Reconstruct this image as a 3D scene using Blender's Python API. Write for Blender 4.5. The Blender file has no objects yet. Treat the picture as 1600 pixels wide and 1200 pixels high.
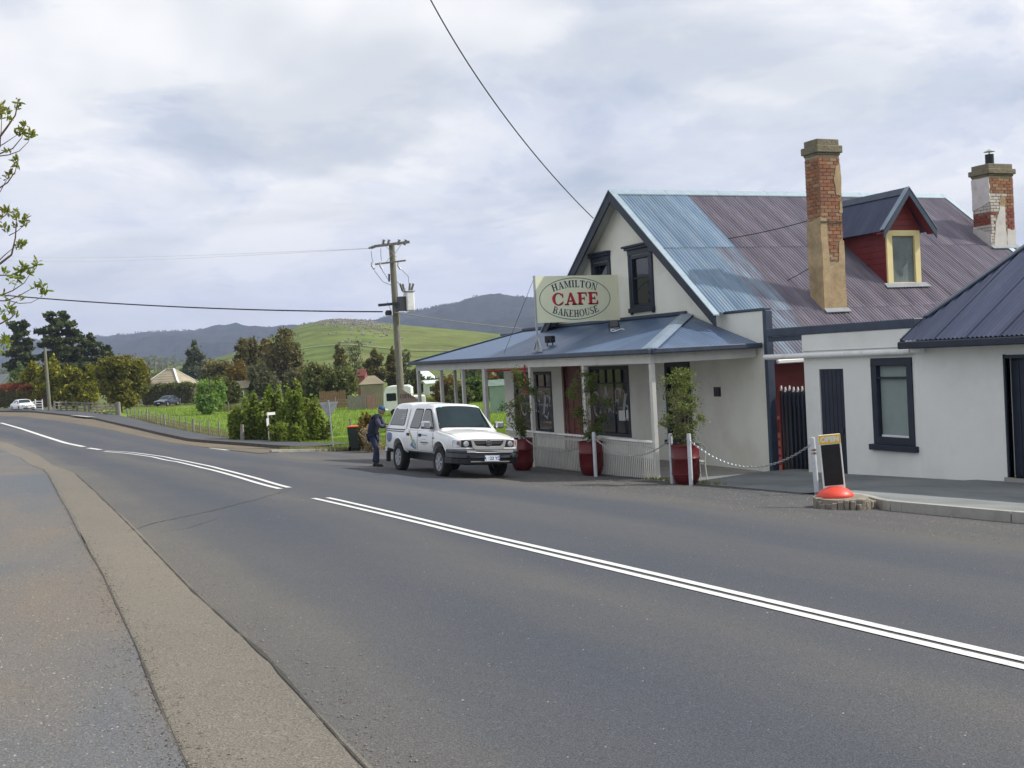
import bpy, bmesh, math, random
import numpy as np
from mathutils import Vector, Matrix, noise
SC = bpy.context.scene
COL = SC.collection
rad = math.radians
PI = math.pi

# ---------------------------------------------------------------- camera
FPX = 1780.0
_a, _p, _r = rad(24.2), rad(1.32), rad(3.03)
_F = np.array([math.sin(_a)*math.cos(_p), math.cos(_a)*math.cos(_p), -math.sin(_p)])
_r0 = np.array([math.cos(_a), -math.sin(_a), 0.0]); _u0 = np.cross(_r0, _F)
_R = math.cos(_r)*_r0 - math.sin(_r)*_u0
_U = math.sin(_r)*_r0 + math.cos(_r)*_u0
CAM = np.array([0.0, 0.0, 3.0])
cd = bpy.data.cameras.new('camera'); cam = bpy.data.objects.new('camera', cd); COL.objects.link(cam)
cd.sensor_width = 36.0; cd.lens = 36.0*FPX/1600.0
cd.clip_start = 0.1; cd.clip_end = 20000
cam.matrix_world = Matrix(((_R[0], _U[0], -_F[0], CAM[0]), (_R[1], _U[1], -_F[1], CAM[1]), (_R[2], _U[2], -_F[2], CAM[2]), (0, 0, 0, 1)))
SC.camera = cam

# ---------------------------------------------------------------- world: sky with broken cloud
SUN_EL, SUN_AZ = 44.5, -20.0          # azimuth measured from +x towards +y
sdir = Vector((math.cos(rad(SUN_EL))*math.cos(rad(SUN_AZ)), math.cos(rad(SUN_EL))*math.sin(rad(SUN_AZ)), math.sin(rad(SUN_EL))))
W = bpy.data.worlds.new('World'); SC.world = W; W.use_nodes = True
wn = W.node_tree.nodes; wl = W.node_tree.links; wn.clear()
SKY_STRENGTH = 0.10
def _n(t, **k):
    n = wn.new(t)
    for a, b in k.items(): setattr(n, a, b)
    return n
sky = _n('ShaderNodeTexSky', sky_type='NISHITA', sun_disc=False, sun_elevation=rad(SUN_EL), sun_rotation=rad(90-SUN_AZ), air_density=1.2, dust_density=2.0)
bg = _n('ShaderNodeBackground'); bg.inputs['Strength'].default_value = SKY_STRENGTH
out = _n('ShaderNodeOutputWorld')
tc = _n('ShaderNodeTexCoord')
sep = _n('ShaderNodeSeparateXYZ'); wl.new(tc.outputs['Generated'], sep.inputs[0])
def wmath(op, a, b=None, clamp=False):
    n = _n('ShaderNodeMath', operation=op, use_clamp=clamp)
    for i, v in enumerate((a, b)):
        if v is None: continue
        if isinstance(v, (int, float)): n.inputs[i].default_value = v
        else: wl.new(v, n.inputs[i])
    return n.outputs[0]
zc = wmath('MAXIMUM', sep.outputs['Z'], 0.0)
den = wmath('ADD', zc, 0.22)
cu = wmath('DIVIDE', sep.outputs['X'], den); cv = wmath('DIVIDE', sep.outputs['Y'], den)
comb = _n('ShaderNodeCombineXYZ'); wl.new(cu, comb.inputs[0]); wl.new(cv, comb.inputs[1])
def wnoise(scale, detail, rough, off, dist=0.0, stretch=(1, 1, 1)):
    mp = _n('ShaderNodeMapping'); mp.inputs['Location'].default_value = off; mp.inputs['Scale'].default_value = stretch
    wl.new(comb.outputs[0], mp.inputs['Vector'])
    t = _n('ShaderNodeTexNoise'); t.inputs['Scale'].default_value = scale; t.inputs['Detail'].default_value = detail
    t.inputs['Roughness'].default_value = rough; t.inputs['Distortion'].default_value = dist
    wl.new(mp.outputs[0], t.inputs['Vector']); return t.outputs['Fac']
def wramp(fac, stops):
    r = _n('ShaderNodeValToRGB'); cr = r.color_ramp; cr.interpolation = 'EASE'
    while len(cr.elements) < len(stops): cr.elements.new(0.5)
    for e, (p, c) in zip(cr.elements, stops): e.position = p; e.color = (*c, 1)
    wl.new(fac, r.inputs[0]); return r.outputs[0]
def wmix(fac, a, b, mode='MIX'):
    m = _n('ShaderNodeMix', data_type='RGBA', blend_type=mode)
    if isinstance(fac, (int, float)): m.inputs[0].default_value = fac
    else: wl.new(fac, m.inputs[0])
    for i, v in ((6, a), (7, b)):
        if isinstance(v, tuple): m.inputs[i].default_value = (*v, 1)
        else: wl.new(v, m.inputs[i])
    return m.outputs[2]
K = 1.0/SKY_STRENGTH
def kc(*c): return tuple(v*K for v in c)
body = wnoise(1.5, 8, 0.60, (3.1, 1.7, 0.0), 0.35)
# cloud shading: bright tops to blue grey bellies
cshade = wramp(body, [(0.32, (0.58, 0.64, 0.78)), (0.42, (0.71, 0.76, 0.87)), (0.49, (0.86, 0.885, 0.945)), (0.57, (1.03, 1.03, 1.03))])
wisp = wnoise(3.4, 8, 0.62, (7.3, 4.4, 2.0), 0.25)
wf = wramp(wisp, [(0.40, (0, 0, 0)), (0.66, (1, 1, 1))])
c2 = wmix(wmath('MULTIPLY', wf, 0.42), cshade, (0.92, 0.93, 0.95))
cloudk = wmix(1.0, c2, kc(1, 1, 1), 'MULTIPLY')
hole = wnoise(0.9, 4, 0.5, (11.0, 2.0, 5.0), 0.2)
hf = wramp(hole, [(0.38, (0.62, 0.62, 0.62)), (0.5, (0.97, 0.97, 0.97))])
skyc = wmix(hf, sky.outputs[0], cloudk)
# pale layer of stratus towards the horizon
hz = wramp(sep.outputs['Z'], [(0.0, (1, 1, 1)), (0.17, (0, 0, 0))])
skyc = wmix(wmath('MULTIPLY', hz, 0.62), skyc, kc(0.76, 0.81, 0.92))
wl.new(skyc, bg.inputs['Color']); wl.new(bg.outputs[0], out.inputs['Surface'])

# ---------------------------------------------------------------- sun, exposure
sl = bpy.data.lights.new('sun', 'SUN'); so = bpy.data.objects.new('sun', sl); COL.objects.link(so)
sl.energy = 4.8; sl.angle = rad(0.6); sl.color = (1.0, 0.955, 0.88)
so.rotation_euler = sdir.to_track_quat('Z', 'Y').to_euler()
so.location = (30, -20, 60)
vs = SC.view_settings
vs.view_transform = 'Standard'; vs.look = 'None'; vs.exposure = 0.06; vs.gamma = 1.0; vs.use_curve_mapping = False
SC.cycles.max_bounces = 6; SC.cycles.diffuse_bounces = 3; SC.cycles.glossy_bounces = 3; SC.cycles.transmission_bounces = 4
SC.cycles.transparent_max_bounces = 12; SC.cycles.volume_bounces = 0
SC.cycles.use_denoising = True

# ---------------------------------------------------------------- terrain
def _tab(k, v, s):
    xs = np.arange(-400, 2001, .5); ys = np.interp(xs, k, v); n = int(s/.5) | 1; w = np.hanning(n+2)[1:-1]; w /= w.sum()
    return xs, np.convolve(np.pad(ys, n//2, mode='edge'), w, 'valid')
TX = _tab([-400, -20, -3, 0, 3, 6, 10, 14, 20, 60, 2000], [.1, .1, .15, .2, .30, .48, .84, 1.12, 1.20, 1.25, 1.3], 4)
TY = _tab([-400, -30, 0, 5, 14, 19.5, 22.5, 26, 30, 40, 60, 100, 150, 2000], [.4, .4, 1.22, 1.38, 1.62, 1.80, 1.93, 1.99, 2.04, 2.45, 2.75, 2.85, 2.9, 2.9], 6)
def zg(x, y): return 3-np.interp(x, *TX)-np.interp(y, *TY)
def ray(x, y): return _F*FPX + _R*(x-800) - _U*(y-600)
def G(px, py):
    """where the line of sight through a point of the photograph meets the terrain"""
    d = ray(px, py); d = d/np.linalg.norm(d); a = 0.; t = 1.
    while t < 2500:
        p = CAM+d*t
        if p[2] < zg(p[0], p[1]): break
        a = t; t *= 1.04
    b = t
    for _ in range(40):
        m = (a+b)/2; p = CAM+d*m
        if p[2] < zg(p[0], p[1]): b = m
        else: a = m
    return Vector(CAM+d*a)
def AT(px, py, D):
    """the point at depth D (metres) along the line of sight"""
    return Vector(CAM+ray(px, py)/FPX*D)
# ---------------------------------------------------------------- helpers
WT = {}
def tag(o, label=None, cat=None, group=None, kind=None):
    if label: o['label'] = label
    if cat: o['category'] = cat
    if group: o['group'] = group
    if kind: o['kind'] = kind
    return o
def thing(name, label, cat, loc=(0, 0, 0), rz=0.0, group=None, rot=None):
    o = bpy.data.objects.new(name, None); COL.objects.link(o); o.location = loc
    o.rotation_euler = rot if rot else (0, 0, rz)
    o.empty_display_size = 0.3
    WT[o] = Vector(loc); return tag(o, label, cat, group)
def link(o, parent=None, local=False):
    COL.objects.link(o)
    if parent is not None:
        o.parent = parent
        if not local: o.location = -WT[parent]
    WT[o] = Vector((0, 0, 0)) if not local else WT.get(parent, Vector((0, 0, 0)))
    return o
def copy_tree(o, parent=None):
    c = o.copy(); COL.objects.link(c); c.parent = parent
    for ch in list(o.children): copy_tree(ch, c)
    return c
class MB:
    def __init__(s): s.v = []; s.f = []; s.m = []
    def add(s, vs, fs, mi=0):
        k = len(s.v); s.v += [tuple(p) for p in vs]
        s.f += [tuple(i+k for i in f) for f in fs]; s.m += [mi]*len(fs); return s
    def box(s, x0, x1, y0, y1, z0, z1, mi=0, mat=None):
        vs = [Vector(p) for p in ((x0, y0, z0), (x1, y0, z0), (x1, y1, z0), (x0, y1, z0), (x0, y0, z1), (x1, y0, z1), (x1, y1, z1), (x0, y1, z1))]
        if mat is not None: vs = [mat @ p for p in vs]
        return s.add(vs, [(3, 2, 1, 0), (4, 5, 6, 7), (0, 1, 5, 4), (1, 2, 6, 5), (2, 3, 7, 6), (3, 0, 4, 7)], mi)
    def cbox(s, c, d, mi=0, mat=None):
        return s.box(c[0]-d[0]/2, c[0]+d[0]/2, c[1]-d[1]/2, c[1]+d[1]/2, c[2]-d[2]/2, c[2]+d[2]/2, mi, mat)
    def bar(s, a, b, w, h, mi=0, up=(0, 0, 1)):
        a = Vector(a); b = Vector(b); d = (b-a); L = d.length; d.normalize()
        r = d.cross(Vector(up))
        if r.length < 1e-4: r = Vector((1, 0, 0))
        r.normalize(); u = r.cross(d)
        vs = [a+r*i*w/2+u*j*h/2 for i, j in ((-1, -1), (1, -1), (1, 1), (-1, 1))]
        vs += [p+d*L for p in vs]
        return s.add(vs, [(0, 1, 2, 3), (7, 6, 5, 4), (0, 4, 5, 1), (1, 5, 6, 2), (2, 6, 7, 3), (3, 7, 4, 0)], mi)
    def tube(s, pts, r, n=8, mi=0, cap=True):
        pts = [Vector(p) for p in pts]; rs = r if isinstance(r, (list, tuple)) else [r]*len(pts)
        vs = []; prev = None
        for i, p in enumerate(pts):
            d = (pts[min(i+1, len(pts)-1)]-pts[max(i-1, 0)]).normalized()
            if prev is None: a = d.orthogonal().normalized()
            else:
                a = prev-d*prev.dot(d)
                a = a.normalized() if a.length > 1e-6 else d.orthogonal().normalized()
            prev = a; b = d.cross(a)
            for k in range(n):
                t = 2*PI*k/n; vs.append(p+(a*math.cos(t)+b*math.sin(t))*rs[i])
        fs = [(i*n+k, i*n+(k+1) % n, (i+1)*n+(k+1) % n, (i+1)*n+k) for i in range(len(pts)-1) for k in range(n)]
        if cap: fs += [tuple(range(n))[::-1], tuple(range((len(pts)-1)*n, len(pts)*n))]
        return s.add(vs, fs, mi)
    def lathe(s, prof, n=20, c=(0, 0, 0), axis='z', mi=0, cap=True):
        vs = []
        for r, h in prof:
            for k in range(n):
                t = 2*PI*k/n; x, y = r*math.cos(t), r*math.sin(t)
                p = (x, y, h) if axis == 'z' else ((h, x, y) if axis == 'x' else (y, h, x))
                vs.append((p[0]+c[0], p[1]+c[1], p[2]+c[2]))
        fs = [(i*n+k, i*n+(k+1) % n, (i+1)*n+(k+1) % n, (i+1)*n+k) for i in range(len(prof)-1) for k in range(n)]
        if cap: fs += [tuple(range(n))[::-1], tuple(range((len(prof)-1)*n, len(prof)*n))]
        return s.add(vs, fs, mi)
    def prism(s, poly, off, mi=0):
        """closed 3-D polygon extruded by the vector off"""
        off = Vector(off); n = len(poly); vs = [Vector(p) for p in poly]; vs += [p+off for p in vs]
        fs = [tuple(range(n))[::-1], tuple(range(n, 2*n))]+[(i, (i+1) % n, n+(i+1) % n, n+i) for i in range(n)]
        return s.add(vs, fs, mi)
    def poly(s, pts, mi=0): return s.add(pts, [tuple(range(len(pts)))], mi)
    def mesh(s, name, mats, smooth=None, bevel=0, tri=False):
        me = bpy.data.meshes.new(name); me.from_pydata(s.v, [], s.f)
        for m in (mats if isinstance(mats, (list, tuple)) else [mats]): me.materials.append(m)
        me.polygons.foreach_set('material_index', s.m)
        bm = bmesh.new(); bm.from_mesh(me)
        bmesh.ops.remove_doubles(bm, verts=bm.verts, dist=1e-5)
        bmesh.ops.recalc_face_normals(bm, faces=bm.faces)
        if bevel: bmesh.ops.bevel(bm, geom=[e for e in bm.edges if e.is_manifold and e.calc_face_angle(0) > 0.5], offset=bevel, segments=1, affect='EDGES', profile=0.7)
        bm.to_mesh(me); bm.free()
        if smooth is not None:
            me.polygons.foreach_set('use_smooth', [True]*len(me.polygons)); me.set_sharp_from_angle(angle=rad(smooth))
        me.update(); return me
    def obj(s, name, mats, parent=None, local=False, smooth=None, bevel=0, **k):
        o = bpy.data.objects.new(name, s.mesh(name, mats, smooth, bevel)); link(o, parent, local); return tag(o, **k)
def frame_of(parent_loc): return Matrix.Translation(parent_loc)

# ---------------------------------------------------------------- materials
class NT:
    def __init__(s, name):
        s.m = bpy.data.materials.new(name); s.m.use_nodes = True; s.t = s.m.node_tree; s.n = s.t.nodes; s.l = s.t.links
        s.b = s.n['Principled BSDF']; s.tc = s.n.new('ShaderNodeTexCoord')
    def set(s, inp, v):
        if isinstance(v, tuple): inp.default_value = (*v, 1) if len(v) == 3 and inp.type == 'RGBA' else v
        elif isinstance(v, (int, float)): inp.default_value = v
        else: s.l.new(v, inp)
    def node(s, t, **k):
        n = s.n.new(t)
        for a, b in k.items(): setattr(n, a, b)
        return n
    def coord(s, scale=(1, 1, 1), which='Object', loc=(0, 0, 0)):
        mp = s.node('ShaderNodeMapping'); mp.inputs['Scale'].default_value = scale; mp.inputs['Location'].default_value = loc
        s.l.new(s.tc.outputs[which], mp.inputs['Vector']); return mp.outputs[0]
    def noise(s, scale, detail=5, rough=.55, vec=None, dist=0):
        n = s.node('ShaderNodeTexNoise')
        for k, v in (('Scale', scale), ('Detail', detail), ('Roughness', rough), ('Distortion', dist)): n.inputs[k].default_value = v
        s.l.new(vec if vec is not None else s.tc.outputs['Object'], n.inputs['Vector']); return n.outputs['Fac']
    def voro(s, scale, vec=None, feature='F1', out='Distance'):
        n = s.node('ShaderNodeTexVoronoi', feature=feature); n.inputs['Scale'].default_value = scale
        s.l.new(vec if vec is not None else s.tc.outputs['Object'], n.inputs['Vector']); return n.outputs[out]
    def ramp(s, fac, stops, interp='LINEAR'):
        r = s.node('ShaderNodeValToRGB'); cr = r.color_ramp; cr.interpolation = interp
        while len(cr.elements) < len(stops): cr.elements.new(0.5)
        for e, (p, c) in zip(cr.elements, stops):
            e.position = p; e.color = (*c, 1) if isinstance(c, tuple) else (c, c, c, 1)
        s.l.new(fac, r.inputs[0]); return r.outputs[0]
    def mix(s, fac, a, b, mode='MIX'):
        m = s.node('ShaderNodeMix', data_type='RGBA', blend_type=mode)
        s.set(m.inputs[0], fac); s.set(m.inputs[6], a); s.set(m.inputs[7], b); return m.outputs[2]
    def math(s, op, a, b=0.0, clamp=False):
        n = s.node('ShaderNodeMath', operation=op, use_clamp=clamp); s.set(n.inputs[0], a); s.set(n.inputs[1], b); return n.outputs[0]
    def sep(s, vec):
        n = s.node('ShaderNodeSeparateXYZ'); s.l.new(vec, n.inputs[0]); return n.outputs
    def bump(s, h, strength=.5, dist=.01):
        b = s.node('ShaderNodeBump'); b.inputs['Strength'].default_value = strength; b.inputs['Distance'].default_value = dist
        s.l.new(h, b.inputs['Height'])
        prev = s.b.inputs['Normal']
        if prev.is_linked: s.l.new(prev.links[0].from_socket, b.inputs['Normal'])
        s.l.new(b.outputs[0], s.b.inputs['Normal']); return s
    def out(s, col=None, rough=None, metal=None, spec=None):
        for k, v in (('Base Color', col), ('Roughness', rough), ('Metallic', metal), ('Specular IOR Level', spec)):
            if v is not None: s.set(s.b.inputs[k], v)
        return s.m
def paint(name, c, rough=.6, var=.12, scale=2.5, bump=.15, bs=60, bd=.003, metal=0, spec=.4, dirt=None, dscale=1.2, coat=0):
    t = NT(name); n = t.noise(scale, 6)
    col = t.mix(t.ramp(n, [(.3, 0.), (.7, 1.)]), tuple(v*(1-var) for v in c), tuple(min(1, v*(1+var)) for v in c))
    if dirt:
        d = t.noise(dscale, 8, .65); col = t.mix(t.ramp(d, [(.52, 0.), (.74, .75)]), col, dirt)
    if bump: t.bump(t.noise(bs, 4), bump, bd)
    if coat: t.b.inputs['Coat Weight'].default_value = coat; t.b.inputs['Coat Roughness'].default_value = .05
    return t.out(col, rough, metal, spec)
def leafmat(name, cols, trans=.35, rough=.55):
    t = NT(name); g = t.node('ShaderNodeNewGeometry')
    st = [(i/(len(cols)-1) if len(cols) > 1 else 0, c) for i, c in enumerate(cols)]
    col = t.ramp(g.outputs['Random Per Island'], st)
    n = t.noise(.6, 3); col = t.mix(t.ramp(n, [(.35, .0), (.65, .5)]), col, cols[-1])
    t.out(col, rough, spec=.25)
    tr = t.node('ShaderNodeBsdfTranslucent'); t.l.new(t.mix(1., col, (1.25, 1.35, .55), 'MULTIPLY'), tr.inputs[0])
    ms = t.node('ShaderNodeMixShader'); ms.inputs[0].default_value = trans
    t.l.new(t.b.outputs[0], ms.inputs[1]); t.l.new(tr.outputs[0], ms.inputs[2])
    t.l.new(ms.outputs[0], t.n['Material Output'].inputs['Surface']); return t.m
def bark(name, c1, c2):
    t = NT(name); n = t.noise(6, 6, .6, t.coord((3, 3, .5)))
    t.bump(n, .6, .02); return t.out(t.ramp(n, [(.3, c1), (.7, c2)]), .9)

M = {}
M['cream'] = paint('cream_render', (.79, .785, .70), .75, .04, 1.2, .25, 25, .006, dirt=(.64, .61, .52), dscale=.7)
M['white_render'] = paint('white_render', (.78, .79, .745), .75, .04, 1.1, .3, 18, .008, dirt=(.66, .655, .60), dscale=.6)
M['navy'] = paint('navy_paint', (.020, .027, .045), .5, .2, 3, .1)
M['navy_trim'] = paint('slate_blue_trim', (.045, .062, .095), .5, .2, 3, .1)
M['post'] = paint('cream_timber', (.56, .56, .52), .55, .06, 3, .1, 40, .002, dirt=(.40, .38, .33), dscale=2.5)
M['white'] = paint('white_paint', (.78, .78, .76), .5, .05, 4, .1, dirt=(.5, .47, .42), dscale=3)
M['red_board'] = paint('red_weatherboard', (.19, .030, .032), .55, .15, 3, .15, dirt=(.12, .03, .03), dscale=2)
M['red_door'] = paint('dark_red_door', (.16, .030, .018), .45, .15, 3, .1)
M['red_metal'] = paint('red_metal', (.40, .02, .02), .5, .1)
M['yellow_trim'] = paint('cream_yellow_trim', (.78, .66, .33), .55, .06, 3, .1)
M['black'] = paint('black_plastic', (.015, .015, .017), .45, .1, 5, 0)
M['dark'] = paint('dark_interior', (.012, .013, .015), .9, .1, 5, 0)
M['galv'] = paint('galvanised_steel', (.42, .44, .45), .42, .12, 6, .05, metal=.6)
M['steel_dark'] = paint('dark_steel', (.06, .065, .07), .5, .1, metal=.5)
M['flash'] = paint('pale_flashing', (.30, .38, .43), .45, .1, 5, .05, metal=.3)
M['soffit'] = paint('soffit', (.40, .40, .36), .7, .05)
M['text_white'] = paint('white_lettering', (.75, .75, .72), .6, .02, 5, 0)
M['ink'] = paint('blue_black_lettering', (.012, .045, .10), .5, .05, 5, 0)
M['red_ink'] = paint('red_lettering', (.52, .018, .03), .5, .05, 5, 0)
M['green_ink'] = paint('green_grey_line', (.10, .19, .17), .5, .05, 5, 0)
M['sign_face'] = paint('pale_yellow_green_sign', (.56, .62, .36), .5, .03, 2, 0)
def glassmat(name, tint, rough=.03, mixf=.82):
    t = NT(name); t.out(tint, rough, 0, .9)
    t.b.inputs['IOR'].default_value = 1.5
    tr = t.node('ShaderNodeBsdfTransparent'); tr.inputs[0].default_value = (.95, .97, .96, 1)
    ms = t.node('ShaderNodeMixShader'); ms.inputs[0].default_value = mixf
    t.l.new(tr.outputs[0], ms.inputs[1]); t.l.new(t.b.outputs[0], ms.inputs[2])
    t.l.new(ms.outputs[0], t.n['Material Output'].inputs['Surface']); return t.m
M['glass'] = glassmat('window_glass', (.012, .017, .02), .04, .55)
M['glass_dark'] = glassmat('dark_window_glass', (.010, .013, .017), .04, .85)
def corrug(name, c1, c2, c3, rough=.42, metal=.35, streak=.5):
    t = NT(name); oi = t.node('ShaderNodeObjectInfo')
    n = t.noise(1.3, 7, .6, t.coord((2.2, .35, 1)), .3)
    col = t.mix(t.ramp(n, [(.38, 0.), (.64, 1.)]), c1, c2)
    n2 = t.noise(7, 6, .65, t.coord((3, .5, 1))); col = t.mix(t.math('MULTIPLY', t.ramp(n2, [(.5, 0.), (.75, 1.)]), streak), col, c3)
    v = t.math('ADD', t.math('MULTIPLY', oi.outputs['Random'], .22), .89)
    col = t.mix(1., col, v, 'MULTIPLY')
    t.bump(t.noise(30, 3), .1, .003); return t.out(col, rough, metal, .45)
M['roof_purple'] = corrug('weathered_purple_roof', (.165, .142, .165), (.225, .195, .225), (.17, .115, .11))
M['roof_blue'] = corrug('weathered_pale_blue_roof', (.21, .30, .385), (.31, .42, .50), (.22, .19, .20))
M['roof_navy'] = corrug('navy_roof', (.050, .062, .112), (.078, .092, .150), (.085, .09, .11), .4, .2, .3)
M['roof_ver'] = corrug('slate_blue_roof', (.085, .13, .215), (.10, .155, .25), (.13, .18, .26), .38, .15, .2)
def brickmat(name, a, b, c):
    t = NT(name); oi = t.node('ShaderNodeObjectInfo')
    col = t.ramp(oi.outputs['Random'], [(0., a), (.5, b), (1., c)])
    n = t.noise(14, 6, .65); col = t.mix(t.ramp(n, [(.4, 0.), (.8, .6)]), col, (.30, .24, .19))
    t.bump(n, .5, .01); return t.out(col, .9, spec=.2)
M['brick'] = brickmat('orange_brick', (.36, .15, .065), (.22, .085, .05), (.36, .22, .13))
M['brick_red'] = brickmat('red_brick', (.26, .045, .035), (.20, .04, .035), (.30, .13, .09))
M['brick_white'] = brickmat('whitewashed_brick', (.58, .54, .49), (.50, .46, .42), (.62, .59, .54))
M['mortar'] = paint('mortar', (.33, .27, .19), .95, .2, 8, .5, 30, .01)
M['plaster'] = paint('tan_render', (.40, .295, .17), .9, .22, 3.5, .5, 18, .015, dirt=(.22, .15, .085), dscale=3.2)
M['plaster_white'] = paint('old_whitewash', (.60, .57, .54), .9, .08, 4, .4, 20, .01, dirt=(.40, .34, .29), dscale=3)
M['capstone'] = paint('mossy_capstone', (.20, .175, .12), .95, .3, 6, .9, 14, .03, dirt=(.065, .075, .045), dscale=6)
M['concrete'] = paint('concrete', (.33, .32, .29), .9, .12, 3, .4, 40, .006, dirt=(.22, .20, .17), dscale=2.5)
M['timber'] = bark('weathered_pole_timber', (.13, .135, .10), (.24, .23, .17))
M['greywood'] = bark('grey_fence_timber', (.16, .145, .12), (.30, .28, .24))
M['bark'] = bark('brown_bark', (.06, .045, .03), (.14, .11, .08))
M['twig'] = bark('twig_bark', (.12, .075, .06), (.22, .15, .12))
M['glass_clear'] = glassmat('clear_window_glass', (.02, .025, .028), .04, .12)
M['grey_reflect'] = paint('grey_pane_reflection', (.30, .33, .34), .9, .2, 3, 0)  # grey that paints in the reflection on the dormer pane
M['roof_purple'] = corrug('weathered_purple_iron', (.120, .108, .142), (.215, .195, .235), (.185, .115, .10), .45, .25, .7)
M['text_grey'] = paint('grey_white_lettering', (.42, .43, .42), .6, .1, 5, 0)
M['roof_blue'] = corrug('weathered_pale_blue_iron', (.160, .245, .340), (.270, .365, .450), (.25, .24, .26), .42, .3, .7)
M['sign_face'] = paint('pale_lime_sign', (.80, .82, .60), .5, .03, 2, 0)
M['lead'] = paint('dull_lead_flashing', (.20, .22, .24), .7, .15, 4, .1)
M['roof_mix'] = corrug('patchy_blue_purple_iron', (.150, .150, .190), (.265, .345, .420), (.19, .15, .15), .42, .3, .6)
# ---------------------------------------------------------------- foliage
def leaf_mesh(name, P, size, mat, rng, aspect=.5, up=.0, mats2=None):
    """many small leaf faces at the points P (n x 3)"""
    n = len(P)
    nrm = rng.normal(size=(n, 3)); nrm[:, 2] += up; nrm /= np.linalg.norm(nrm, axis=1)[:, None]
    t = rng.normal(size=(n, 3)); t -= nrm*(t*nrm).sum(1)[:, None]; t /= np.linalg.norm(t, axis=1)[:, None]
    b = np.cross(nrm, t); s = size*rng.uniform(.6, 1.35, n)[:, None]
    q = np.stack([P-t*s, P+b*s*aspect, P+t*s, P-b*s*aspect], 1).reshape(-1, 3)
    me = bpy.data.meshes.new(name); me.vertices.add(4*n); me.vertices.foreach_set('co', q.astype(np.float32).ravel())
    me.loops.add(4*n); me.loops.foreach_set('vertex_index', np.arange(4*n, dtype=np.int32))
    me.polygons.add(n); me.polygons.foreach_set('loop_start', np.arange(0, 4*n, 4, dtype=np.int32))
    me.materials.append(mat)
    if mats2: 
        me.materials.append(mats2[0]); mi = (rng.random(n) < mats2[1]).astype(np.int32); me.polygons.foreach_set('material_index', mi)
    me.update(); me.validate(); return me
def clump_points(lumps, n, rng, clumps=26, spread=.20, hollow=.55, gap=0.0):
    vol = np.array([l[3]*l[4]*l[5] for l in lumps])**.75; cnt = (n*vol/vol.sum()).astype(int)+1
    out = []
    for l, c in zip(lumps, cnt):
        k = max(4, int(clumps*1.0))
        d = rng.normal(size=(k, 3)); d /= np.linalg.norm(d, axis=1)[:, None]
        rr = rng.uniform(hollow, 1.0, k)[:, None]
        cen = d*rr
        w = rng.uniform(.35, 1.6, k); w /= w.sum(); idx = rng.choice(k, c, p=w)
        sp = spread*rng.uniform(.55, 1.4, k)[idx][:, None]
        p = cen[idx]+rng.normal(size=(c, 3))*sp
        out.append(p*np.array(l[3:6])+np.array(l[:3]))
    return np.concatenate(out)
LEAF = {
 'fresh': leafmat('fresh_bush_leaves', [(.075, .12, .018), (.15, .20, .032), (.25, .29, .06)], .45),
 'spring': leafmat('young_spring_leaves', [(.16, .22, .035), (.26, .34, .07), (.20, .17, .05)], .45),
 'gum': leafmat('gum_leaves', [(.055, .075, .026), (.10, .125, .038), (.16, .16, .06)]),
 'gum_brown': leafmat('olive_brown_leaves', [(.065, .07, .028), (.12, .115, .042), (.19, .155, .065)]),
 'green': leafmat('mid_green_leaves', [(.05, .09, .018), (.085, .15, .026), (.14, .205, .04)]),
 'bright': leafmat('spring_green_leaves', [(.09, .17, .035), (.15, .25, .055), (.24, .34, .10)]),
 'dark': leafmat('dark_needles', [(.028, .042, .018), (.052, .072, .026), (.09, .11, .038)], .25),
 'gold': leafmat('golden_cypress_foliage', [(.035, .05, .010), (.15, .165, .016), (.36, .33, .022)], .3),  # darkest leaf colour imitates the shaded recesses between plumes
 'round': leafmat('olive_conifer_foliage', [(.06, .08, .014), (.13, .135, .022), (.24, .21, .035)], .3),
 'pale': leafmat('pale_green_leaves', [(.10, .14, .055), (.14, .19, .07), (.20, .25, .11)]),
 'rust': leafmat('rusty_gold_leaves', [(.09, .06, .018), (.15, .10, .02), (.20, .14, .03)]),
 'red': leafmat('red_new_leaves', [(.22, .03, .025), (.30, .06, .04), (.18, .09, .03)]),
 'hedge': leafmat('hedge_leaves', [(.03, .05, .014), (.06, .08, .02), (.15, .14, .02)]),
 'grey': leafmat('grey_twiggy_leaves', [(.09, .085, .06), (.14, .125, .09), (.10, .12, .05)]),
 'silver': leafmat('silver_blue_leaves', [(.09, .11, .09), (.14, .16, .13), (.07, .09, .06)]),
 'shrub': leafmat('variegated_shrub_leaves', [(.06, .075, .03), (.12, .135, .05), (.30, .30, .14)], .3),
 'pink': leafmat('pale_pink_blossom', [(.45, .33, .30), (.38, .30, .24), (.25, .22, .12)], .3),
 'grass': leafmat('grass_blades', [(.10, .175, .022), (.155, .25, .032), (.23, .29, .06)], .3),
 'grass_pale': leafmat('dry_grass_blades', [(.14, .17, .05), (.20, .21, .08), (.26, .24, .12)], .3),
}
def trunk_mb(base, top, r, rng, limbs=5, spread=1.5, bend=.25):
    mb = MB(); b = Vector(base); t = Vector(top); pts = []; n = 6
    for i in range(n+1):
        f = i/n; p = b.lerp(t, f)
        if 0 < i: p += Vector((rng.normal()*bend*f, rng.normal()*bend*f, 0))*r*3
        pts.append(p)
    mb.tube(pts, [r*(1.25-.95*i/n) for i in range(n+1)], 7)
    for _ in range(limbs):
        i = rng.integers(2, n); s = pts[i]; a = rng.uniform(0, 2*PI); L = spread*rng.uniform(.6, 1.1)
        m = s+Vector((math.cos(a)*L*.5, math.sin(a)*L*.5, L*.35)); e = s+Vector((math.cos(a)*L, math.sin(a)*L, L*.8))
        mb.tube([s, m, e], [r*.5, r*.32, r*.12], 5)
    return mb
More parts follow.
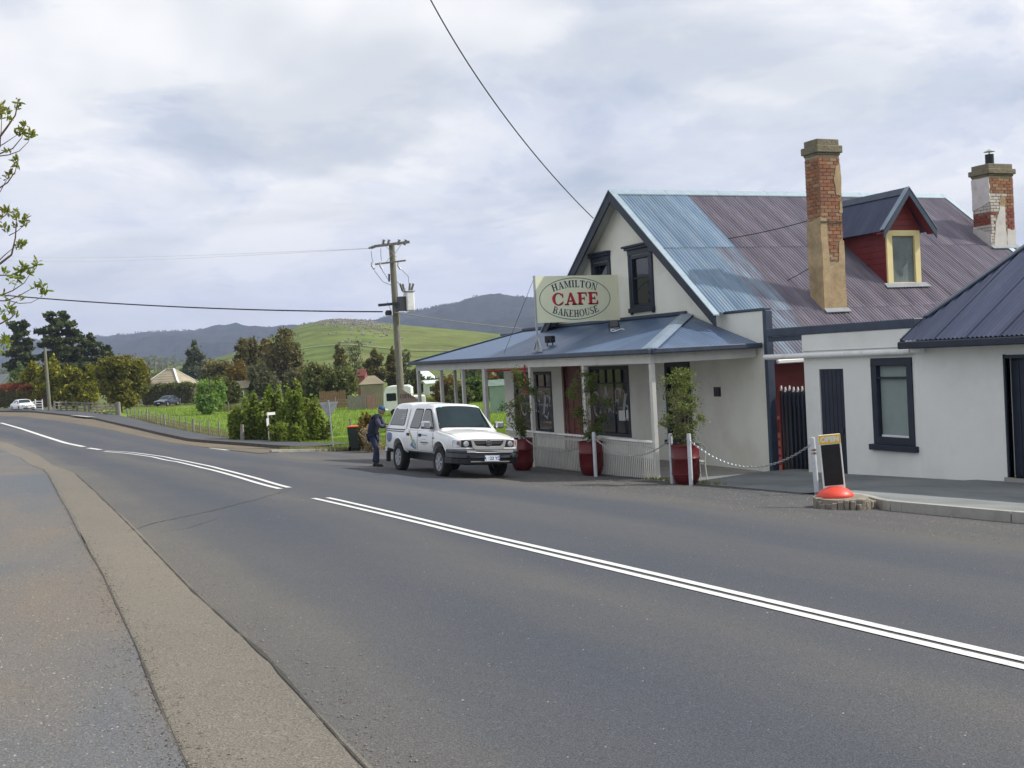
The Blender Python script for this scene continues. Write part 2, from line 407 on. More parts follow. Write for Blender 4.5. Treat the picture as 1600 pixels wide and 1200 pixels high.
def tree(name, label, cat, px, D, top, w, kind, n=2500, leaf=.22, shape='round', trunk=.25, seed=0, group=None, base_z=None, lowest=.12, clumps=26, spread=.2, trunkr=None, barkm='bark', aspect=.5, up=.3):
    """px: photograph column; D: depth; top: photograph row of its tip; w: crown width in photograph pixels"""
    rng = np.random.default_rng(seed+int(px)*7+int(D))
    P = AT(px, 600, D); x, y = P.x, P.y; bz = zg(x, y) if base_z is None else base_z
    # true tip height at this column
    zt = AT(px, top, D).z; H = zt-bz; R = w/2*D/FPX
    o = thing(name, label, cat, (x, y, bz), group=group); C0 = Vector((x, y, bz)); L = []
    lo = lowest*H
    if shape == 'round':
        cz = bz+(H+lo)/2; hh = (H-lo)/2
        L.append((x, y, cz, R*.72, R*.72, hh*.80))
        for i in range(9):
            a = rng.uniform(0, 2*PI); f = rng.uniform(-.62, .66); rr = R*.60*math.sqrt(1-f*f)
            L.append((x+math.cos(a)*rr, y+math.sin(a)*rr, cz+f*hh, R*.40, R*.40, hh*.34))
    elif shape == 'cone':
        for i in range(9):
            f = i/8; z = bz+lo+(H-lo)*f*.95; rr = R*(1-f*.85)
            for k in range(3 if f < .6 else 1):
                a = rng.uniform(0, 2*PI); L.append((x+math.cos(a)*rr*.4, y+math.sin(a)*rr*.4, z, rr*.75, rr*.75, H*.09))
    elif shape == 'fan':       # cypress: upswept irregular plumes
        for i in range(26):
            a = rng.uniform(0, 2*PI); f = rng.uniform(0, 1)**.8; rr = R*.85*(1-.62*f)*rng.uniform(.35, 1)
            L.append((x+math.cos(a)*rr, y+math.sin(a)*rr, bz+lo+(H-lo)*(f*.84+.08), R*.20, R*.20, H*.10))
        L.append((x, y, bz+H*.40, R*.5, R*.5, H*.30)); L.append((x, y, bz+H*.86, R*.14, R*.14, H*.14))
    elif shape == 'pine':      # layered flat plates on a bare trunk
        for i in range(13):
            f = i/12; z = bz+lo+(H-lo)*f*.97; rr = R*(1.05-.50*f**1.5)*rng.uniform(.65, 1.1); a = i*2.4
            L.append((x+math.cos(a)*rr*.70, y+math.sin(a)*rr*.70, z, rr*.36, rr*.36, H*.022))
            L.append((x-math.cos(a)*rr*.55, y-math.sin(a)*rr*.55, z-H*.02, rr*.34, rr*.34, H*.022))
            L.append((x-math.sin(a)*rr*.6, y+math.cos(a)*rr*.6, z+H*.01, rr*.30, rr*.30, H*.022))
    elif shape == 'column':
        for i in range(7):
            f = (i+.5)/7; L.append((x+rng.normal()*R*.15, y+rng.normal()*R*.15, bz+lo+(H-lo)*f, R*.85*math.sin(PI*(f*.8+.15)), R*.8*math.sin(PI*(f*.8+.15)), H*.11))
    elif shape == 'bush':
        for i in range(12):
            a = rng.uniform(0, 2*PI); rr = R*rng.uniform(.15, .7); f = rng.uniform(.25, .78)*(1-.3*(rr/R))
            L.append((x+math.cos(a)*rr, y+math.sin(a)*rr, bz+H*f, R*.36, R*.36, H*.24))
    elif shape == 'loose':     # upright sprays from the ground, with gaps
        for i in range(13):
            a = rng.uniform(0, 2*PI); rr = R*rng.uniform(.1, 1.15); hh = H*(1-.42*(rr/R)**2)*rng.uniform(.62, 1)
            for f in (.22, .5, .78, .93): L.append((x+math.cos(a)*rr*(.55+.45*f), y+math.sin(a)*rr*(.55+.45*f), bz+hh*f, R*.24*(1.25-f*.7), R*.24*(1.25-f*.7), H*.13))
    elif shape == 'bare':
        for i in range(8):
            f = (i+.5)/8; L.append((x, y, bz+lo+(H-lo)*f, R*.7, R*.7, H*.1))
    P = clump_points(L, n, rng, clumps, spread)
    P = P[P[:, 2] > bz+.02]; 
    me = leaf_mesh('crown', P-np.array(C0), leaf, LEAF[kind], rng, aspect, up)
    c = bpy.data.objects.new('crown', me); link(c, o, True)
    tr = trunkr or max(.05, H*.022)
    tb = trunk_mb((0, 0, -.1), (rng.normal()*R*.08, rng.normal()*R*.08, H*.78), tr, rng, 8 if shape != 'column' else 3, R*.75)
    tb.obj('trunk', M[barkm], o, True, smooth=60)
    return o
# ---------------------------------------------------------------- ground materials
def asphalt(name, base, dust, dustamt=.35, bands=None, coarse=110, crack=.0, wet=None):
    t = NT(name)
    big = t.noise(.22, 5, .6, t.coord((1.6, .35, 1)), .4)
    mid = t.noise(1.7, 6, .6, t.coord((1, .6, 1)))
    fine = t.noise(coarse, 3, .7); vf = t.voro(coarse*1.1)
    col = t.mix(t.math('MULTIPLY', t.ramp(big, [(.42, 0.), (.66, 1.)]), dustamt), base, dust)
    col = t.mix(t.ramp(mid, [(.3, .16), (.7, 0.)]), col, tuple(v*.55 for v in base))
    if bands:
        uv = t.sep(t.tc.outputs['UV'])
        wob = t.math('ADD', uv[0], t.math('MULTIPLY', t.math('SUBTRACT', t.noise(.35, 4, .6), .5), .10))
        bf = t.ramp(wob, bands, 'EASE')
        bf = t.math('MULTIPLY', bf, t.ramp(t.noise(.5, 6, .65, t.coord((1, .3, 1))), [(.25, .35), (.7, 1.)]))
        col = t.mix(bf, col, dust)
    sp = t.ramp(fine, [(.30, .50), (.5, 1.), (.72, 1.75)])
    col = t.mix(1., col, sp, 'MULTIPLY')
    st = t.ramp(t.voro(coarse*.55, out='Color'), [(.0, .8), (.9, 1.0), (1., 1.9)])
    col = t.mix(.6, col, t.mix(1., col, st, 'MULTIPLY'))
    if crack:
        w = t.noise(.8, 3, .5); v = t.coord((.5, .16, .5)); 
        vv = t.node('ShaderNodeVectorMath', operation='ADD'); t.l.new(v, vv.inputs[0]); t.l.new(t.mix(.5, (0., 0., 0.), t.noise(2.2, 4)), vv.inputs[1])
        vo = t.voro(.8, vv.outputs[0], 'DISTANCE_TO_EDGE')
        col = t.mix(t.ramp(vo, [(.0, crack), (.006, 0.)]), col, tuple(v_*.4 for v_ in base))
    t.bump(t.math('ADD', fine, t.math('MULTIPLY', vf, -.7)), .55, .006)
    t.bump(mid, .12, .03)
    return t.out(col, t.ramp(mid, [(.3, .80), (.7, .92)]), 0, .3)
M['road'] = asphalt('road_asphalt', (.060, .068, .084), (.140, .130, .110), .20,
   [(0., .85), (.045, .75), (.10, .30), (.20, .05), (.28, .30), (.33, .50), (.40, .10), (.52, .05), (.60, .25), (.68, .30), (.76, .06), (.88, .10), (.96, .45), (1., .6)], crack=.0)
M['strip'] = asphalt('tan_chip_seal_strip', (.160, .146, .122), (.22, .19, .145), .5, None, 95)
M['verge'] = asphalt('old_blue_grey_asphalt', (.108, .121, .136), (.235, .175, .105), .60, [(0., .9), (.72, .95), (.83, .80), (.88, .12), (1., 0.)], 90, crack=.0)
M['apron'] = asphalt('dusty_asphalt_apron', (.082, .085, .090), (.155, .135, .105), .5, None, 100)
M['gravel'] = asphalt('brown_gravel_shoulder', (.125, .108, .082), (.19, .15, .095), .6, None, 60)
M['footpath'] = asphalt('dark_footpath_asphalt', (.070, .075, .084), (.10, .10, .10), .3, None, 80)
M['kerb_dark'] = paint('dark_earth_kerb', (.06, .05, .038), .95, .3, 4, .5, 20, .02)  # dark brown earth tone for the far kerb face
def pavemat():
    t = NT('blue_grey_concrete_pavement')
    n = t.noise(.9, 7, .62, t.coord((1, .5, 1)), .3); f = t.noise(70, 4)
    col = t.ramp(n, [(.3, (.115, .13, .135)), (.5, (.175, .19, .19)), (.72, (.25, .25, .235))])
    col = t.mix(.5, col, t.mix(1., col, t.ramp(f, [(.3, .7), (.7, 1.3)]), 'MULTIPLY'))
    t.bump(f, .3, .004); return t.out(col, .85, 0, .35)
M['pave'] = pavemat()
def grassmat(name, c):
    t = NT(name); n = t.noise(.06, 6, .6); m = t.noise(1.1, 8, .7); f = t.noise(14, 4, .7)
    col = t.mix(t.ramp(n, [(.38, 0.), (.62, 1.)]), c[0], c[1])
    col = t.mix(t.ramp(m, [(.48, 0.), (.72, .7)]), col, c[2])
    col = t.mix(1., col, t.ramp(f, [(.3, .55), (.7, 1.45)]), 'MULTIPLY')
    t.bump(m, .8, .12); t.bump(f, .8, .05); return t.out(col, .9, 0, .15)
M['field'] = grassmat('bright_field_grass', ((.125, .21, .024), (.175, .275, .032), (.23, .28, .06)))
M['land'] = grassmat('rough_grassland', ((.085, .12, .03), (.12, .14, .04), (.17, .15, .06)))
M['line'] = paint('road_marking_paint', (.62, .63, .61), .7, .10, 6, .4, 60, .004, dirt=(.24, .24, .235), dscale=22)

def resample(pts, n):
    P = [np.array(p[:2], float) for p in pts]; d = [0]
    for a, b in zip(P, P[1:]): d.append(d[-1]+np.linalg.norm(b-a))
    t = np.linspace(0, d[-1], n); A = np.array(P)
    return np.stack([np.interp(t, d, A[:, 0]), np.interp(t, d, A[:, 1])], 1)
def smooth_line(p, k=2):
    for _ in range(k):
        q = p.copy(); q[1:-1] = (p[:-2]+2*p[1:-1]+p[2:])/4; p = q
    return p
def loft(name, A, B, mat, n=120, m=12, dz=0.0, parent=None, label=None, kind='structure', rise=None, wob=0.0, seed=0, sm=2, **k):
    a = smooth_line(resample(A, n), sm); b = smooth_line(resample(B, n), sm)
    if wob:
        rng = np.random.default_rng(seed)
        for q in (a, b):
            w = np.convolve(rng.normal(size=n+20), np.hanning(7)/3, 'same')[10:n+10]*wob; q[:, 0] += w
    u = np.linspace(0, 1, m+1)[None, :, None]
    g = a[:, None]*(1-u)+b[:, None]*u
    z = zg(g[..., 0], g[..., 1])+dz
    if rise is not None: z = z+rise(g[..., 0], g[..., 1])
    V = np.concatenate([g, z[..., None]], 2).reshape(-1, 3)
    F = [(i*(m+1)+j, i*(m+1)+j+1, (i+1)*(m+1)+j+1, (i+1)*(m+1)+j) for i in range(n-1) for j in range(m)]
    me = bpy.data.meshes.new(name); me.from_pydata(V.tolist(), [], F); me.materials.append(mat)
    uvl = me.uv_layers.new(name='UVMap')
    L = np.zeros(len(me.loops), dtype=np.int32); me.loops.foreach_get('vertex_index', L)
    uv = np.stack([(L % (m+1))/m, (L//(m+1))/n], 1); uvl.data.foreach_set('uv', uv.astype(np.float32).ravel())
    bm = bmesh.new(); bm.from_mesh(me)
    if sum(f.normal.z for f in bm.faces) < 0: bmesh.ops.reverse_faces(bm, faces=bm.faces)
    bm.to_mesh(me); bm.free()
    me.polygons.foreach_set('use_smooth', [True]*len(me.polygons))
    o = bpy.data.objects.new(name, me); link(o, parent); return tag(o, label=label, kind=kind if parent is None else None, **k)
def GP(l): return [G(*p) for p in l]

# the land itself: rings out past the hills
def build_ground():
    rs = [0.]+list(np.geomspace(1.2, 5200, 110)); na = 150; V = [(0, 0, zg(0, 0)-.05)]; F = []
    for r in rs[1:]:
        for k in range(na):
            t = 2*PI*k/na; x, y = r*math.cos(t), r*math.sin(t)
            V.append((x, y, float(zg(x, y))-.05-min(.25, r*.001)))
    for k in range(na): F.append((0, 1+k, 1+(k+1) % na))
    for i in range(len(rs)-2):
        for k in range(na): F.append((1+i*na+k, 1+(i+1)*na+k, 1+(i+1)*na+(k+1) % na, 1+i*na+(k+1) % na))
    me = bpy.data.meshes.new('ground'); me.from_pydata(V, [], F); me.materials.append(M['land'])
    me.polygons.foreach_set('use_smooth', [True]*len(F)); o = bpy.data.objects.new('ground', me); link(o); tag(o, kind='structure')
build_ground()
# edges of the carriageway, near to far
edge_l = [Vector((1.0, -25, 0)), Vector((1.15, -4, 0))]+GP([(560, 1195), (420, 1035), (300, 925), (240, 862), (190, 810), (150, 770), (118, 742), (60, 712)])+[Vector((.3, 62, 0)), Vector((-2.2, 82, 0)), Vector((-6., 104, 0)), Vector((-12, 125, 0)), Vector((-24, 150, 0)), Vector((-45, 175, 0))]
edge_r = [Vector((9.6, -25, 0)), Vector((9.6, -4, 0)), Vector((9.5, 5, 0))]+GP([(1600, 862), (1400, 837), (1120, 794), (900, 766), (760, 751)])+[Vector((9.4, 30, 0)), Vector((9.3, 40, 0)), Vector((8.6, 50, 0)), Vector((7.9, 60, 0)), Vector((6.6, 80, 0)), Vector((4.6, 100, 0)), Vector((1.8, 118, 0)), Vector((-3., 136, 0)), Vector((-14, 160, 0)), Vector((-38, 190, 0))]
verge_e = [Vector((.5, -25, 0)), Vector((.55, -2, 0))]+GP([(290, 1200), (242, 1090), (215, 1020), (185, 955), (160, 900), (125, 840), (106, 800), (88, 768), (68, 735), (30, 715)])+[Vector((-.6, 62, 0)), Vector((-3.2, 82, 0)), Vector((-7.2, 104, 0)), Vector((-13.5, 125, 0)), Vector((-26, 150, 0)), Vector((-47, 175, 0))]
verge_o = [Vector((-9, -25, 0)), Vector((-9, 0, 0)), Vector((-9, 12, 0)), Vector((-9, 30, 0)), Vector((-9, 50, 0)), Vector((-11, 80, 0)), Vector((-20, 110, 0)), Vector((-50, 160, 0))]
loft('apron', [Vector((9.2, -25, 0)), Vector((9.2, 20, 0)), Vector((9.0, 45, 0)), Vector((6., 82, 0)), Vector((-6, 135, 0))], [Vector((14.3, -25, 0)), Vector((14.3, 22.6, 0)), Vector((22., 42, 0)), Vector((14., 70, 0)), Vector((6, 135, 0))], M['apron'], 150, 14, .004)
loft('road', edge_l, edge_r, M['road'], 260, 24, .012, wob=.02, seed=3)
loft('chip_seal_strip', verge_e, [p+Vector((.02, 0, 0)) for p in edge_l], M['strip'], 260, 6, .016, wob=.018, seed=5)
loft('verge', verge_o, verge_e, M['verge'], 220, 16, .024, wob=.03, seed=7)
# dark worn seam where the old surfaces meet
def seam(name, L, w, dz, seed):
    p = smooth_line(resample(L, 300), 2); rng = np.random.default_rng(seed)
    ww = np.abs(np.convolve(rng.normal(size=320), np.hanning(9)/3, 'same')[10:310])*w+w*.25
    a = p.copy(); b = p.copy(); a[:, 0] -= ww; b[:, 0] += ww
    return loft(name, [Vector((*q, 0)) for q in a], [Vector((*q, 0)) for q in b], M['seam'], 300, 1, dz, sm=0)
M['seam'] = asphalt('dark_worn_seam', (.060, .056, .048), (.11, .095, .07), .5, None, 90)
seam('verge_seam', verge_e[1:12], .010, .029, 1)
seam('road_seam', edge_l[1:9], .010, .022, 2)
# far side: gravel shoulder, kerb, footpath
gr_a = [Vector((9.3, 46, 0)), Vector((8.4, 52, 0)), Vector((7.6, 60, 0)), Vector((6.2, 80, 0)), Vector((4.2, 100, 0)), Vector((1.6, 118, 0)), Vector((-3.2, 136, 0))]
kerb_l = GP([(470, 704), (380, 697), (295, 690), (250, 680), (200, 668), (145, 655), (118, 652), (55, 645)])+[Vector((-2., 146, 0))]
loft('gravel_shoulder', gr_a, kerb_l, M['gravel'], 140, 8, .022, wob=.08, seed=8)
path_o = GP([(560, 696), (470, 696), (385, 690), (350, 688), (300, 679), (250, 668), (215, 658), (185, 651), (100, 642)])+[Vector((2., 160, 0))]
loft('far_footpath', kerb_l, path_o, M['footpath'], 140, 6, .16)
# earth kerb face under the far footpath
def kerb_face(name, L, z0, z1, mat, n=160, off=0.0, **k):
    p = smooth_line(resample(L, n), 1); V = []; F = []
    for i, q in enumerate(p):
        z = float(zg(*q)); V += [(q[0]+off, q[1], z+z0), (q[0], q[1], z+z1)]
    F = [(2*i, 2*i+1, 2*i+3, 2*i+2) for i in range(n-1)]
    me = bpy.data.meshes.new(name); me.from_pydata(V, [], F); me.materials.append(mat)
    o = bpy.data.objects.new(name, me); link(o); return tag(o, kind='structure')
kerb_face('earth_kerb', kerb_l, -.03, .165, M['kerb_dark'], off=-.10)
# crossover ramp of pale concrete in that kerb
loft('driveway_crossover', [q+Vector((-.5, 0, 0)) for q in kerb_l[5:7]], [q+Vector((.4, 0, 0)) for q in kerb_l[5:7]], M['concrete'], 10, 4, .18)

# field and verges beyond
loft('field', [Vector((12.2, 60, 0)), Vector((11.6, 75, 0)), Vector((11.2, 100, 0)), Vector((10., 150, 0))], [Vector((60, 44, 0)), Vector((70, 70, 0)), Vector((80, 110, 0)), Vector((90, 170, 0))], M['field'], 120, 40, .05)
loft('corner_lawn', [Vector((12.8, 50, 0)), Vector((14, 49.5, 0)), Vector((18, 49.2, 0)), Vector((40, 42, 0))], [Vector((12.2, 61, 0)), Vector((16, 60.5, 0)), Vector((24, 58, 0)), Vector((60, 45, 0))], M['field'], 60, 12, .04)
# side street beyond the utility and its pale kerb lip
side_k = GP([(425, 707), (470, 706), (520, 705), (570, 703), (612, 701)])+[Vector((30, 41, 0))]
def lip(name, L, w, h, mat):
    p = resample(L, 60); mb = MB()
    d = [np.array([0, w])]*60
    for i in range(59):
        a, b = p[i], p[i+1]; q = []
        for z in (-.05, h):
            for c in (a, b, b+d[0], a+d[0]): q.append((c[0], c[1], float(zg(*c))+z))
        mb.add(q, [(3, 2, 1, 0), (4, 5, 6, 7), (0, 1, 5, 4), (1, 2, 6, 5), (2, 3, 7, 6), (3, 0, 4, 7)])
    o = mb.obj(name, mat); tag(o, kind='structure')
lip('side_street_kerb', side_k, .45, .10, M['concrete'])

# painted centre lines: strips that follow pixel-traced ground points
def stripe(pts, w0, off, label=None):
    p = smooth_line(resample(pts, 60), 2); t = np.gradient(p, axis=0); t /= np.linalg.norm(t, axis=1)[:, None]
    nrm = np.stack([t[:, 1], -t[:, 0]], 1)
    a = p+nrm*(off-w0/2); b = p+nrm*(off+w0/2)
    return loft('road_marking', [Vector((*q, 0)) for q in a], [Vector((*q, 0)) for q in b], M['line'], 140, 1, .018, sm=0)
near = GP([(490, 780), (750, 842.5), (1000, 902.7), (1300, 975), (1600, 1047)])
dn = (near[-1]-near[-2]).normalized(); near = near+[near[-1]+dn*12]
stripe(near, .095, 0.0)
near2 = GP([(512, 779), (750, 836), (1000, 894), (1300, 965.2), (1600, 1035)]); near2 += [near2[-1]+dn*12]
stripe(near2, .095, 0.0)
stripe(GP([(162, 706), (201, 709.3), (239, 714.5), (276, 722), (316, 732), (374, 747), (438, 765)]), .12, 0)
stripe(GP([(165, 705), (205, 707.2), (259, 714.5), (287.5, 720.5), (345, 734), (402, 748.5), (452, 763)]), .12, 0)
stripe(GP([(1.4, 661), (34.5, 670.5), (69, 682), (100.6, 692), (131, 698.5)]), .24, 0)
stripe(GP([(138, 700.6), (157, 703.2)]), .24, 0)
stripe(GP([(330, 700.5), (356, 704.0)]), .25, 0)

# right-hand pavement by the white cottage, raised a step above the road
def prise(x, y): return np.maximum(.13*np.clip((16.9-y)/1.3, 0, 1), .105*np.clip((x-13.7)/1.6, 0, 1)*np.clip((22.6-y)/1.2, 0, 1))
K_IN = [Vector((12.7, -6, 0)), Vector((12.7, 8, 0)), Vector((12.15, 11, 0)), Vector((12.05, 13.3, 0)), Vector((12.6, 14.3, 0)), Vector((13.15, 15.6, 0)), Vector((13.4, 17, 0)), Vector((13.5, 20, 0)), Vector((13.5, 22.6, 0))]
K_OUT = [Vector((16.35, -6, 0)), Vector((16.35, 8, 0)), Vector((16.35, 11, 0)), Vector((16.35, 13.3, 0)), Vector((16.35, 14.3, 0)), Vector((16.35, 15.6, 0)), Vector((16.35, 17, 0)), Vector((16.7, 20, 0)), Vector((16.7, 22.6, 0))]
loft('pavement', K_IN, K_OUT, M['pave'], 90, 14, .010, rise=prise)

# thin transverse cracks right across the carriageway
def crack(pts, w, seed):
    p = resample(GP(pts), 90); rng = np.random.default_rng(seed); t = np.gradient(p, axis=0); t /= np.linalg.norm(t, axis=1)[:, None]; nn = np.stack([t[:, 1], -t[:, 0]], 1)
    p = p+nn*(np.convolve(rng.normal(size=110), np.hanning(5)/2, 'same')[10:100]*.02)[:, None]; ww = (w*rng.uniform(.4, 1.3, 90))[:, None]
    return loft('road_crack', [Vector((*q, 0)) for q in p-nn*ww], [Vector((*q, 0)) for q in p+nn*ww], M['seam'], 90, 1, .017, sm=0)
crack([(455, 766), (400, 782), (330, 800), (245, 818), (200, 832)], .010, 1)
crack([(250, 832), (290, 828), (340, 812)], .006, 2)
# loose stones, grit and pale litter on the verge and along the broken edges
def grit(name, fn, n, s0, s1, mat, seed, dz=.024):
    rng = np.random.default_rng(seed); X, Y = fn(rng, n); Z = zg(X, Y)+dz; s = rng.uniform(s0, s1, n)*rng.random(n)**.5
    base = np.array([[1, 0, 0], [0, 1, 0], [-1, 0, 0], [0, -1, 0], [0, 0, .8]]); V = []; a = rng.uniform(0, 6.28, n)
    c, si = np.cos(a), np.sin(a); ex = rng.uniform(.6, 1.5, n)
    P = np.zeros((n, 5, 3)); P[:, :, 0] = (base[:, 0][None]*c[:, None]-base[:, 1][None]*si[:, None])*s[:, None]*ex[:, None]+X[:, None]; P[:, :, 1] = (base[:, 0][None]*si[:, None]+base[:, 1][None]*c[:, None])*s[:, None]+Y[:, None]; P[:, :, 2] = base[:, 2][None]*s[:, None]+Z[:, None]
    k = (np.arange(n)*5)[:, None]; F = np.concatenate([k+np.array([[i, (i+1) % 4, 4]]) for i in range(4)])
    me = bpy.data.meshes.new(name); me.from_pydata(P.reshape(-1, 3).tolist(), [], F.tolist()); me.materials.append(mat); o = bpy.data.objects.new(name, me); link(o); return tag(o, kind='stuff')
def near_line(pts, sd, ymax=40):
    p = resample(pts, 600); p = p[(p[:, 1] > 1) & (p[:, 1] < ymax)]
    def f(rng, n):
        i = (rng.random(n)**1.5*len(p)).astype(int); return p[i, 0]+rng.normal(size=n)*sd, p[i, 1]+rng.normal(size=n)*.1
    return f
M['grit'] = paint('grit_stones', (.17, .155, .13), .95, .4, 30, 0); M['grit_pale'] = paint('pale_grit', (.30, .29, .26), .95, .3, 30, 0); M['grit_dark'] = paint('dark_grit', (.05, .05, .05), .95, .3, 30, 0)
grit('grit', near_line(verge_e, .12), 4500, .004, .012, M['grit'], 1, .026); grit('grit', near_line(edge_l, .18), 7000, .003, .010, M['grit'], 2, .016)
grit('grit', near_line(verge_e, .03), 2600, .003, .008, M['grit_dark'], 3, .027)
def vfn(rng, n): y = 3.5+rng.random(n)**1.6*24; return .45-rng.random(n)*3.2, y
grit('gravel', vfn, 14000, .003, .012, M['grit'], 4, .024); grit('gravel', vfn, 5000, .003, .009, M['grit_pale'], 5, .024)
def rfn(rng, n): y = 3+rng.random(n)**1.4*24; return 1.3+rng.random(n)*8, y
grit('gravel', rfn, 2600, .002, .007, M['grit_pale'], 6, .012)
def afn(rng, n): return 9.6+rng.random(n)**.8*3.7, rng.uniform(9, 26, n)
grit('gravel', afn, 9000, .004, .014, M['grit'], 7, .006); grit('gravel', afn, 3000, .004, .012, M['grit_pale'], 8, .006)
# ---------------------------------------------------------------- walls with openings
def wall_x(x0, x1, y0, y1, z0, z1, holes, clip=None, step=None):
    """wall slab between x0 (street face) and x1, holes = (ya, yb, za, zb) cut right through"""
    ys = sorted({y0, y1, *[h[0] for h in holes], *[h[1] for h in holes]}); zs = sorted({z0, z1, *[h[2] for h in holes], *[h[3] for h in holes]})
    mb = MB()
    for a, b in zip(ys, ys[1:]):
        for c, d in zip(zs, zs[1:]):
            my, mz = (a+b)/2, (c+d)/2
            if any(h[0] < my < h[1] and h[2] < mz < h[3] for h in holes): continue
            mb.poly([(x0, a, c), (x0, a, d), (x0, b, d), (x0, b, c)]); mb.poly([(x1, a, c), (x1, b, c), (x1, b, d), (x1, a, d)])
    for ya, yb, za, zb in holes+[(y0, y1, z0, z1)]:
        mb.poly([(x0, ya, za), (x0, yb, za), (x1, yb, za), (x1, ya, za)]); mb.poly([(x0, ya, zb), (x1, ya, zb), (x1, yb, zb), (x0, yb, zb)])
        mb.poly([(x0, ya, za), (x1, ya, za), (x1, ya, zb), (x0, ya, zb)]); mb.poly([(x0, yb, za), (x0, yb, zb), (x1, yb, zb), (x1, yb, za)])
    return mb
def mesh_obj(name, me, parent=None, local=False, **k):
    o = bpy.data.objects.new(name, me); link(o, parent, local); return tag(o, **k)
# corrugated sheeting, geometry in the sheet's own (u, v, n) frame
def sheet_mesh(w, L, mat, pitch=.1016, amp=.018, seg=6, clips=()):
    nc = int(round(w/pitch))*seg; V = []; F = []
    rows = max(1, int(L/1.5)) if clips else 1
    for j in range(rows+1):
        for i in range(nc+1):
            u = w*i/nc; V.append((u, L*j/rows, amp*math.cos(2*PI*u/pitch)))
    F = [(j*(nc+1)+i, j*(nc+1)+i+1, (j+1)*(nc+1)+i+1, (j+1)*(nc+1)+i) for j in range(rows) for i in range(nc)]
    me = bpy.data.meshes.new('roof_sheet'); me.from_pydata(V, [], F); me.materials.append(mat)
    if clips:
        bm = bmesh.new(); bm.from_mesh(me)
        for co, no in clips:      # keep the side the normal points away from
            bmesh.ops.bisect_plane(bm, geom=bm.verts[:]+bm.edges[:]+bm.faces[:], plane_co=co, plane_no=no, clear_outer=True)
        bm.to_mesh(me); bm.free()
    me.polygons.foreach_set('use_smooth', [True]*len(me.polygons)); return me
def roof_sheets(parent, O, u, v, width, L, matf, sheet=.8128, clips3=(), name='roof_sheet', rows=1, gap=.004, jitter=0.0, seed=0, pitch=.1016, amp=.018, wt=True):
    """cover the plane O + u*a + v*b with corrugated sheets; clips3: (point, outward normal) planes in world space"""
    O = Vector(O); u = Vector(u).normalized(); v = Vector(v).normalized(); n = u.cross(v)
    rng = random.Random(seed); cache = {}; k = int(math.ceil(width/sheet-1e-6)); RL = L/rows; outl = []
    for r in range(rows):
        for i in range(k):
            o3 = O+u*(i*sheet)+v*(r*RL)+n*(r*.012+rng.uniform(-1, 1)*jitter)
            w = min(sheet, width-i*sheet)
            w = round(w/pitch)*pitch
            if w < pitch: continue
            Mx = Matrix(((u.x, v.x, n.x, o3.x), (u.y, v.y, n.y, o3.y), (u.z, v.z, n.z, o3.z), (0, 0, 0, 1)))
            ll = RL+(.10 if r < rows-1 else 0); mat = matf(i, r)
            inv = Mx.inverted(); cl = []; need = False; dead = False
            cs = [Mx @ Vector(c) for c in ((0, 0, 0), (w, 0, 0), (w, ll, 0), (0, ll, 0))]
            for p, nn in clips3:
                d = [(c-Vector(p)).dot(Vector(nn)) for c in cs]
                if min(d) > 0: dead = True
                if max(d) > 0: cl.append((inv @ Vector(p), inv.to_3x3() @ Vector(nn)))
            if dead: continue
            key = (round(w, 3), mat.name)
            if cl: me = sheet_mesh(w, ll, mat, pitch, amp, 6, cl)
            else:
                if key not in cache: cache[key] = sheet_mesh(w, ll, mat, pitch, amp)
                me = cache[key]
            if len(me.polygons) == 0: continue
            o = bpy.data.objects.new(name, me); COL.objects.link(o)
            o.parent = parent; o.matrix_local = Matrix.Translation(-WT[parent]) @ Mx if parent else Mx
            WT[o] = Vector(); outl.append(o)
    return outl
def bricks(parent, x0, x1, y0, y1, z0, z1, mats, bh=.095, bl=.235, skipf=None, seed=0, faces=('x', 'y')):
    """bricks on the -x and -y faces of a stack, each an object sharing one mesh per material and face"""
    rng = random.Random(seed); cache = {}
    def get(w, ax, m):
        w = round(w, 2); key = (w, ax, m.name)
        if key not in cache:
            mb = MB(); g = .015
            if ax == 'y': mb.cbox((0, .012, 0), (w-g, .024+.012, bh-g))
            else: mb.cbox((.012, 0, 0), (.024+.012, w-g, bh-g))
            cache[key] = mb.mesh('brick', m, bevel=.004)
        return cache[key]
    n = int((z1-z0)/bh)
    for r in range(n):
        z = z0+(r+.5)*bh
        for ax, a, b in (('y', x0, x1), ('x', y0, y1)):
            if ax not in faces: continue
            t = a; first = True
            while t < b-.03:
                w = bl*(.5 if (first and (r % 2)) else 1); first = False
                if t+w > b-.06: w = b-t
                c = t+w/2; t += w
                m = skipf(ax, c, z) if skipf else mats
                if m is None: continue
                m = rng.choice(m) if isinstance(m, (list, tuple)) else m
                o = bpy.data.objects.new('brick', get(w, ax, m)); COL.objects.link(o); o.parent = parent
                p = Vector((c, y0-.014+rng.uniform(-.004, .004), z)) if ax == 'y' else Vector((x0-.014+rng.uniform(-.004, .004), c, z))
                o.location = p-WT[parent]; WT[o] = Vector()
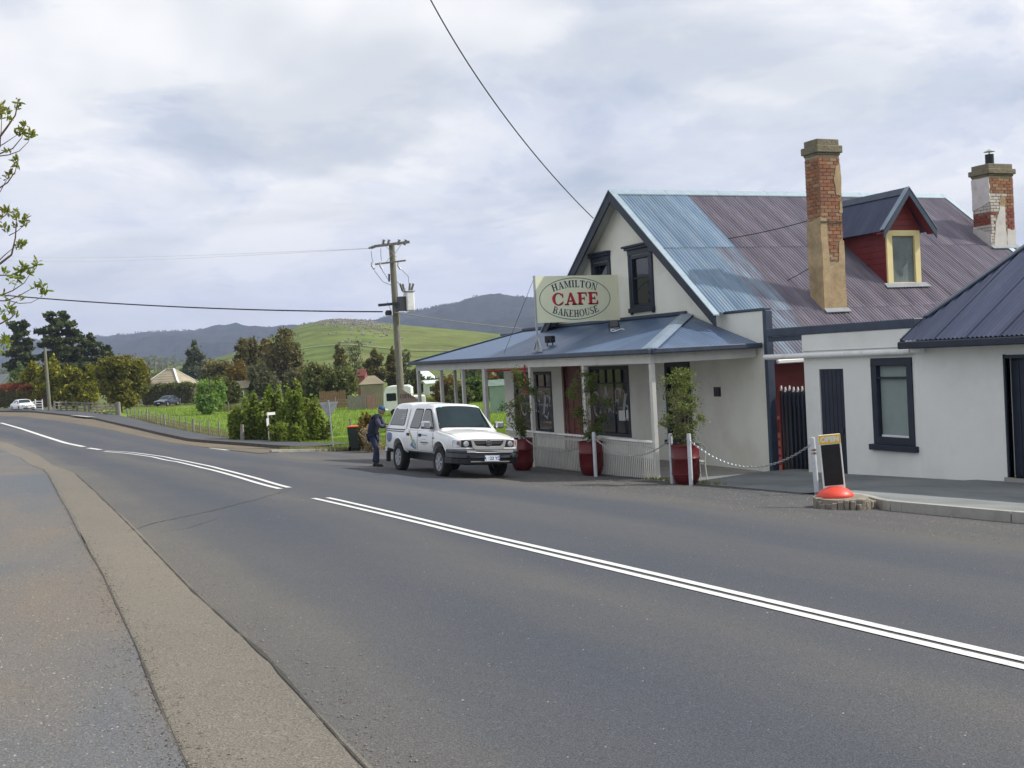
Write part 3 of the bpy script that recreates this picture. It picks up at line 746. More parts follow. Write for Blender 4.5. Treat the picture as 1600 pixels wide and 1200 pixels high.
def window_x(parent, x, y0, y1, z0, z1, fr, gl, fw=.07, depth=.09, mull_y=(), mull_z=(), name='window', sill=None, back='dark', proud=.02, mw=.04, room=.75):
    """sash window in a wall facing -x: frame mesh with pane sub-part"""
    mb = MB(); xa, xb = x-proud, x+depth
    mb.box(xa, xb, y0, y1, z1-fw, z1); mb.box(xa, xb, y0, y1, z0, z0+fw)
    mb.box(xa, xb, y0, y0+fw, z0+fw, z1-fw); mb.box(xa, xb, y1-fw, y1, z0+fw, z1-fw)
    for m in mull_y: mb.box(x+.01, xb-.005, m-mw/2, m+mw/2, z0+fw, z1-fw)
    for m in mull_z: mb.box(x+.0, xb-.01, y0+fw, y1-fw, m-mw/2, m+mw/2)
    w = mb.obj(name, fr, parent, bevel=.006)
    p = MB().box(x+.045, x+.055, y0+fw*.9, y1-fw*.9, z0+fw*.9, z1-fw*.9).obj('pane', gl, w)
    if sill:
        MB().box(x-sill, x+.05, y0-.08, y1+.08, z0-.12, z0-.003).obj('sill', fr, w, bevel=.008)
    if back:  # near-black box, its colour stands in for the dimness of the room
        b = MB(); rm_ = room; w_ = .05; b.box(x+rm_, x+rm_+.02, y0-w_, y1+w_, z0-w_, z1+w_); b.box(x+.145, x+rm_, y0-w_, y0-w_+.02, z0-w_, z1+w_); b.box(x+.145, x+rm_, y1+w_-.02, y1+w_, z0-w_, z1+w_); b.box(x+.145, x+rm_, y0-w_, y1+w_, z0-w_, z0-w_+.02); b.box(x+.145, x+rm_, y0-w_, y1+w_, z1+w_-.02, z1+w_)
        b.obj('dark_room_box', M[back], w)
    return w

# ================================================================ lettering
def R_(x0, y0, x1, y1): return [(x0, y0), (x1, y0), (x1, y1), (x0, y1)]
def ring(cx, cy, rx, ry, a0, a1, tx, ty, n=18):
    q = []
    for i in range(n):
        t0 = rad(a0+(a1-a0)*i/n); t1 = rad(a0+(a1-a0)*(i+1)/n)
        q.append([(cx+rx*math.cos(t0), cy+ry*math.sin(t0)), (cx+rx*math.cos(t1), cy+ry*math.sin(t1)), (cx+(rx-tx)*math.cos(t1), cy+(ry-ty)*math.sin(t1)), (cx+(rx-tx)*math.cos(t0), cy+(ry-ty)*math.sin(t0))])
    return q
S_ = .075
def srf(x0, x1, top=False): return R_(x0, 1-S_, x1, 1) if top else R_(x0, 0, x1, S_)
GL = {
 'H': (.92, [R_(.10, 0, .31, 1), R_(.61, 0, .82, 1), R_(.31, .46, .61, .55), srf(.02, .39), srf(.02, .39, 1), srf(.53, .90), srf(.53, .90, 1)]),
 'A': (.98, [[(.16, 0), (.24, 0), (.50, .86), (.45, 1)], [(.42, 1), (.58, 1), (.92, 0), (.68, 0)], R_(.28, .28, .68, .36), srf(.02, .36), srf(.58, .98)]),
 'M': (1.15, [R_(.13, 0, .21, 1), R_(.82, 0, 1.03, 1), [(.13, 1), (.34, 1), (.62, .22), (.54, 0)], [(.54, 0), (.60, .05), (.88, 1), (.82, 1)], srf(.02, .33), R_(.02, 1-S_, .25, 1), srf(.74, 1.12), R_(.9, 1-S_, 1.12, 1)]),
 'I': (.44, [R_(.11, 0, .32, 1), srf(.02, .41), srf(.02, .41, 1)]),
 'L': (.76, [R_(.11, 0, .32, 1), srf(.02, .72), srf(.02, .42, 1), [(.60, S_), (.72, S_), (.72, .32), (.68, .32)]]),
 'T': (.84, [R_(.31, 0, .52, 1), srf(.2, .64), R_(.03, .92, .80, 1), [(.03, .92), (.12, .92), (.06, .70), (.03, .70)], [(.71, .92), (.80, .92), (.80, .70), (.77, .70)]]),
 'O': (.96, ring(.48, .5, .46, .52, 0, 360, .21, .06, 28)),
 'N': (.96, [R_(.12, 0, .19, 1), R_(.75, 0, .82, 1), [(.10, 1), (.32, 1), (.82, .0), (.66, .0)], srf(.03, .29), R_(.02, 1-S_, .2, 1), srf(.64, .93, 1)]),
 'C': (.90, ring(.48, .5, .46, .52, 42, 318, .21, .06, 24)+[[(.76, .62), (.84, .62), (.84, 1.), (.78, .84)], [(.74, .14), (.80, .10), (.86, .30), (.80, .30)]]),
 'F': (.80, [R_(.11, 0, .32, 1), srf(.02, .43), R_(.02, .92, .74, 1), R_(.32, .46, .52, .54), [(.52, .36), (.57, .36), (.57, .64), (.52, .64)], [(.62, .92), (.74, .92), (.74, .68), (.70, .68)]]),
 'E': (.84, [R_(.11, 0, .32, 1), R_(.02, .92, .74, 1), R_(.32, .46, .52, .54), [(.52, .36), (.57, .36), (.57, .64), (.52, .64)], [(.62, .92), (.74, .92), (.74, .70), (.70, .70)], srf(.02, .78), [(.66, S_), (.78, S_), (.78, .32), (.74, .32)]]),
 'B': (.84, [R_(.11, 0, .32, 1), R_(.02, .93, .45, 1), R_(.02, 0, .45, .07), R_(.3, .48, .48, .55)]+ring(.42, .745, .34, .255, -90, 90, .19, .07, 12)+ring(.44, .265, .37, .265, -90, 90, .20, .07, 12)),
 'K': (.94, [R_(.11, 0, .32, 1), srf(.02, .42), srf(.02, .42, 1), [(.30, .40), (.36, .48), (.80, 1), (.70, 1)], [(.42, .58), (.54, .70), (.94, 0), (.70, 0)], R_(.60, 1-S_, .90, 1), R_(.62, 0, .96, S_)]),
 'U': (.94, [R_(.12, .35, .33, 1), R_(.72, .35, .79, 1), srf(.02, .43, 1), srf(.62, .90, 1)]+ring(.455, .35, .335, .36, 180, 360, .14, .09, 16)),
 'S': (.72, ring(.36, .745, .30, .27, 50, 180, .15, .06, 12)+ring(.36, .745, .30, .27, 180, 262, .15, .14, 8)+ring(.34, .27, .34, .28, -100, 82, .17, .12, 14)+[[(.30, .42), (.34, .58), (.42, .55), (.40, .40)], [(.52, .80), (.60, .72), (.60, 1.), (.55, .94)], [(.04, 0), (.08, .06), (.10, .26), (.04, .26)]]+ring(.34, .27, .34, .28, 200, 262, .06, .06, 6)),
}
def word_mb(word, place, size, gap=.03, squash=1.0):
    """place(s, h) -> 3-D point for distance s along the line and height h above it (both metres)"""
    mb = MB(); w = sum(GL[c][0]*size*squash+gap*size for c in word)-gap*size; x = -w/2
    for c in word:
        adv, polys = GL[c]
        for p in polys: mb.poly([place(x+a*size*squash, b*size) for a, b in p])
        x += adv*size*squash+gap*size
    return mb
def font_mesh(text, size, name='lettering', extrude=0.0, bold=0.0):
    cu = bpy.data.curves.new(name, 'FONT'); cu.body = text; cu.size = size; cu.align_x = 'CENTER'; cu.align_y = 'CENTER'; cu.extrude = extrude; cu.offset = bold
    o = bpy.data.objects.new(name, cu); COL.objects.link(o); bpy.context.view_layer.update()
    me = bpy.data.meshes.new_from_object(o.evaluated_get(bpy.context.evaluated_depsgraph_get())); bpy.data.objects.remove(o); return me
def font_obj(text, size, mat, origin, right, up, parent=None, local=False, bold=0.0, name='lettering'):
    me = font_mesh(text, size, name, 0, bold); me.materials.clear(); me.materials.append(mat)
    r = Vector(right).normalized(); u = Vector(up).normalized(); n = r.cross(u); o = Vector(origin)
    me.transform(Matrix(((r.x, u.x, n.x, o.x), (r.y, u.y, n.y, o.y), (r.z, u.z, n.z, o.z), (0, 0, 0, 1))))
    return mesh_obj(name, me, parent, local)

# ================================================================ the cafe
XW = 16.6
cafe = thing('cafe_building', 'cream gabled cafe with steep rusty iron roof and wraparound verandah', 'building', (XW, 29.3, 0))
ridge_y, ridge_z, eav_y, eav_z = 28.5, 7.60, 23.7, 3.86
win_up = [(27.16, 28.22, 4.22, 5.70), (29.52, 30.44, 4.22, 5.70)]
gf = [(33.75, 36.75, .42, 2.48), (31.78, 32.82, -.1, 2.68), (28.68, 31.1, .5, 2.6), (25.46, 26.70, .54, 2.65)]
wm = wall_x(XW, XW+.14, 22.2, 37.6, -.9, 3.80, gf, None).mesh('wall', M['cream'])
mesh_obj('wall', wm, cafe)
g = wall_x(XW, XW+.14, 23.3, 33.7, 3.80, 7.8, win_up)
me = g.mesh('gable_wall', M['cream']); bm = bmesh.new(); bm.from_mesh(me)
sl_ = (ridge_z-eav_z)/(ridge_y-eav_y)
for sgn in (1, -1):
    nn = Vector((0, -sgn*sl_, 1)).normalized(); 
    bmesh.ops.bisect_plane(bm, geom=bm.verts[:]+bm.edges[:]+bm.faces[:], plane_co=(0, ridge_y, ridge_z-.06), plane_no=nn, clear_outer=True)
bm.to_mesh(me); bm.free(); mesh_obj('gable_wall', me, cafe)
# caps over the wing walls, corner board
for ya, yb in ((22.12, 23.8), (33.3, 37.7)): MB().box(XW-.03, XW+.17, ya, yb, 3.803, 3.87).obj('wall_cap', M['navy_trim'], cafe, bevel=.01)
MB().box(XW-.035, XW+.16, 22.07, 22.20, -.9, 3.80).obj('corner_board', M['navy_trim'], cafe, bevel=.01)
# body of the house behind
MB().box(XW+.31, 28.7, 22.65, 34.0, -.9, 2.45).obj('rear_wall', M['red_board'], cafe)
for i in range(13):
    z = -.1+i*.2
    MB().prism([(XW+.32, 22.645, z), (XW+.32, 22.610, z), (XW+.32, 22.635, z+.205), (XW+.32, 22.645, z+.205)], (4.2, 0, 0)).obj('weatherboard', M['red_board'], cafe)
MB().box(28.55, 28.7, 22.66, 33.9, 2.455, 3.2).obj('end_wall', M['cream'], cafe)
# main roof: front slope in two runs of sheets, back slope in one
vs_ = Vector((0, 1, sl_)).normalized(); Ls = math.hypot(ridge_y-eav_y, ridge_z-eav_z)
LY = 22.14; lowL = math.hypot(eav_y-LY, sl_*(eav_y-LY))
def rm(i, r): return M['roof_blue'] if i < 2 or (i == 2 and r == 1) else M['roof_mix'] if i == 2 else M['roof_purple']
W0 = 16.22
roof_sheets(cafe, (W0, eav_y-.02, eav_z-.02*sl_), (1, 0, 0), vs_, 12.55, Ls-.03, rm, rows=2, jitter=.003, seed=1)
ol = Vector((16.84, LY, eav_z-(eav_y-LY)*sl_))
roof_sheets(cafe, ol, (1, 0, 0), vs_, 11.9, lowL+.08, lambda i, r: M['roof_mix'] if i < 2 else M['roof_purple'], rows=1, jitter=.003, seed=2)
vb = Vector((0, -1, sl_)).normalized()
roof_sheets(cafe, (28.78, 2*ridge_y-eav_y+.3, eav_z-.3*sl_), (-1, 0, 0), vb, 12.55, Ls+.36, lambda i, r: M['roof_purple'], rows=1, seed=3)
# ridge capping: pale, in lengths, and barge boards
for i in range(7):
    x0 = W0-.02+i*1.80; mb = MB()
    for s in (1, -1):
        mb.prism([(x0, ridge_y, ridge_z+.055), (x0, ridge_y+s*.20, ridge_z+.055-.20*sl_), (x0, ridge_y+s*.20, ridge_z+.03-.20*sl_), (x0, ridge_y, ridge_z+.02)], (1.79, 0, 0))
    mb.obj('ridge_cap', M['flash'], cafe)
def barge(x0, x1, drop, mat, ya, name='barge_board', ext=.0):
    for s in (1, -1):
        yl = ridge_y-s*(ridge_y-ya); zl = ridge_z-(ridge_y-ya)*sl_
        MB().prism([(x0, ridge_y, ridge_z+.0), (x0, yl, zl+.0), (x0, yl, zl-drop*.9), (x0, ridge_y, ridge_z-drop)], (x1-x0, 0, 0)).obj(name, mat, cafe)
barge(16.16, 16.215, .30, M['navy'], 23.58)
barge(28.72, 28.78, .20, M['navy'], 23.58)
for s in (1, -1):       # pale barge capping seen along the top edge
    yl = ridge_y-s*(ridge_y-23.56); zl = ridge_z-(ridge_y-23.56)*sl_
    MB().prism([(16.13, ridge_y, ridge_z+.05), (16.13, yl, zl+.05), (16.13, yl, zl+.02), (16.13, ridge_y, ridge_z+.02)], (.17, 0, 0)).obj('barge_capping', M['flash'], cafe)
    MB().prism([(28.66, ridge_y, ridge_z+.06), (28.66, yl, zl+.06), (28.66, yl, zl+.02), (28.66, ridge_y, ridge_z+.02)], (.20, 0, 0)).obj('barge_capping', M['flash'], cafe)
    yl2 = ridge_y-s*4.6; zl2 = ridge_z-4.6*sl_
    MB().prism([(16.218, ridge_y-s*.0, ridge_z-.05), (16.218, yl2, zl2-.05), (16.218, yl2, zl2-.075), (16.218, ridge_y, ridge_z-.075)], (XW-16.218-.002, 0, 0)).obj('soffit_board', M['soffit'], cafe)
# eave cap at the lower roof edge, gutter
MB().box(16.84, 21.6, 22.03, 22.12, 2.52, 2.62).obj('gutter', M['white'], cafe, bevel=.02)
# rust stains on the sheet laps are in the material; the guy wire fixing is separate
# upper gable windows with hood moulds
for ya, yb, za, zb in win_up:
    w = window_x(cafe, XW, ya, yb, za, zb, M['navy'], M['glass_dark'], .09, .10, (), ((za+zb)/2+.1,), proud=.035, room=.3)
    MB().box(XW-.05, XW+.02, ya-.12, ya, za-.18, zb+.02).box(XW-.05, XW+.02, yb, yb+.12, za-.18, zb+.02).box(XW-.055, XW+.02, ya-.12, yb+.12, zb+.02, zb+.17).obj('architrave', M['navy'], w, bevel=.01)
    MB().box(XW-.12, XW+.02, ya-.14, yb+.20, zb+.172, zb+.24).box(XW-.17, XW+.02, ya-.16, yb+.27, zb+.24, zb+.30).obj('hood_mould', M['navy'], w, bevel=.012)
    MB().box(XW-.10, XW+.02, ya-.14, yb+.14, za-.13, za-.0).obj('sill', M['navy'], w, bevel=.01)
# ground floor windows, door
M['cream_in'] = paint('curtain_cream', (.34, .33, .28), .9, .1, 4, 0)
for (ya, yb, za, zb), nm in ((gf[0], 'shop_window'), (gf[2], 'shop_window')):
    k = (yb-ya)/5
    w = window_x(cafe, XW, ya, yb, za, zb, M['navy'], M['glass_dark'], .10, .12, ((ya+yb)/2-.25,), (zb-.52,), name=nm)
    for i in range(1, 5): MB().box(XW+.01, XW+.085, ya+i*k-.02, ya+i*k+.02, zb-.50, zb-.1).obj('transom_bar', M['navy'], w)
    mb = MB()
    for i in range(5): mb.box(XW+.16, XW+.18, ya+.16+i*k, ya+i*k+k-.06, zb-.48, zb-.10)
    mb.obj('curtain_or_reflection', M['cream_in'], w)
    # big serif letters CAFE rising in an arc on the glass
    cy = (ya+yb)/2; Rr = 2.2; cz = za+.70
    def pl(s, h, cy=cy, cz=cz, Rr=Rr):
        t = s/(Rr); return (XW+.040, cy-(Rr+h*.9)*math.sin(t), cz-Rr+(Rr+h*1.0)*math.cos(t))
    word_mb('CAFE', pl, .80, .06, .70).obj('lettering', M['text_grey'], w)
n0 = MB().box(XW+.025, XW+.035, 29.05, 29.42, .98, 1.28).box(XW+.026, XW+.034, 28.80, 28.98, 1.05, 1.30).obj('paper_notice', M['text_white'], cafe)
window_x(cafe, XW, *gf[3], M['navy'], M['glass_dark'], .12, .12, (), (1.7,), name='window', sill=.08)
dr = MB().box(XW+.06, XW+.12, 31.78, 32.82, -.1, 2.68).obj('door', M['red_door'], cafe)
MB().box(XW-.03, XW+.05, 31.66, 31.78, -.1, 2.78).box(XW-.03, XW+.05, 32.82, 32.94, -.1, 2.78).box(XW-.03, XW+.05, 31.78, 32.82, 2.68, 2.78).obj('door_frame', M['red_door'], dr, bevel=.006)
for z in (.15, 1.25): MB().box(XW+.045, XW+.058, 31.95, 32.25, z, z+.85).box(XW+.045, XW+.058, 32.36, 32.66, z, z+.85).obj('panel', M['red_door'], dr, bevel=.005)
MB().cbox((XW+.03, 31.90, 1.15), (.05, .05, .14)).obj('handle', M['galv'], dr)
vt = MB().box(XW-.025, XW+.01, 24.10, 24.38, 1.74, 1.98)
for i in range(5): vt.box(XW-.04, XW-.026, 24.12, 24.36, 1.76+i*.042, 1.785+i*.042)
vt.obj('vent', M['black'], cafe)
# -------- verandah
VX, VZ, TZ = 13.52, 3.02, 3.90
VY0, VY1 = 22.36, 38.75
vsl = (TZ-VZ)/(XW-VX); VL = math.hypot(XW-VX, TZ-VZ)
hd = (XW-VX)
# front plane: sheets run down towards -x
roof_sheets(cafe, (VX, VY1, VZ), (0, -1, 0), (1, 0, vsl), VY1-VY0, VL, lambda i, r: M['roof_ver'], seed=5, clips3=[((VX, VY0, VZ), (1, -1, 0)), ((VX, VY1, VZ), (1, 1, 0))], amp=.006, pitch=.127, sheet=.762)
roof_sheets(cafe, (VX, VY0, VZ), (1, 0, 0), (0, 1, vsl), hd, VL, lambda i, r: M['roof_ver'], seed=6, clips3=[((VX, VY0, VZ), (-1, 1, 0))], amp=.006, pitch=.127, sheet=.762)
roof_sheets(cafe, (XW, VY1, VZ), (-1, 0, 0), (0, -1, vsl), hd, VL, lambda i, r: M['roof_ver'], seed=7, clips3=[((VX, VY1, VZ), (-1, -1, 0))], amp=.006, pitch=.127, sheet=.762)
M['hipcap'] = corrug('pale_hip_flashing', (.20, .26, .33), (.26, .33, .40), (.15, .2, .26), .4, .2, .3)
for y0, s in ((VY0, 1), (VY1, -1)):
    mb = MB(); a = Vector((VX-.03, y0-.03*s, VZ+.03)); b = Vector((XW-.01, y0+s*hd, TZ+.02)); d = (b-a).normalized()
    for q in (Vector((.13, -.13*s, -.02)), Vector((-.13, .13*s, -.02))):
        qq = q.copy(); 
        mb.prism([a, a+qq, b+qq, b], (0, 0, .012))
    mb.obj('hip_flashing', M['hipcap'], cafe)
MB().box(XW-.10, XW-.002, VY0+hd, VY1-hd, TZ-.01, TZ+.09).obj('wall_flashing', M['navy_trim'], cafe, bevel=.02)
# gutters / fascia: slate blue, on three sides; beam below
def gut(a, b, nm='verandah_gutter'):
    return MB().bar(a, b, .12, .12).obj(nm, M['navy_trim'], cafe, bevel=.018)
gut((VX-.06, VY0-.10, VZ-.035), (VX-.06, VY1+.10, VZ-.035)); gut((VX+.003, VY0-.06, VZ-.036), (XW-.02, VY0-.06, VZ-.036)); gut((VX+.003, VY1+.06, VZ-.036), (XW+.0, VY1+.06, VZ-.036))
PX = 13.66; PY0 = 22.53
MB().box(PX-.05, PX+.05, PY0-.05, VY1-.15, 2.70, 2.92).obj('verandah_beam', M['post'], cafe, bevel=.006)
MB().box(PX+.053, XW-.04, PY0-.05, PY0+.05, 2.70, 2.92).obj('verandah_beam', M['post'], cafe, bevel=.006)
MB().box(PX+.053, XW-.02, VY1-.25, VY1-.15, 2.70, 2.92).obj('verandah_beam', M['post'], cafe, bevel=.006)
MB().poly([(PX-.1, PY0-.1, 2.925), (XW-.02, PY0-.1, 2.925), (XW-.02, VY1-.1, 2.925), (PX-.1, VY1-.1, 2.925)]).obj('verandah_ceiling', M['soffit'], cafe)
posts = [PY0, 25.83, 29.07, 32.36, 34.2, 36.2, 38.5]
for i, y in enumerate(posts):
    z0 = float(zg(PX, y))-.1
    MB().box(PX-.055, PX+.055, y-.055, y+.055, z0, 2.698).obj('verandah_post', M['post'], cafe, bevel=.008)
for (x, y) in ((15.25, 36.3), (15.1, 38.6)):
    MB().box(x-.05, x+.05, y-.05, y+.05, -.8, 2.698).obj('verandah_post', M['post'], cafe, bevel=.008)
MB().tube([(PX-.02, 32.36+.14, -.5), (PX-.02, 32.36+.14, 2.9)], .035, 8).obj('downpipe', M['post'], cafe, smooth=60)
# deck
MB().box(PX+.07, XW-.003, PY0+.0, VY1-.2, -.9, -.045).obj('verandah_floor', M['concrete'], cafe)
# balustrade bays: capped rail and narrow upright battens
bays = [(PY0, 25.83), (25.83, 29.07), (29.07, 31.0)]
for a, b in bays:
    a += .06; b -= .06
    r = MB().box(PX-.045, PX+.045, a, b, .855, .905).obj('balustrade_rail', M['white'], cafe, bevel=.008)
    n = int((b-a)/.088); mb = MB()
    for i in range(n):
        y = a+(i+.5)*(b-a)/n; mb.box(PX-.006, PX+.006, y-.019, y+.019, float(zg(PX, y))+.03, .853)
    mb.box(PX+.008, PX+.03, a, b, .74, .79)
    mb.obj('batten', M['post'], r, kind='stuff')
# red bracket for a hanging sign beside the third post
mb = MB(); zb = 2.66
mb.tube([(PX-.1, 29.15, zb), (PX-.1, 32.0, zb-.03)], .028, 6); mb.tube([(PX-.1, 29.25, zb+.12), (PX-.1, 29.25, 1.95)], .024, 6)
def curl(y, z, r):
    return [(PX-.1, y+r*math.cos(t)*(1-t/9), z+r*math.sin(t)*(1-t/9)) for t in np.linspace(0, 6.0, 22)]
mb.tube(curl(29.75, zb-.25, .20), .012, 5); mb.tube(curl(31.3, zb-.16, .10), .012, 5)
tag(mb.obj('sign_bracket', M['red_metal'], cafe, smooth=60))
# two black floodlights standing on the verandah roof, and a coil of pale wire
def flood(loc, rz, lab):
    x, y, z = loc; t = thing('floodlight', lab, 'lamp', loc, rz)
    MB().box(-.10, .10, -.13, .13, .10, .30).obj('housing', M['black'], t, True, bevel=.02)
    MB().box(-.115, -.101, -.11, .11, .12, .28).obj('lens', M['glass_dark'], t, True)
    MB().bar((0, -.14, 0), (0, -.14, .2), .02, .03).bar((0, .14, 0), (0, .14, .2), .02, .03).bar((0, -.14, .01), (0, .14, .01), .03, .02).obj('bracket', M['steel_dark'], t, True)
    return t
def vrz(x): return VZ+(x-VX)*vsl
flood((15.45, 27.35, vrz(15.45)+.01), rad(60), 'small black floodlight on the verandah roof right of the yellow sign')
flood((14.35, 29.15, vrz(14.35)+.01), rad(120), 'small black floodlight on the verandah roof by the foot of the sign post')
tag(MB().tube([(15.35+.06*math.cos(t)*3, 26.95+.03*t, vrz(15.35)+.05+.03*math.sin(t*2)) for t in np.linspace(0, 5, 16)], .014, 5).obj('cable', M['white'], smooth=60), 'short loop of white cable beside the floodlight on the verandah roof', 'cable')
# -------- dormer
DX0, DX1, DY = 22.52, 23.77, 24.47; DC = (DX0+DX1)/2; DEZ, DRZ = 5.94, 7.07
dm = MB().box(DX0+.035, DX1-.035, DY+.09, DY+.3, 4.33, DEZ-.02).prism([(DX0+.035, DY+.3, 4.33), (DX0+.035, DY+2.0, DEZ-.02), (DX0+.035, DY+.3, DEZ-.02)], (DX1-DX0-.07, 0, 0)).obj('dormer', M['red_board'], cafe)
def rz_at(y): return ridge_z-(ridge_y-y)*sl_
for X, s in ((DX0, -1), (DX1, 1)):
    k = 9
    for i in range(k):
        z0 = 4.37+i*.174; z1 = z0+.176
        yb0 = ridge_y-(ridge_z-z0)/sl_; yb1 = ridge_y-(ridge_z-z1)/sl_
        if z1 > DEZ: continue
        MB().prism([(X, DY+.02, z0), (X, max(yb1, DY+.05)+.12, z0), (X, max(yb1, DY+.05)+.12, z1), (X, DY+.02, z1)], (s*(-.03), 0, 0)).prism([(X+s*.001, DY+.02, z0), (X+s*.001, max(yb1, DY+.05)+.12, z0), (X+s*.001, max(yb1, DY+.05)+.12, z0+.02), (X+s*.001, DY+.02, z0+.02)], (s*.014, 0, 0)).obj('weatherboard', M['red_board'], dm)
# gable boards
for i in range(7):
    z0 = DEZ+i*.165; z1 = z0+.16; h0 = (DRZ-z0)/(DRZ-DEZ)*(DX1-DX0)/2*1.18; h1 = max(.02, (DRZ-z1)/(DRZ-DEZ)*(DX1-DX0)/2*1.18)
    if z0 > DRZ-.12: break
    MB().prism([(DC-h0, DY+.03, z0), (DC+h0, DY+.03, z0), (DC+h1, DY+.045, min(z1, DRZ)), (DC-h1, DY+.045, min(z1, DRZ))], (0, .03, 0)).obj('weatherboard', M['red_board'], dm)
# window in dormer facing -y
wn_ = MB()
fx0, fx1, fz0, fz1 = DX0+.02, DX1-.02, 4.42, DEZ+.02
wn_.box(fx0, fx0+.20, DY-.03, DY+.08, fz0, fz1).box(fx1-.20, fx1, DY-.03, DY+.08, fz0, fz1).box(fx0+.2, fx1-.2, DY-.03, DY+.08, fz1-.15, fz1).box(fx0-.04, fx1+.04, DY-.10, DY+.08, fz0-.12, fz0-.001).box(fx0+.2, fx1-.2, DY-.015, DY+.06, fz0, fz0+.10)
dw = wn_.obj('window', M['yellow_trim'], dm, bevel=.01)
MB().box(fx0+.2, fx1-.2, DY+.03, DY+.04, fz0+.1, fz1-.15).obj('pane', M['glass_clear'], dm)
MB().box(fx0+.2, fx1-.2, DY+.05, DY+.055, fz0+.1, fz1-.15).obj('curtain_or_reflection', M['grey_reflect'], dm)  # no cloth here: a grey sheet behind the pane imitates its reflection

# dormer roof: two slopes of navy corrugated iron running back into the main roof
dy0 = DY-.30; back = ridge_y-(ridge_z-DRZ)/sl_+.05
for s in (-1, 1):
    xe = DC+s*.92; ze = DEZ-.02; ln = math.hypot(.92, DRZ-ze)
    O = (xe, dy0, ze) if s > 0 else (xe, back+.3, ze); uu = (0, 1, 0) if s > 0 else (0, -1, 0)
    vv = Vector((-s*.92, 0, DRZ-ze))
    for o_ in roof_sheets(dm, O, uu, vv, back-dy0+.3, ln, lambda i, r: M['roof_navy'], seed=8, clips3=[((0, ridge_y, ridge_z-.01), (0, sl_, -1))]): pass
    # barge boards on the dormer gable and its ridge cap
    MB().prism([(DC, dy0-.03, DRZ+.05), (xe+s*.03, dy0-.03, ze-.0), (xe+s*.03, dy0-.03, ze-.20), (DC, dy0-.03, DRZ-.17)], (0, .04, 0)).obj('barge_board', M['navy_trim'], dm)
    MB().prism([(DC, dy0-.04, DRZ+.07), (xe+s*.05, dy0-.04, ze+.05), (xe+s*.05, dy0-.04, ze+.03), (DC, dy0-.04, DRZ+.045)], (0, .16, 0)).obj('barge_capping', M['hipcap'], dm)
    MB().prism([(DC, dy0, DRZ+.06), (DC+s*.15, dy0, DRZ+.06-.15*(DRZ-ze)/.92), (DC+s*.15, dy0, DRZ+.045-.15*(DRZ-ze)/.92), (DC, dy0, DRZ+.04)], (0, back-dy0, 0)).obj('ridge_cap', M['navy_trim'], dm)
    MB().prism([(DC, dy0+.01, DRZ-.05), (xe, dy0+.01, ze-.05), (xe, dy0+.01, ze-.07), (DC, dy0+.01, DRZ-.07)], (0, .30, 0)).obj('soffit_board', M['red_board'], dm)
# flashing under the dormer window
MB().prism([(DX0-.12, DY-.02, 4.50), (DX1+.14, DY-.02, 4.50), (DX1+.18, DY-.18, 4.50-.16*sl_), (DX0-.16, DY-.18, 4.50-.16*sl_)], (0, 0, .012)).obj('flashing', M['lead'], dm)
# -------- chimneys
def ch_base(x0, x1, y0, y1): return rz_at(y0)-.15
c1x0, c1x1, c1y0, c1y1, c1t = 19.60, 20.29, 23.60, 24.12, 8.24
z0 = rz_at(c1y0)-.1
ch = MB().box(c1x0, c1x1, c1y0, c1y1, z0, c1t-.40).obj('chimney', M['mortar'], cafe)
def sk1(ax, c, z):
    if ax == 'x': return M['brick'] if z > 6.05 else None
    u = c-c1x0
    if z > 6.22: return None if (u > .50 and 6.75 < z < 7.60) or (u > .60 and z < 6.60) else M['brick']
    if z < 4.95: return None
    if u < .18+(.10 if z < 5.40 else 0): return None
    if u > .55 and z < 5.65: return None
    if z < 5.10 and u > .4: return None
    return M['brick']
bricks(ch, c1x0, c1x1, c1y0, c1y1, 4.90, c1t-.42, M['brick'], .095, .24, sk1, 4)
def slab_outline(seed, pts, jit=.02, k=5):
    rng = random.Random(seed); out_ = []
    for (a, b) in zip(pts, pts[1:]+pts[:1]):
        for i in range(k):
            t = i/k; j = 0 if i == 0 else jit
            out_.append((a[0]+(b[0]-a[0])*t+rng.uniform(-j, j), a[1]+(b[1]-a[1])*t+rng.uniform(-j, j)))
    return out_
def plaster(ax, pts, fixed, t, mat, seed, nm='render_patch', par=None, jit=.02):
    o = slab_outline(seed, pts, jit)
    if ax == 'y': P3 = [(a, fixed, b) for a, b in o]; off = (0, -t, 0)
    else: P3 = [(fixed, a, b) for a, b in o]; off = (-t, 0, 0)
    mb = MB().prism(P3, off); me = mb.mesh(nm, mat); bm = bmesh.new(); bm.from_mesh(me)
    bmesh.ops.triangulate(bm, faces=[f for f in bm.faces if len(f.verts) > 4]); bm.to_mesh(me); bm.free()
    return mesh_obj(nm, me, par)
f = c1y0+.001
plaster('y', [(c1x0-.03, z0), (c1x1+.01, z0), (c1x1+.01, 5.60), (c1x0+.55, 5.55), (c1x0+.50, 5.05), (c1x0+.20, 4.92), (c1x0+.16, 6.18), (c1x0-.03, 6.18)], f, .034, M['plaster'], 1, par=ch, jit=.012)
plaster('y', [(c1x0+.52, 6.80), (c1x1+.005, 6.75), (c1x1+.005, 7.58), (c1x0+.56, 7.56), (c1x0+.46, 7.20)], f, .032, M['plaster'], 2, par=ch)
plaster('y', [(c1x0+.60, 6.32), (c1x1+.005, 6.32), (c1x1+.005, 6.62), (c1x0+.63, 6.60)], f, .032, M['plaster'], 3, par=ch)
plaster('x', [(c1y0-.03, z0), (c1y1+.01, z0), (c1y1+.01, 6.10), (c1y0-.03, 6.22)], c1x0+.001, .036, M['plaster'], 4, par=ch, jit=.02)
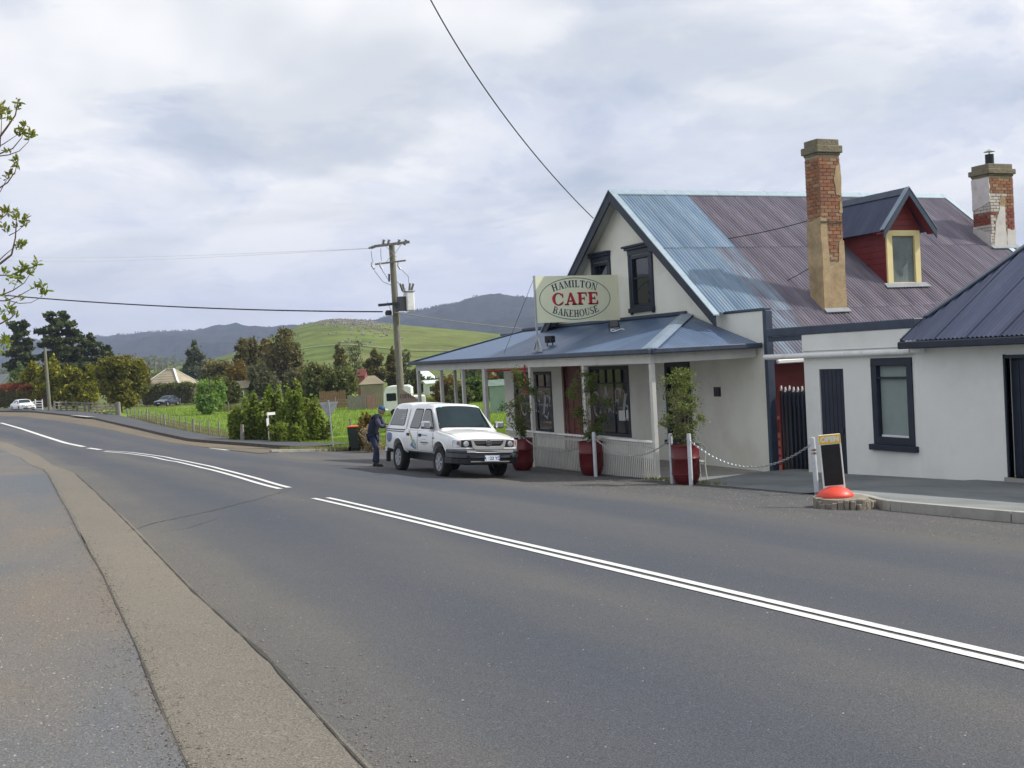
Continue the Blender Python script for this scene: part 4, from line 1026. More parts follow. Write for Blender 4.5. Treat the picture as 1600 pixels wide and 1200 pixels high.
MB().box(c1x0-.045, c1x1+.01, c1y0-.05, c1y0-.034, 6.07, 6.10).obj('iron_strap', M['steel_dark'], ch)
for k, (e, za, zb) in enumerate(((.03, c1t-.42, c1t-.36), (.075, c1t-.36, c1t-.17), (.012, c1t-.17, c1t+.0))):
    MB().box(c1x0-e, c1x1+e, c1y0-e, c1y1+e, za, zb).obj('capstone', M['capstone'], ch, bevel=.018)
MB().prism([(c1x0-.05, c1y0-.03, rz_at(c1y0)+.05), (c1x1+.06, c1y0-.03, rz_at(c1y0)+.05), (c1x1+.08, c1y0-.13, rz_at(c1y0)-.05), (c1x0-.05, c1y0-.13, rz_at(c1y0)-.05)], (0, 0, .02)).obj('flashing', M['lead'], ch)
c2x0, c2x1, c2y0, c2y1, c2t = 28.10, 29.10, 25.95, 26.62, 8.20
z0 = rz_at(c2y0)-.5
ch2 = MB().box(c2x0, c2x1, c2y0, c2y1, z0, c2t-.36).obj('chimney', M['mortar'], cafe)
def sk2(ax, c, z):
    if ax == 'x': return (M['brick_red'] if 6.26 < z < 6.66 and random.Random(int(z*90)).random() < .8 else M['brick_white']) if 6.01 < z < 7.26 else None
    u = c-c2x0
    if z > 7.26: return M['brick']
    if u > .62: return M['brick_red'] if z < 6.81 and z > 6.16 else (None if z <= 6.16 else M['brick'])
    if z > 6.66: return None if .38 < u < .62 and z < 7.11 else M['brick_white']
    return M['brick_red'] if 6.61 < z < 6.71 and u < .3 else (None if u > .2 else M['brick_white'])
bricks(ch2, c2x0, c2x1, c2y0, c2y1, 5.66, c2t-.38, M['brick'], .095, .24, sk2, 9)
f = c2y0+.001
plaster('y', [(c2x0+.02, z0+.3), (c2x0+.62, z0+.3), (c2x0+.60, 6.96), (c2x0+.42, 7.11), (c2x0+.36, 6.76), (c2x0+.18, 6.31)], f, .034, M['plaster_white'], 5, par=ch2)
plaster('y', [(c2x0+.64, z0+.3), (c2x1+.01, z0+.3), (c2x1+.01, 6.21), (c2x0+.9, 6.13), (c2x0+.66, 6.19)], f, .030, M['plaster_white'], 6, par=ch2)
plaster('y', [(c2x0+.38, 6.91), (c2x0+.60, 6.86), (c2x0+.62, 7.16), (c2x0+.45, 7.23)], f, .036, M['plaster'], 7, par=ch2)
plaster('x', [(c2y0-.02, 7.01), (c2y1+.01, 6.81), (c2y1+.01, 7.77), (c2y0-.02, 7.77)], c2x0+.001, .034, M['plaster_white'], 8, par=ch2)
plaster('x', [(c2y0-.02, z0+.3), (c2y1+.01, z0+.3), (c2y1+.01, 6.31), (c2y0-.02, 6.01)], c2x0+.001, .032, M['plaster_white'], 11, par=ch2)
for k, (e, za, zb) in enumerate(((.03, c2t-.38, c2t-.32), (.08, c2t-.32, c2t-.16), (.01, c2t-.16, c2t+.0))):
    MB().box(c2x0-e, c2x1+e, c2y0-e, c2y1+e, za, zb).obj('capstone', M['capstone'], ch2, bevel=.018)
fc = (28.52, 26.28)
MB().lathe([(.13, c2t+.02), (.13, c2t+.34)], 14, (fc[0], fc[1], 0)).obj('flue', M['black'], ch2, smooth=40)
MB().lathe([(.17, c2t+.42), (.02, c2t+.50)], 14, (fc[0], fc[1], 0)).lathe([(.025, c2t+.34), (.025, c2t+.43)], 6, (fc[0], fc[1], 0)).obj('flue_cowl', M['galv'], ch2, smooth=40)
MB().prism([(c2x0-.08, c2y0-.03, rz_at(c2y0)+.05), (c2x1+.08, c2y0-.03, rz_at(c2y0)+.05), (c2x1+.1, c2y0-.13, rz_at(c2y0)-.05), (c2x0-.06, c2y0-.13, rz_at(c2y0)-.05)], (0, 0, .02)).obj('flashing', M['lead'], ch2)

# ================================================================ CAFE sign on its post
sx0, sx1, sy, sz0, sz1 = 13.84, 16.50, 28.85, 3.93, 5.24
sg = thing('cafe_sign', 'large pale yellow oval-lettered bakehouse sign standing above the verandah roof', 'sign', (sx0, sy, vrz(sx0)))
MB().box(sx0, sx1, sy-.02, sy+.02, sz0, sz1).obj('board', M['sign_face'], sg)
scx, scz = (sx0+sx1)/2-.10, (sz0+sz1)/2
mb = MB()
for p in ring(0, 0, 1.14, .60, 0, 360, .022, .022, 64): mb.poly([(scx+a, sy-.023, scz+b) for a, b in p])
mb.obj('oval_border', M['green_ink'], sg)
def arc_up(Rr, z_off):
    return lambda s, h: (scx+(Rr+h)*math.sin(s/Rr), sy-.024, scz+z_off-Rr+(Rr+h)*math.cos(s/Rr))
def arc_dn(Rr, z_off):
    return lambda s, h: (scx+(Rr-h)*math.sin(s/Rr), sy-.024, scz+z_off+Rr-(Rr-h)*math.cos(s/Rr))
word_mb('HAMILTON', arc_up(2.1, .325), .20, .05, .96).obj('lettering', M['ink'], sg)
word_mb('CAFE', lambda s, h: (scx+s, sy-.027, scz-.165+h), .34, .03, 1.22).obj('lettering', M['red_ink'], sg)
word_mb('CAFE', lambda s, h: (scx+s+.014, sy-.024, scz-.182+h), .34, .03, 1.22).obj('letter_shadow', M['ink'], sg)
word_mb('BAKEHOUSE', arc_dn(2.1, -.52), .20, .04, .93).obj('lettering', M['ink'], sg)
zb = vrz(13.9)
MB().box(sx0-.05, sx0-.002, sy-.025, sy+.025, zb, sz1+.02).obj('post', M['galv'], sg)
MB().bar((sx0-.025, sy-.30, zb+.02), (sx0-.025, sy+.30, zb+.02), .05, .05).bar((sx0-.025, sy-.25, zb+.04), (sx0-.025, sy, zb+.42), .035, .035).bar((sx0-.025, sy+.25, zb+.04), (sx0-.025, sy, zb+.42), .035, .035).bar((sx0-.35, sy, zb-.05), (sx0+.32, sy, zb+.08), .05, .04).obj('foot_frame', M['galv'], sg)
MB().tube([(sx0, sy+.03, sz1-.02), (sx0-.1, sy+2.2, vrz(sx0)+.02)], .006, 4).tube([(sx1-.3, sy+.03, sz0), (16.58, sy+.4, sz0-.05)], .01, 4).obj('stay_wire', M['steel_dark'], sg)

# ================================================================ white cottage with flat parapet (centre right)
CX = 16.2
shop = thing('parapet_shop', 'white rendered shop with flat parapet, dark door and sash window', 'building', (CX, 18.5, 0))
gshop = [(19.02, 19.80, .08, 2.40), (17.02, 18.16, .86, 2.60)]
mesh_obj('wall', wall_x(CX, CX+.3, 16.86, 20.29, -.6, 3.16, gshop).mesh('wall', M['white_render']), shop)
MB().box(CX+.301, CX+6.5, 20.02, 20.29, -.6, 3.16).obj('side_wall', M['white_render'], shop)
MB().box(CX-.06, CX+.34, 16.86, 21.54, 3.17, 3.35).obj('parapet_cap', M['navy_trim'], shop, bevel=.012)
MB().box(CX-.0, CX+.3, 20.30, 21.54, 3.05, 3.165).obj('beam', M['navy_trim'], shop)
MB().tube([(CX-.09, 21.55, 2.70), (CX-.09, 16.95, 2.715)], .062, 12).obj('gutter_pipe', M['white'], shop, smooth=50)
MB().box(CX-.035, CX-.002, 16.86, 20.29, 2.80, 3.16).obj('parapet_band', M['white_render'], shop, bevel=.008)
MB().box(CX+.31, CX+6.5, 16.9, 20.0, 3.0, 3.1).obj('flat_roof', M['galv'], shop)
d = MB().box(CX+.04, CX+.10, 19.02, 19.80, .08, 2.40).obj('door', M['navy'], shop)
for i in range(6): MB().box(CX+.028, CX+.039, 19.03+i*.13, 19.03+i*.13+.118, .12, 2.38).obj('board', M['navy'], d, bevel=.003)
MB().cbox((CX+.01, 19.12, 1.08), (.05, .04, .12)).obj('handle', M['steel_dark'], d)
MB().box(CX-.04, CX+.30, 18.96, 19.86, .02, .078).obj('door_step', M['concrete'], shop)
w = window_x(shop, CX, 17.02, 18.16, .86, 2.60, M['navy'], M['glass_clear'], .15, .14, (), (2.20,), sill=.10, proud=.03, back=None)
MB().box(CX+.085, CX+.095, 17.15, 18.03, .99, 2.47).obj('curtain_or_reflection', paint('grey_net_curtain', (.52, .58, .58), .9, .06, 3, 0), w)
MB().box(CX+.03, CX+.06, 17.2, 17.98, 1.01, 1.05).obj('stay', M['white'], w)
# ================================================================ cottage with corrugated hip roof (far right)
cot = thing('hip_roof_cottage', 'white rendered cottage with dark navy corrugated hip roof at the right edge', 'building', (CX, 12, 0))
gc = [(13.62, 14.76, .42, 2.53), (9.4, 10.6, 1.1, 2.5)]
mesh_obj('wall', wall_x(CX, CX+.3, 4.0, 16.857, -.6, 2.84, gc).mesh('wall', M['white_render']), cot)
MB().box(CX+.301, CX+8, 16.56, 16.855, -.6, 2.84).obj('side_wall', M['white_render'], cot)
MB().box(CX+.301, CX+8, 4.0, 4.3, -.6, 2.84).obj('side_wall', M['white_render'], cot)
d = MB().box(CX+.13, CX+.19, 13.62, 14.76, .42, 2.53).obj('door', M['navy'], cot)
for i in range(6): MB().box(CX+.115, CX+.129, 13.64+i*.19, 13.64+i*.19+.175, .45, 2.50).obj('board', M['navy'], d, bevel=.003)
MB().box(CX-.03, CX+.10, 14.76, 14.80, .42, 2.60).box(CX-.03, CX+.10, 13.58, 14.80, 2.53, 2.59).obj('door_frame', M['navy'], d)
MB().box(CX-.06, CX+.28, 13.55, 14.85, .33, .42).obj('door_step', M['concrete'], cot)
window_x(cot, CX, 9.4, 10.6, 1.1, 2.5, M['navy'], M['glass_dark'], .12, .12, (), (1.85,), sill=.08)
ex, ez = CX-.38, 2.93; pt = math.tan(rad(35))
hy = 16.85; run = 4.4
O = Vector((ex, hy, ez)); LL = math.hypot(run, run*pt)
roof_sheets(cot, (ex, hy, ez), (0, -1, 0), (1, 0, pt), 13.2, LL, lambda i, r: M['roof_navy'], seed=11, clips3=[((ex+.60, hy-.0, ez), (.455, 1, 0))], sheet=.762)
# hip end slope and rear slope
roof_sheets(cot, (ex+2*run, hy, ez), (-1, 0, 0), (0, -.455*1.0, 0) if False else (0, -1, pt/.455), 2*run, math.hypot(2.0, 2.0*pt/.455), lambda i, r: M['roof_navy'], seed=12, clips3=[((ex+.6, hy, ez), (-1, -.455**-1*1.0, 0)), ((ex+2*run-.6, hy, ez), (1, -.455**-1, 0)), ((0, hy-2.0, 0), (0, -1, 0)), ((ex+.02, 0, 0), (-1, 0, 0))])
roof_sheets(cot, (ex+2*run, hy-13.2, ez), (0, 1, 0), (-1, 0, pt), 13.2, LL, lambda i, r: M['roof_navy'], seed=13, clips3=[((ex+2*run-.6, hy, ez), (-.455, 1, 0))])
hp0 = Vector((ex+.60, hy, ez+.60*pt)); hp1 = Vector((ex+run, hy-(run-.60)*.455, ez+run*pt))
MB().bar(hp0+Vector((0, 0, .02)), hp1+Vector((0, 0, .02)), .22, .045).obj('hip_cap', M['navy_trim'], cot, bevel=.012)
MB().prism([(ex-.02, hy+.01, ez+.03), (ex+.62, hy+.01, ez+.62*pt+.03), (ex+.62, hy+.01, ez+.62*pt-.08), (ex-.02, hy+.01, ez-.08)], (0, .04, 0)).obj('barge_board', M['navy'], cot)
MB().prism([(ex+.62, hy-.06, ez-.05), (ex+8, hy-.06, ez-.05), (ex+8, hy-.06, ez+.1), (ex+.62, hy-.06, ez+.62*pt-.05)], (0, .05, 0)).obj('gable_infill', M['navy'], cot)
MB().tube([hp1+Vector((0, .1, .03)), Vector((ex+run, hy-13.2, ez+run*pt+.03))], .09, 8).obj('ridge_cap', M['navy_trim'], cot, smooth=60)
MB().box(ex-.12, ex+.0, 3.6, hy+.03, ez-.16, ez-.02).obj('gutter', M['navy'], cot, bevel=.02)
MB().box(ex+.001, CX-.003, 3.7, hy+.0, ez-.10, ez-.06).obj('soffit_board', M['soffit'], cot)
MB().cbox((CX-.14, 16.72, 2.74), (.12, .3, .12)).obj('gutter_outlet', M['white'], cot, bevel=.02)

# ================================================================ picket gate between cafe and shop
gate = thing('picket_gate', 'tall dark picket gate with pale tips between the cafe and the white shop', 'gate', (17.0, 21.2, 0))
gx = 16.95
for i in range(12):
    y = 22.12-i*.155; rr_ = random.Random(i); h = 1.88+rr_.uniform(-.02, .02)
    MB().prism([(gx, y-.035, -.25), (gx, y+.035, -.25), (gx, y+.035, h), (gx, y, h+.07), (gx, y-.035, h)], (.02, 0, 0)).obj('picket', M['navy'], gate)
    if i < 10: MB().prism([(gx-.004, y-.03, h-.02), (gx-.004, y+.03, h-.02), (gx-.004, y+.012, h+.10), (gx-.004, y-.012, h+.10)], (.028, 0, 0)).obj('picket_tip', M['white'], gate)
for z in (.3, 1.55): MB().box(gx+.022, gx+.07, 20.32, 22.18, z, z+.10).obj('rail', M['navy'], gate)
MB().box(gx+.072, gx+.08, 20.32, 22.15, -.25, 1.84).obj('backing', M['navy'], gate)
MB().box(gx-.03, gx+.02, 22.16, 22.19, -.3, 1.95).obj('gate_post', M['red_board'], gate)
MB().box(gx-.05, gx-.02, 21.05, 21.16, 1.02, 1.12).obj('latch', M['galv'], gate)
# pale board behind the gate that shows in the two slots
MB().box(17.05, 17.08, 22.02, 22.08, -.2, 1.82).box(17.05, 17.08, 21.72, 21.78, 1.25, 1.82).obj('gap_lath', paint('pink_lath', (.50, .32, .30), .8), gate)
# yellow-framed doorway in the red wall beyond
MB().box(18.05, 19.0, 22.97, 23.0, 1.93, 2.0).box(18.05, 18.12, 22.97, 23.0, -.2, 1.93).obj('door_frame', M['yellow_trim'], cafe)
# ================================================================ vehicles
M['car_white'] = paint('white_car_paint', (.78, .795, .785), .25, .02, 1, 0, coat=.8, dirt=(.55, .53, .47), dscale=.9)
M['car_dark'] = paint('dark_blue_car_paint', (.012, .018, .04), .25, .05, 1, 0, coat=.8)
M['car_glass'] = paint('tinted_car_glass', (.020, .032, .036), .06, .3, .8, 0, spec=.9)
M['screen'] = paint('windscreen_glass', (.010, .024, .028), .05, .5, .9, 0, spec=.45)  # noise in the tint stands in for varied reflections
M['rubber'] = paint('rubber_seal', (.012, .012, .013), .7, .1, 5, 0)
M['tyre'] = paint('tyre_rubber', (.018, .018, .019), .85, .15, 12, .3)
M['bump'] = paint('grey_bumper_plastic', (.060, .064, .072), .5, .08, 3, 0)
M['bump_hi'] = paint('silver_bumper_strip', (.33, .34, .36), .35, .05, 3, 0, metal=.5)
M['chrome'] = paint('chrome', (.62, .62, .64), .15, .03, 3, 0, metal=.9)
M['lamp'] = paint('headlamp_lens', (.55, .58, .60), .08, .25, 9, 0, metal=.5, spec=1.)
M['lampd'] = paint('headlamp_dark_reflector', (.05, .055, .06), .1, .25, 9, 0, metal=.7, spec=1.)
M['chrome2'] = paint('satin_silver', (.50, .50, .50), .3, .03, 3, 0, metal=.4)
M['amber'] = paint('indicator_lens', (.36, .12, .10), .2, .1, 9, 0)
M['plate'] = paint('number_plate', (.72, .76, .80), .5, .02, 3, 0)
M['plate_ink'] = paint('number_plate_blue', (.01, .05, .30), .5, .02, 3, 0)
M['decal_blue'] = paint('blue_grey_decal', (.09, .15, .27), .4, .5, 9, 0)
M['decal_gold'] = paint('gold_decal', (.42, .33, .10), .4, .2, 9, 0)
M['decal_ink'] = paint('dark_blue_decal', (.02, .03, .09), .4, .2, 9, 0)
M['decal_pale'] = paint('pale_decal', (.28, .42, .38), .4, .3, 9, 0)
def ring_loft(stations, prof, name, mat):
    """stations: list of dicts; prof(st) -> half ring [(y, z)] from bottom centre to top centre"""
    V = []; n = None
    for st in stations:
        h = prof(st); full = [(y, z) for y, z in h]+[(-y, z) for y, z in h[-2:0:-1]]; n = len(full)
        V += [(st['x'], y, z) for y, z in full]
    F = [(i*n+k, i*n+(k+1) % n, (i+1)*n+(k+1) % n, (i+1)*n+k) for i in range(len(stations)-1) for k in range(n)]
    F += [tuple(range(n))[::-1], tuple(range((len(stations)-1)*n, len(stations)*n))]
    me = bpy.data.meshes.new(name); me.from_pydata(V, [], F); me.materials.append(mat)
    bm = bmesh.new(); bm.from_mesh(me); bmesh.ops.remove_doubles(bm, verts=bm.verts, dist=1e-4); bmesh.ops.recalc_face_normals(bm, faces=bm.faces)
    bmesh.ops.triangulate(bm, faces=[f for f in bm.faces if len(f.verts) > 4]); bm.to_mesh(me); bm.free(); return me
def cut(me, cutters, name):
    o = bpy.data.objects.new(name, me); COL.objects.link(o); cs = []
    for mb in cutters:
        c = bpy.data.objects.new('cut', mb.mesh('cut', me.materials[0])); COL.objects.link(c); cs.append(c)
        m = o.modifiers.new('b', 'BOOLEAN'); m.operation = 'DIFFERENCE'; m.solver = 'EXACT'; m.object = c
    bpy.context.view_layer.update()
    r = bpy.data.meshes.new_from_object(o.evaluated_get(bpy.context.evaluated_depsgraph_get())); r.name = name
    for c in cs: bpy.data.objects.remove(c)
    bpy.data.objects.remove(o)
    r.polygons.foreach_set('use_smooth', [True]*len(r.polygons)); r.set_sharp_from_angle(angle=rad(32)); return r
def rpoly(pts, r, n=4):
    out_ = []; m = len(pts)
    for i in range(m):
        p = Vector((*pts[i], 0)); a = (Vector((*pts[i-1], 0))-p); b = (Vector((*pts[(i+1) % m], 0))-p)
        rr = min(r, a.length*.45, b.length*.45); a = p+a.normalized()*rr; b = p+b.normalized()*rr
        for k in range(n+1):
            t = k/n; q = (1-t)**2*a+2*t*(1-t)*p+t*t*b; out_.append((q.x, q.y))
    return out_
def grow(pts, d):
    cx = sum(p[0] for p in pts)/len(pts); cz = sum(p[1] for p in pts)/len(pts); o = []
    for x, z in pts:
        v = Vector((x-cx, z-cz)); L = v.length; v = v*(1+d/L*1.2); o.append((cx+v.x, cz+v.y))
    return o
def side_patch(name, pts, side, Y, off, mat, parent, cuts=(), th=0.0):
    """flat outline (x, z) laid on the car side y = side*Y(x, z) + off"""
    me = bpy.data.meshes.new(name); me.from_pydata([(x, 0, z) for x, z in pts], [], [tuple(range(len(pts)))]); me.materials.append(mat)
    bm = bmesh.new(); bm.from_mesh(me)
    for c in cuts: bmesh.ops.bisect_plane(bm, geom=bm.verts[:]+bm.edges[:]+bm.faces[:], plane_co=(0, 0, c), plane_no=(0, 0, 1))
    bmesh.ops.triangulate(bm, faces=bm.faces)
    for v in bm.verts: v.co.y = side*(Y(v.co.x, v.co.z)+off)
    if side > 0: bmesh.ops.recalc_face_normals(bm, faces=bm.faces)
    bm.to_mesh(me); bm.free(); me.polygons.foreach_set('use_smooth', [True]*len(me.polygons))
    return mesh_obj(name, me, parent, True)
def make_wheel(parent, x, y, r, w, side, spokes=6):
    wh = MB().lathe([(r*.60, -w*.30), (r*.62, w*.40), (r*.55, w*.44), (r*.52, w*.30), (r*.12, w*.22), (r*.12, w*.36), (.0, w*.37)], 28, (0, 0, 0), 'y', cap=False)
    wh.lathe([(0, -w*.1), (r*.6, -w*.1)], 28, (0, 0, 0), 'y', 1, cap=False)
    mb = MB()
    for k in range(spokes):
        t = 2*PI*k/spokes; a = Vector((math.cos(t)*r*.10, w*.36, math.sin(t)*r*.10)); b = Vector((math.cos(t)*r*.58, w*.38, math.sin(t)*r*.58))
        wh.bar(a, b, r*.13, w*.16, up=(0, 1, 0))
    wh.lathe([(r*.60, w*.44), (r*.54, w*.44), (r*.54, w*.25)], 28, (0, 0, 0), 'y', cap=False)
    o = wh.obj('wheel', [M['galv'], M['dark']], parent, True, smooth=40); o.location = (x, y, r); 
    if side < 0: o.rotation_euler = (0, 0, PI)
    t = MB().lathe([(r*.60, -w*.5), (r*.90, -w*.5), (r*.985, -w*.36), (r, -w*.15), (r, w*.15), (r*.985, w*.36), (r*.90, w*.5), (r*.72, w*.5), (r*.60, w*.44)], 32, (0, 0, 0), 'y', cap=False)
    for k in range(40):
        a = 2*PI*k/40; mt = Matrix.Rotation(-a, 4, 'Y')
        t.box(r-.002, r+.006, -w*.40, -w*.06, -.012, .012, mat=mt).box(r-.002, r+.006, w*.06, w*.40, .006, .030, mat=mt)
    tt = t.obj('tyre', M['tyre'], o, True, smooth=40)
    return o

# -------------------------------------------------- white double cab pickup with canopy, x forward
truck = thing('pickup_truck', 'white double cab pickup with white canopy parked in front of the cafe', 'pickup truck', (0, 0, 0))
def lerp_tab(x, t): return float(np.interp(x, [a for a, _ in t], [b for _, b in t]))
TW = [(-2.50, .80), (-2.42, .83), (-1, .845), (1.2, .845), (1.9, .84), (2.2, .825), (2.33, .78), (2.40, .66)]
ZSH = [(-2.5, 1.10), (-2.4, 1.12), (.9, 1.115), (1.25, 1.09), (1.9, 1.035), (2.22, .975), (2.34, .945), (2.40, .93)]
ZCE = [(-2.5, 1.12), (1.15, 1.17), (1.3, 1.165), (1.9, 1.10), (2.22, 1.02), (2.34, .98), (2.40, .95)]
ZB = [(-2.5, .60), (-2.4, .52), (2.2, .52), (2.4, .60)]
def lower(st):
    x = st['x']; w = lerp_tab(x, TW); zs = lerp_tab(x, ZSH); zc_ = lerp_tab(x, ZCE); zb = lerp_tab(x, ZB)
    return [(0, zb), (w*.86, zb), (w*.965, zb+.05), (w*.99, .66), (w*1.0, .76), (w*1.0, .90), (w*.985, zs-.055), (w*.955, zs-.015), (w*.90, zs+.006), (w*.80, zs+(zc_-zs)*.35), (w*.45, zs+(zc_-zs)*.88), (0, zc_)]
xs_ = [-2.5, -2.42, -2, -1.5, -1, -.5, 0, .5, 1.0, 1.25, 1.5, 1.75, 1.95, 2.1, 2.22, 2.30, 2.36, 2.40]
low = ring_loft([{'x': x} for x in xs_], lower, 'body', M['car_white'])
WX = (1.42, -1.43); WR = .365
cutters = []
for x in WX:
    for s in (1, -1):
        cutters.append(MB().lathe([(.455, s*.50), (.455, s*1.2)] if s > 0 else [(.455, -1.2), (.455, -.50)], 32, (x, 0, .40), 'y'))
low = cut(low, cutters, 'body')
mesh_obj('body', low, truck, True)
MB().box(-2.38, 2.2, -.48, .48, .32, .56).box(-2.2, -.9, -.50, .50, .40, .55).obj('chassis', M['steel_dark'], truck, True)
def YL(x, z):
    w = lerp_tab(x, TW); zs = lerp_tab(x, ZSH)
    return w*float(np.interp(z, [.52, .57, .66, .76, .90, zs-.055, zs-.015], [.86, .965, .99, 1, 1, .985, .955]))
# cab and canopy
BELT = 1.095
def prof_green(yb, yt, ye, H):
    return lambda st: [(0, BELT-.08), (yb*.97, BELT-.08), (yb, BELT+.001)]+[(yt, BELT+.565*st['T']*H), (ye, BELT+.640*st['T']*H), (ye-.09, BELT+.672*st['T']*H), (ye*.45, BELT+.697*st['T']*H), (0, BELT+.703*st['T']*H)]
XW0, XW1 = 1.22, .50           # foot and head of the windscreen
def Tx(x): return (XW0-x)/(XW0-XW1)
cabp = prof_green(.795, .665, .60, 1.0)
cab_st = [{'x': XW0, 'T': .01}, {'x': XW1+.10, 'T': Tx(XW1+.10)*1.0}, {'x': XW1+.02, 'T': .965}, {'x': XW1-.12, 'T': .99}, {'x': .0, 'T': 1.0}, {'x': -.5, 'T': 1.0}, {'x': -.93, 'T': .99}]
mesh = ring_loft(cab_st, cabp, 'cab', M['car_white']); mesh.polygons.foreach_set('use_smooth', [True]*len(mesh.polygons)); mesh.set_sharp_from_angle(angle=rad(28))
mesh_obj('cab', mesh, truck, True)
canp = prof_green(.82, .685, .62, 1.0)
can_st = [{'x': -.955, 'T': .985}, {'x': -1.1, 'T': 1.03}, {'x': -1.6, 'T': 1.045}, {'x': -2.02, 'T': 1.02}, {'x': -2.12, 'T': .96}, {'x': -2.30, 'T': .55}, {'x': -2.44, 'T': .06}]
mesh = ring_loft(can_st, canp, 'canopy', M['car_white']); mesh.polygons.foreach_set('use_smooth', [True]*len(mesh.polygons)); mesh.set_sharp_from_angle(angle=rad(28))
can = mesh_obj('canopy', mesh, truck, True)
def Yc(x, z): return .795-(z-BELT)*(.795-.665)/.565
def Yk(x, z): return .82-(z-BELT)*(.82-.685)/.565
for s in (1, -1):
    wins = [('front_window', [(.88, 1.16), (.84, 1.20), (.40, 1.625), (.12, 1.625), (.02, 1.16)], Yc),
            ('rear_window', [(-.06, 1.16), (-.02, 1.625), (-.55, 1.625), (-.72, 1.16)], Yc),
            ('canopy_window', [(-1.12, 1.21), (-1.12, 1.63), (-1.98, 1.63), (-2.20, 1.21)], Yk)]
    for nm, pts, Y in wins:
        pts = pts if nm != 'front_window' else [(.90, 1.16), (.46, 1.615), (.10, 1.625), (.04, 1.16)]
        f_ = side_patch(nm, grow(rpoly(pts, .07), .028), s, Y, .004, M['rubber'], truck)
        side_patch('pane', rpoly(pts, .06), s, Y, .008, M['car_glass'], f_)
    # door outlines: dark shut lines under proud door skins
    doors = [('front_door', [(1.00, .60), (1.00, 1.09), (-.01, 1.09), (-.01, .60)]), ('rear_door', [(-.035, .60), (-.035, 1.09), (-.80, 1.09), (-.86, .95), (-.98, .85), (-1.02, .66), (-.95, .60)])]
    for nm, pts in doors:
        side_patch('shut_line', grow(rpoly(pts, .05, 3), .010), s, YL, .0015, M['rubber'], truck, cuts=(.66, .76, .9, 1.04))
        dd = side_patch(nm, rpoly(pts, .05, 3), s, YL, .0045, M['car_white'], truck, cuts=(.66, .76, .9, 1.04))
        xh = .14 if nm == 'front_door' else -.70
        MB().cbox((xh, s*(YL(xh, .98)+.012), .98), (.15, .03, .075)).obj('handle', M['black'], dd, True, bevel=.008)
    # crease moulding, canopy rail, fuel flap, wheel arch lips
    MB().bar((-1.0, s*(.845+.004), 1.045), (-2.40, s*(.83+.004), 1.045), .008, .018, up=(0, 0, 1)).obj('tub_rail', M['bump'], truck, True)
    MB().bar((-.97, s*(.835), 1.098), (-2.44, s*(.822), 1.098), .02, .016).obj('canopy_seal', M['rubber'], truck, True)
    for x in WX:
        mb = MB(); pp = []
        for k in range(25):
            t = rad(-12+204*k/24); z = .40+.470*math.sin(t); xx = x+.470*math.cos(t)
            if z < .50: continue
            pp.append((xx, s*(YL(xx, min(z, 1.0))-.004), z))
        mb.tube(pp, .022, 6).obj('arch_lip', M['car_white'], truck, True, smooth=60)
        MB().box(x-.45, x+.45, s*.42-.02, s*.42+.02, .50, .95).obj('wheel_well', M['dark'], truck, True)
        make_wheel(truck, x, s*.735, WR, .23, s)
    MB().box(-2.07, -1.98, s*.84-.10, s*.84+.0, .22, .50).obj('mud_flap', M['rubber'], truck, True)
    # door mirror
    mr = MB().cbox((.93, s*1.0, 1.26), (.15, .23, .17)).obj('mirror', M['chrome'], truck, True, bevel=.035)
    MB().bar((.90, s*.80, 1.17), (.93, s*.95, 1.22), .05, .04).obj('mirror_arm', M['black'], mr, True)
    MB().box(.845, .853, s*.90, s*1.10, 1.19, 1.33).obj('mirror_glass', M['car_glass'], mr, True)
    MB().tube([(1.02, s*.845, .93), (1.06, s*.853, .93)], .022, 8).obj('side_repeater', M['amber'], truck, True)
# windscreen: curved grid lying just off the raked front of the cab
def Zp(y): return float(np.interp(abs(y), [0, .27, .51, .60, .665, .795], [.703, .697, .672, .640, .565, .0]))
def screen(inset, off, mat, name, parent):
    nx, ny = 10, 14; V = []
    for i in range(nx+1):
        t = i/nx; x = (XW0-.10-inset*.6)*(1-t)+(XW1+.075+inset*.4)*t; T = Tx(x)
        for j in range(ny+1):
            sy_ = -1+2*j/ny; hw = (.715-inset)*(1-t)+(.60-inset)*t; y = sy_*hw
            V.append((x+off*.75, y, BELT+Zp(y)*T*.99+off*.7))
    F = [(i*(ny+1)+j, i*(ny+1)+j+1, (i+1)*(ny+1)+j+1, (i+1)*(ny+1)+j) for i in range(nx) for j in range(ny)]
    me = bpy.data.meshes.new(name); me.from_pydata(V, [], F); me.materials.append(mat); me.polygons.foreach_set('use_smooth', [True]*len(F))
    return mesh_obj(name, me, parent, True)
ws = screen(.0, .014, M['rubber'], 'windscreen', truck); screen(.022, .020, M['screen'], 'pane', ws)
for s, a in ((-.05, -.62), (.62, .02)):
    MB().bar((1.09, s, 1.150), (1.055, a, 1.19), .014, .018).obj('wiper', M['rubber'], ws, True)
tw = MB()
MB().cbox((.62, -.50, 1.695), (.012, .10, .025)).obj('sticker', paint('cyan_sticker', (.10, .50, .60), .5, 0, 1, 0), ws, True)
MB().cbox((1.03, .50, 1.21), (.012, .09, .05)).obj('sticker', paint('yellow_sticker', (.75, .55, .06), .5, 0, 1, 0), ws, True)
# bonnet outline and front face
for s in (1, -1):
    pts = [(x, s*lerp_tab(x, TW)*.875, lerp_tab(x, ZSH)+(lerp_tab(x, ZCE)-lerp_tab(x, ZSH))*.10+.004) for x in np.linspace(1.18, 2.34, 14)]
    MB().tube(pts, .005, 4).obj('bonnet_shut_line', M['rubber'], truck, True)
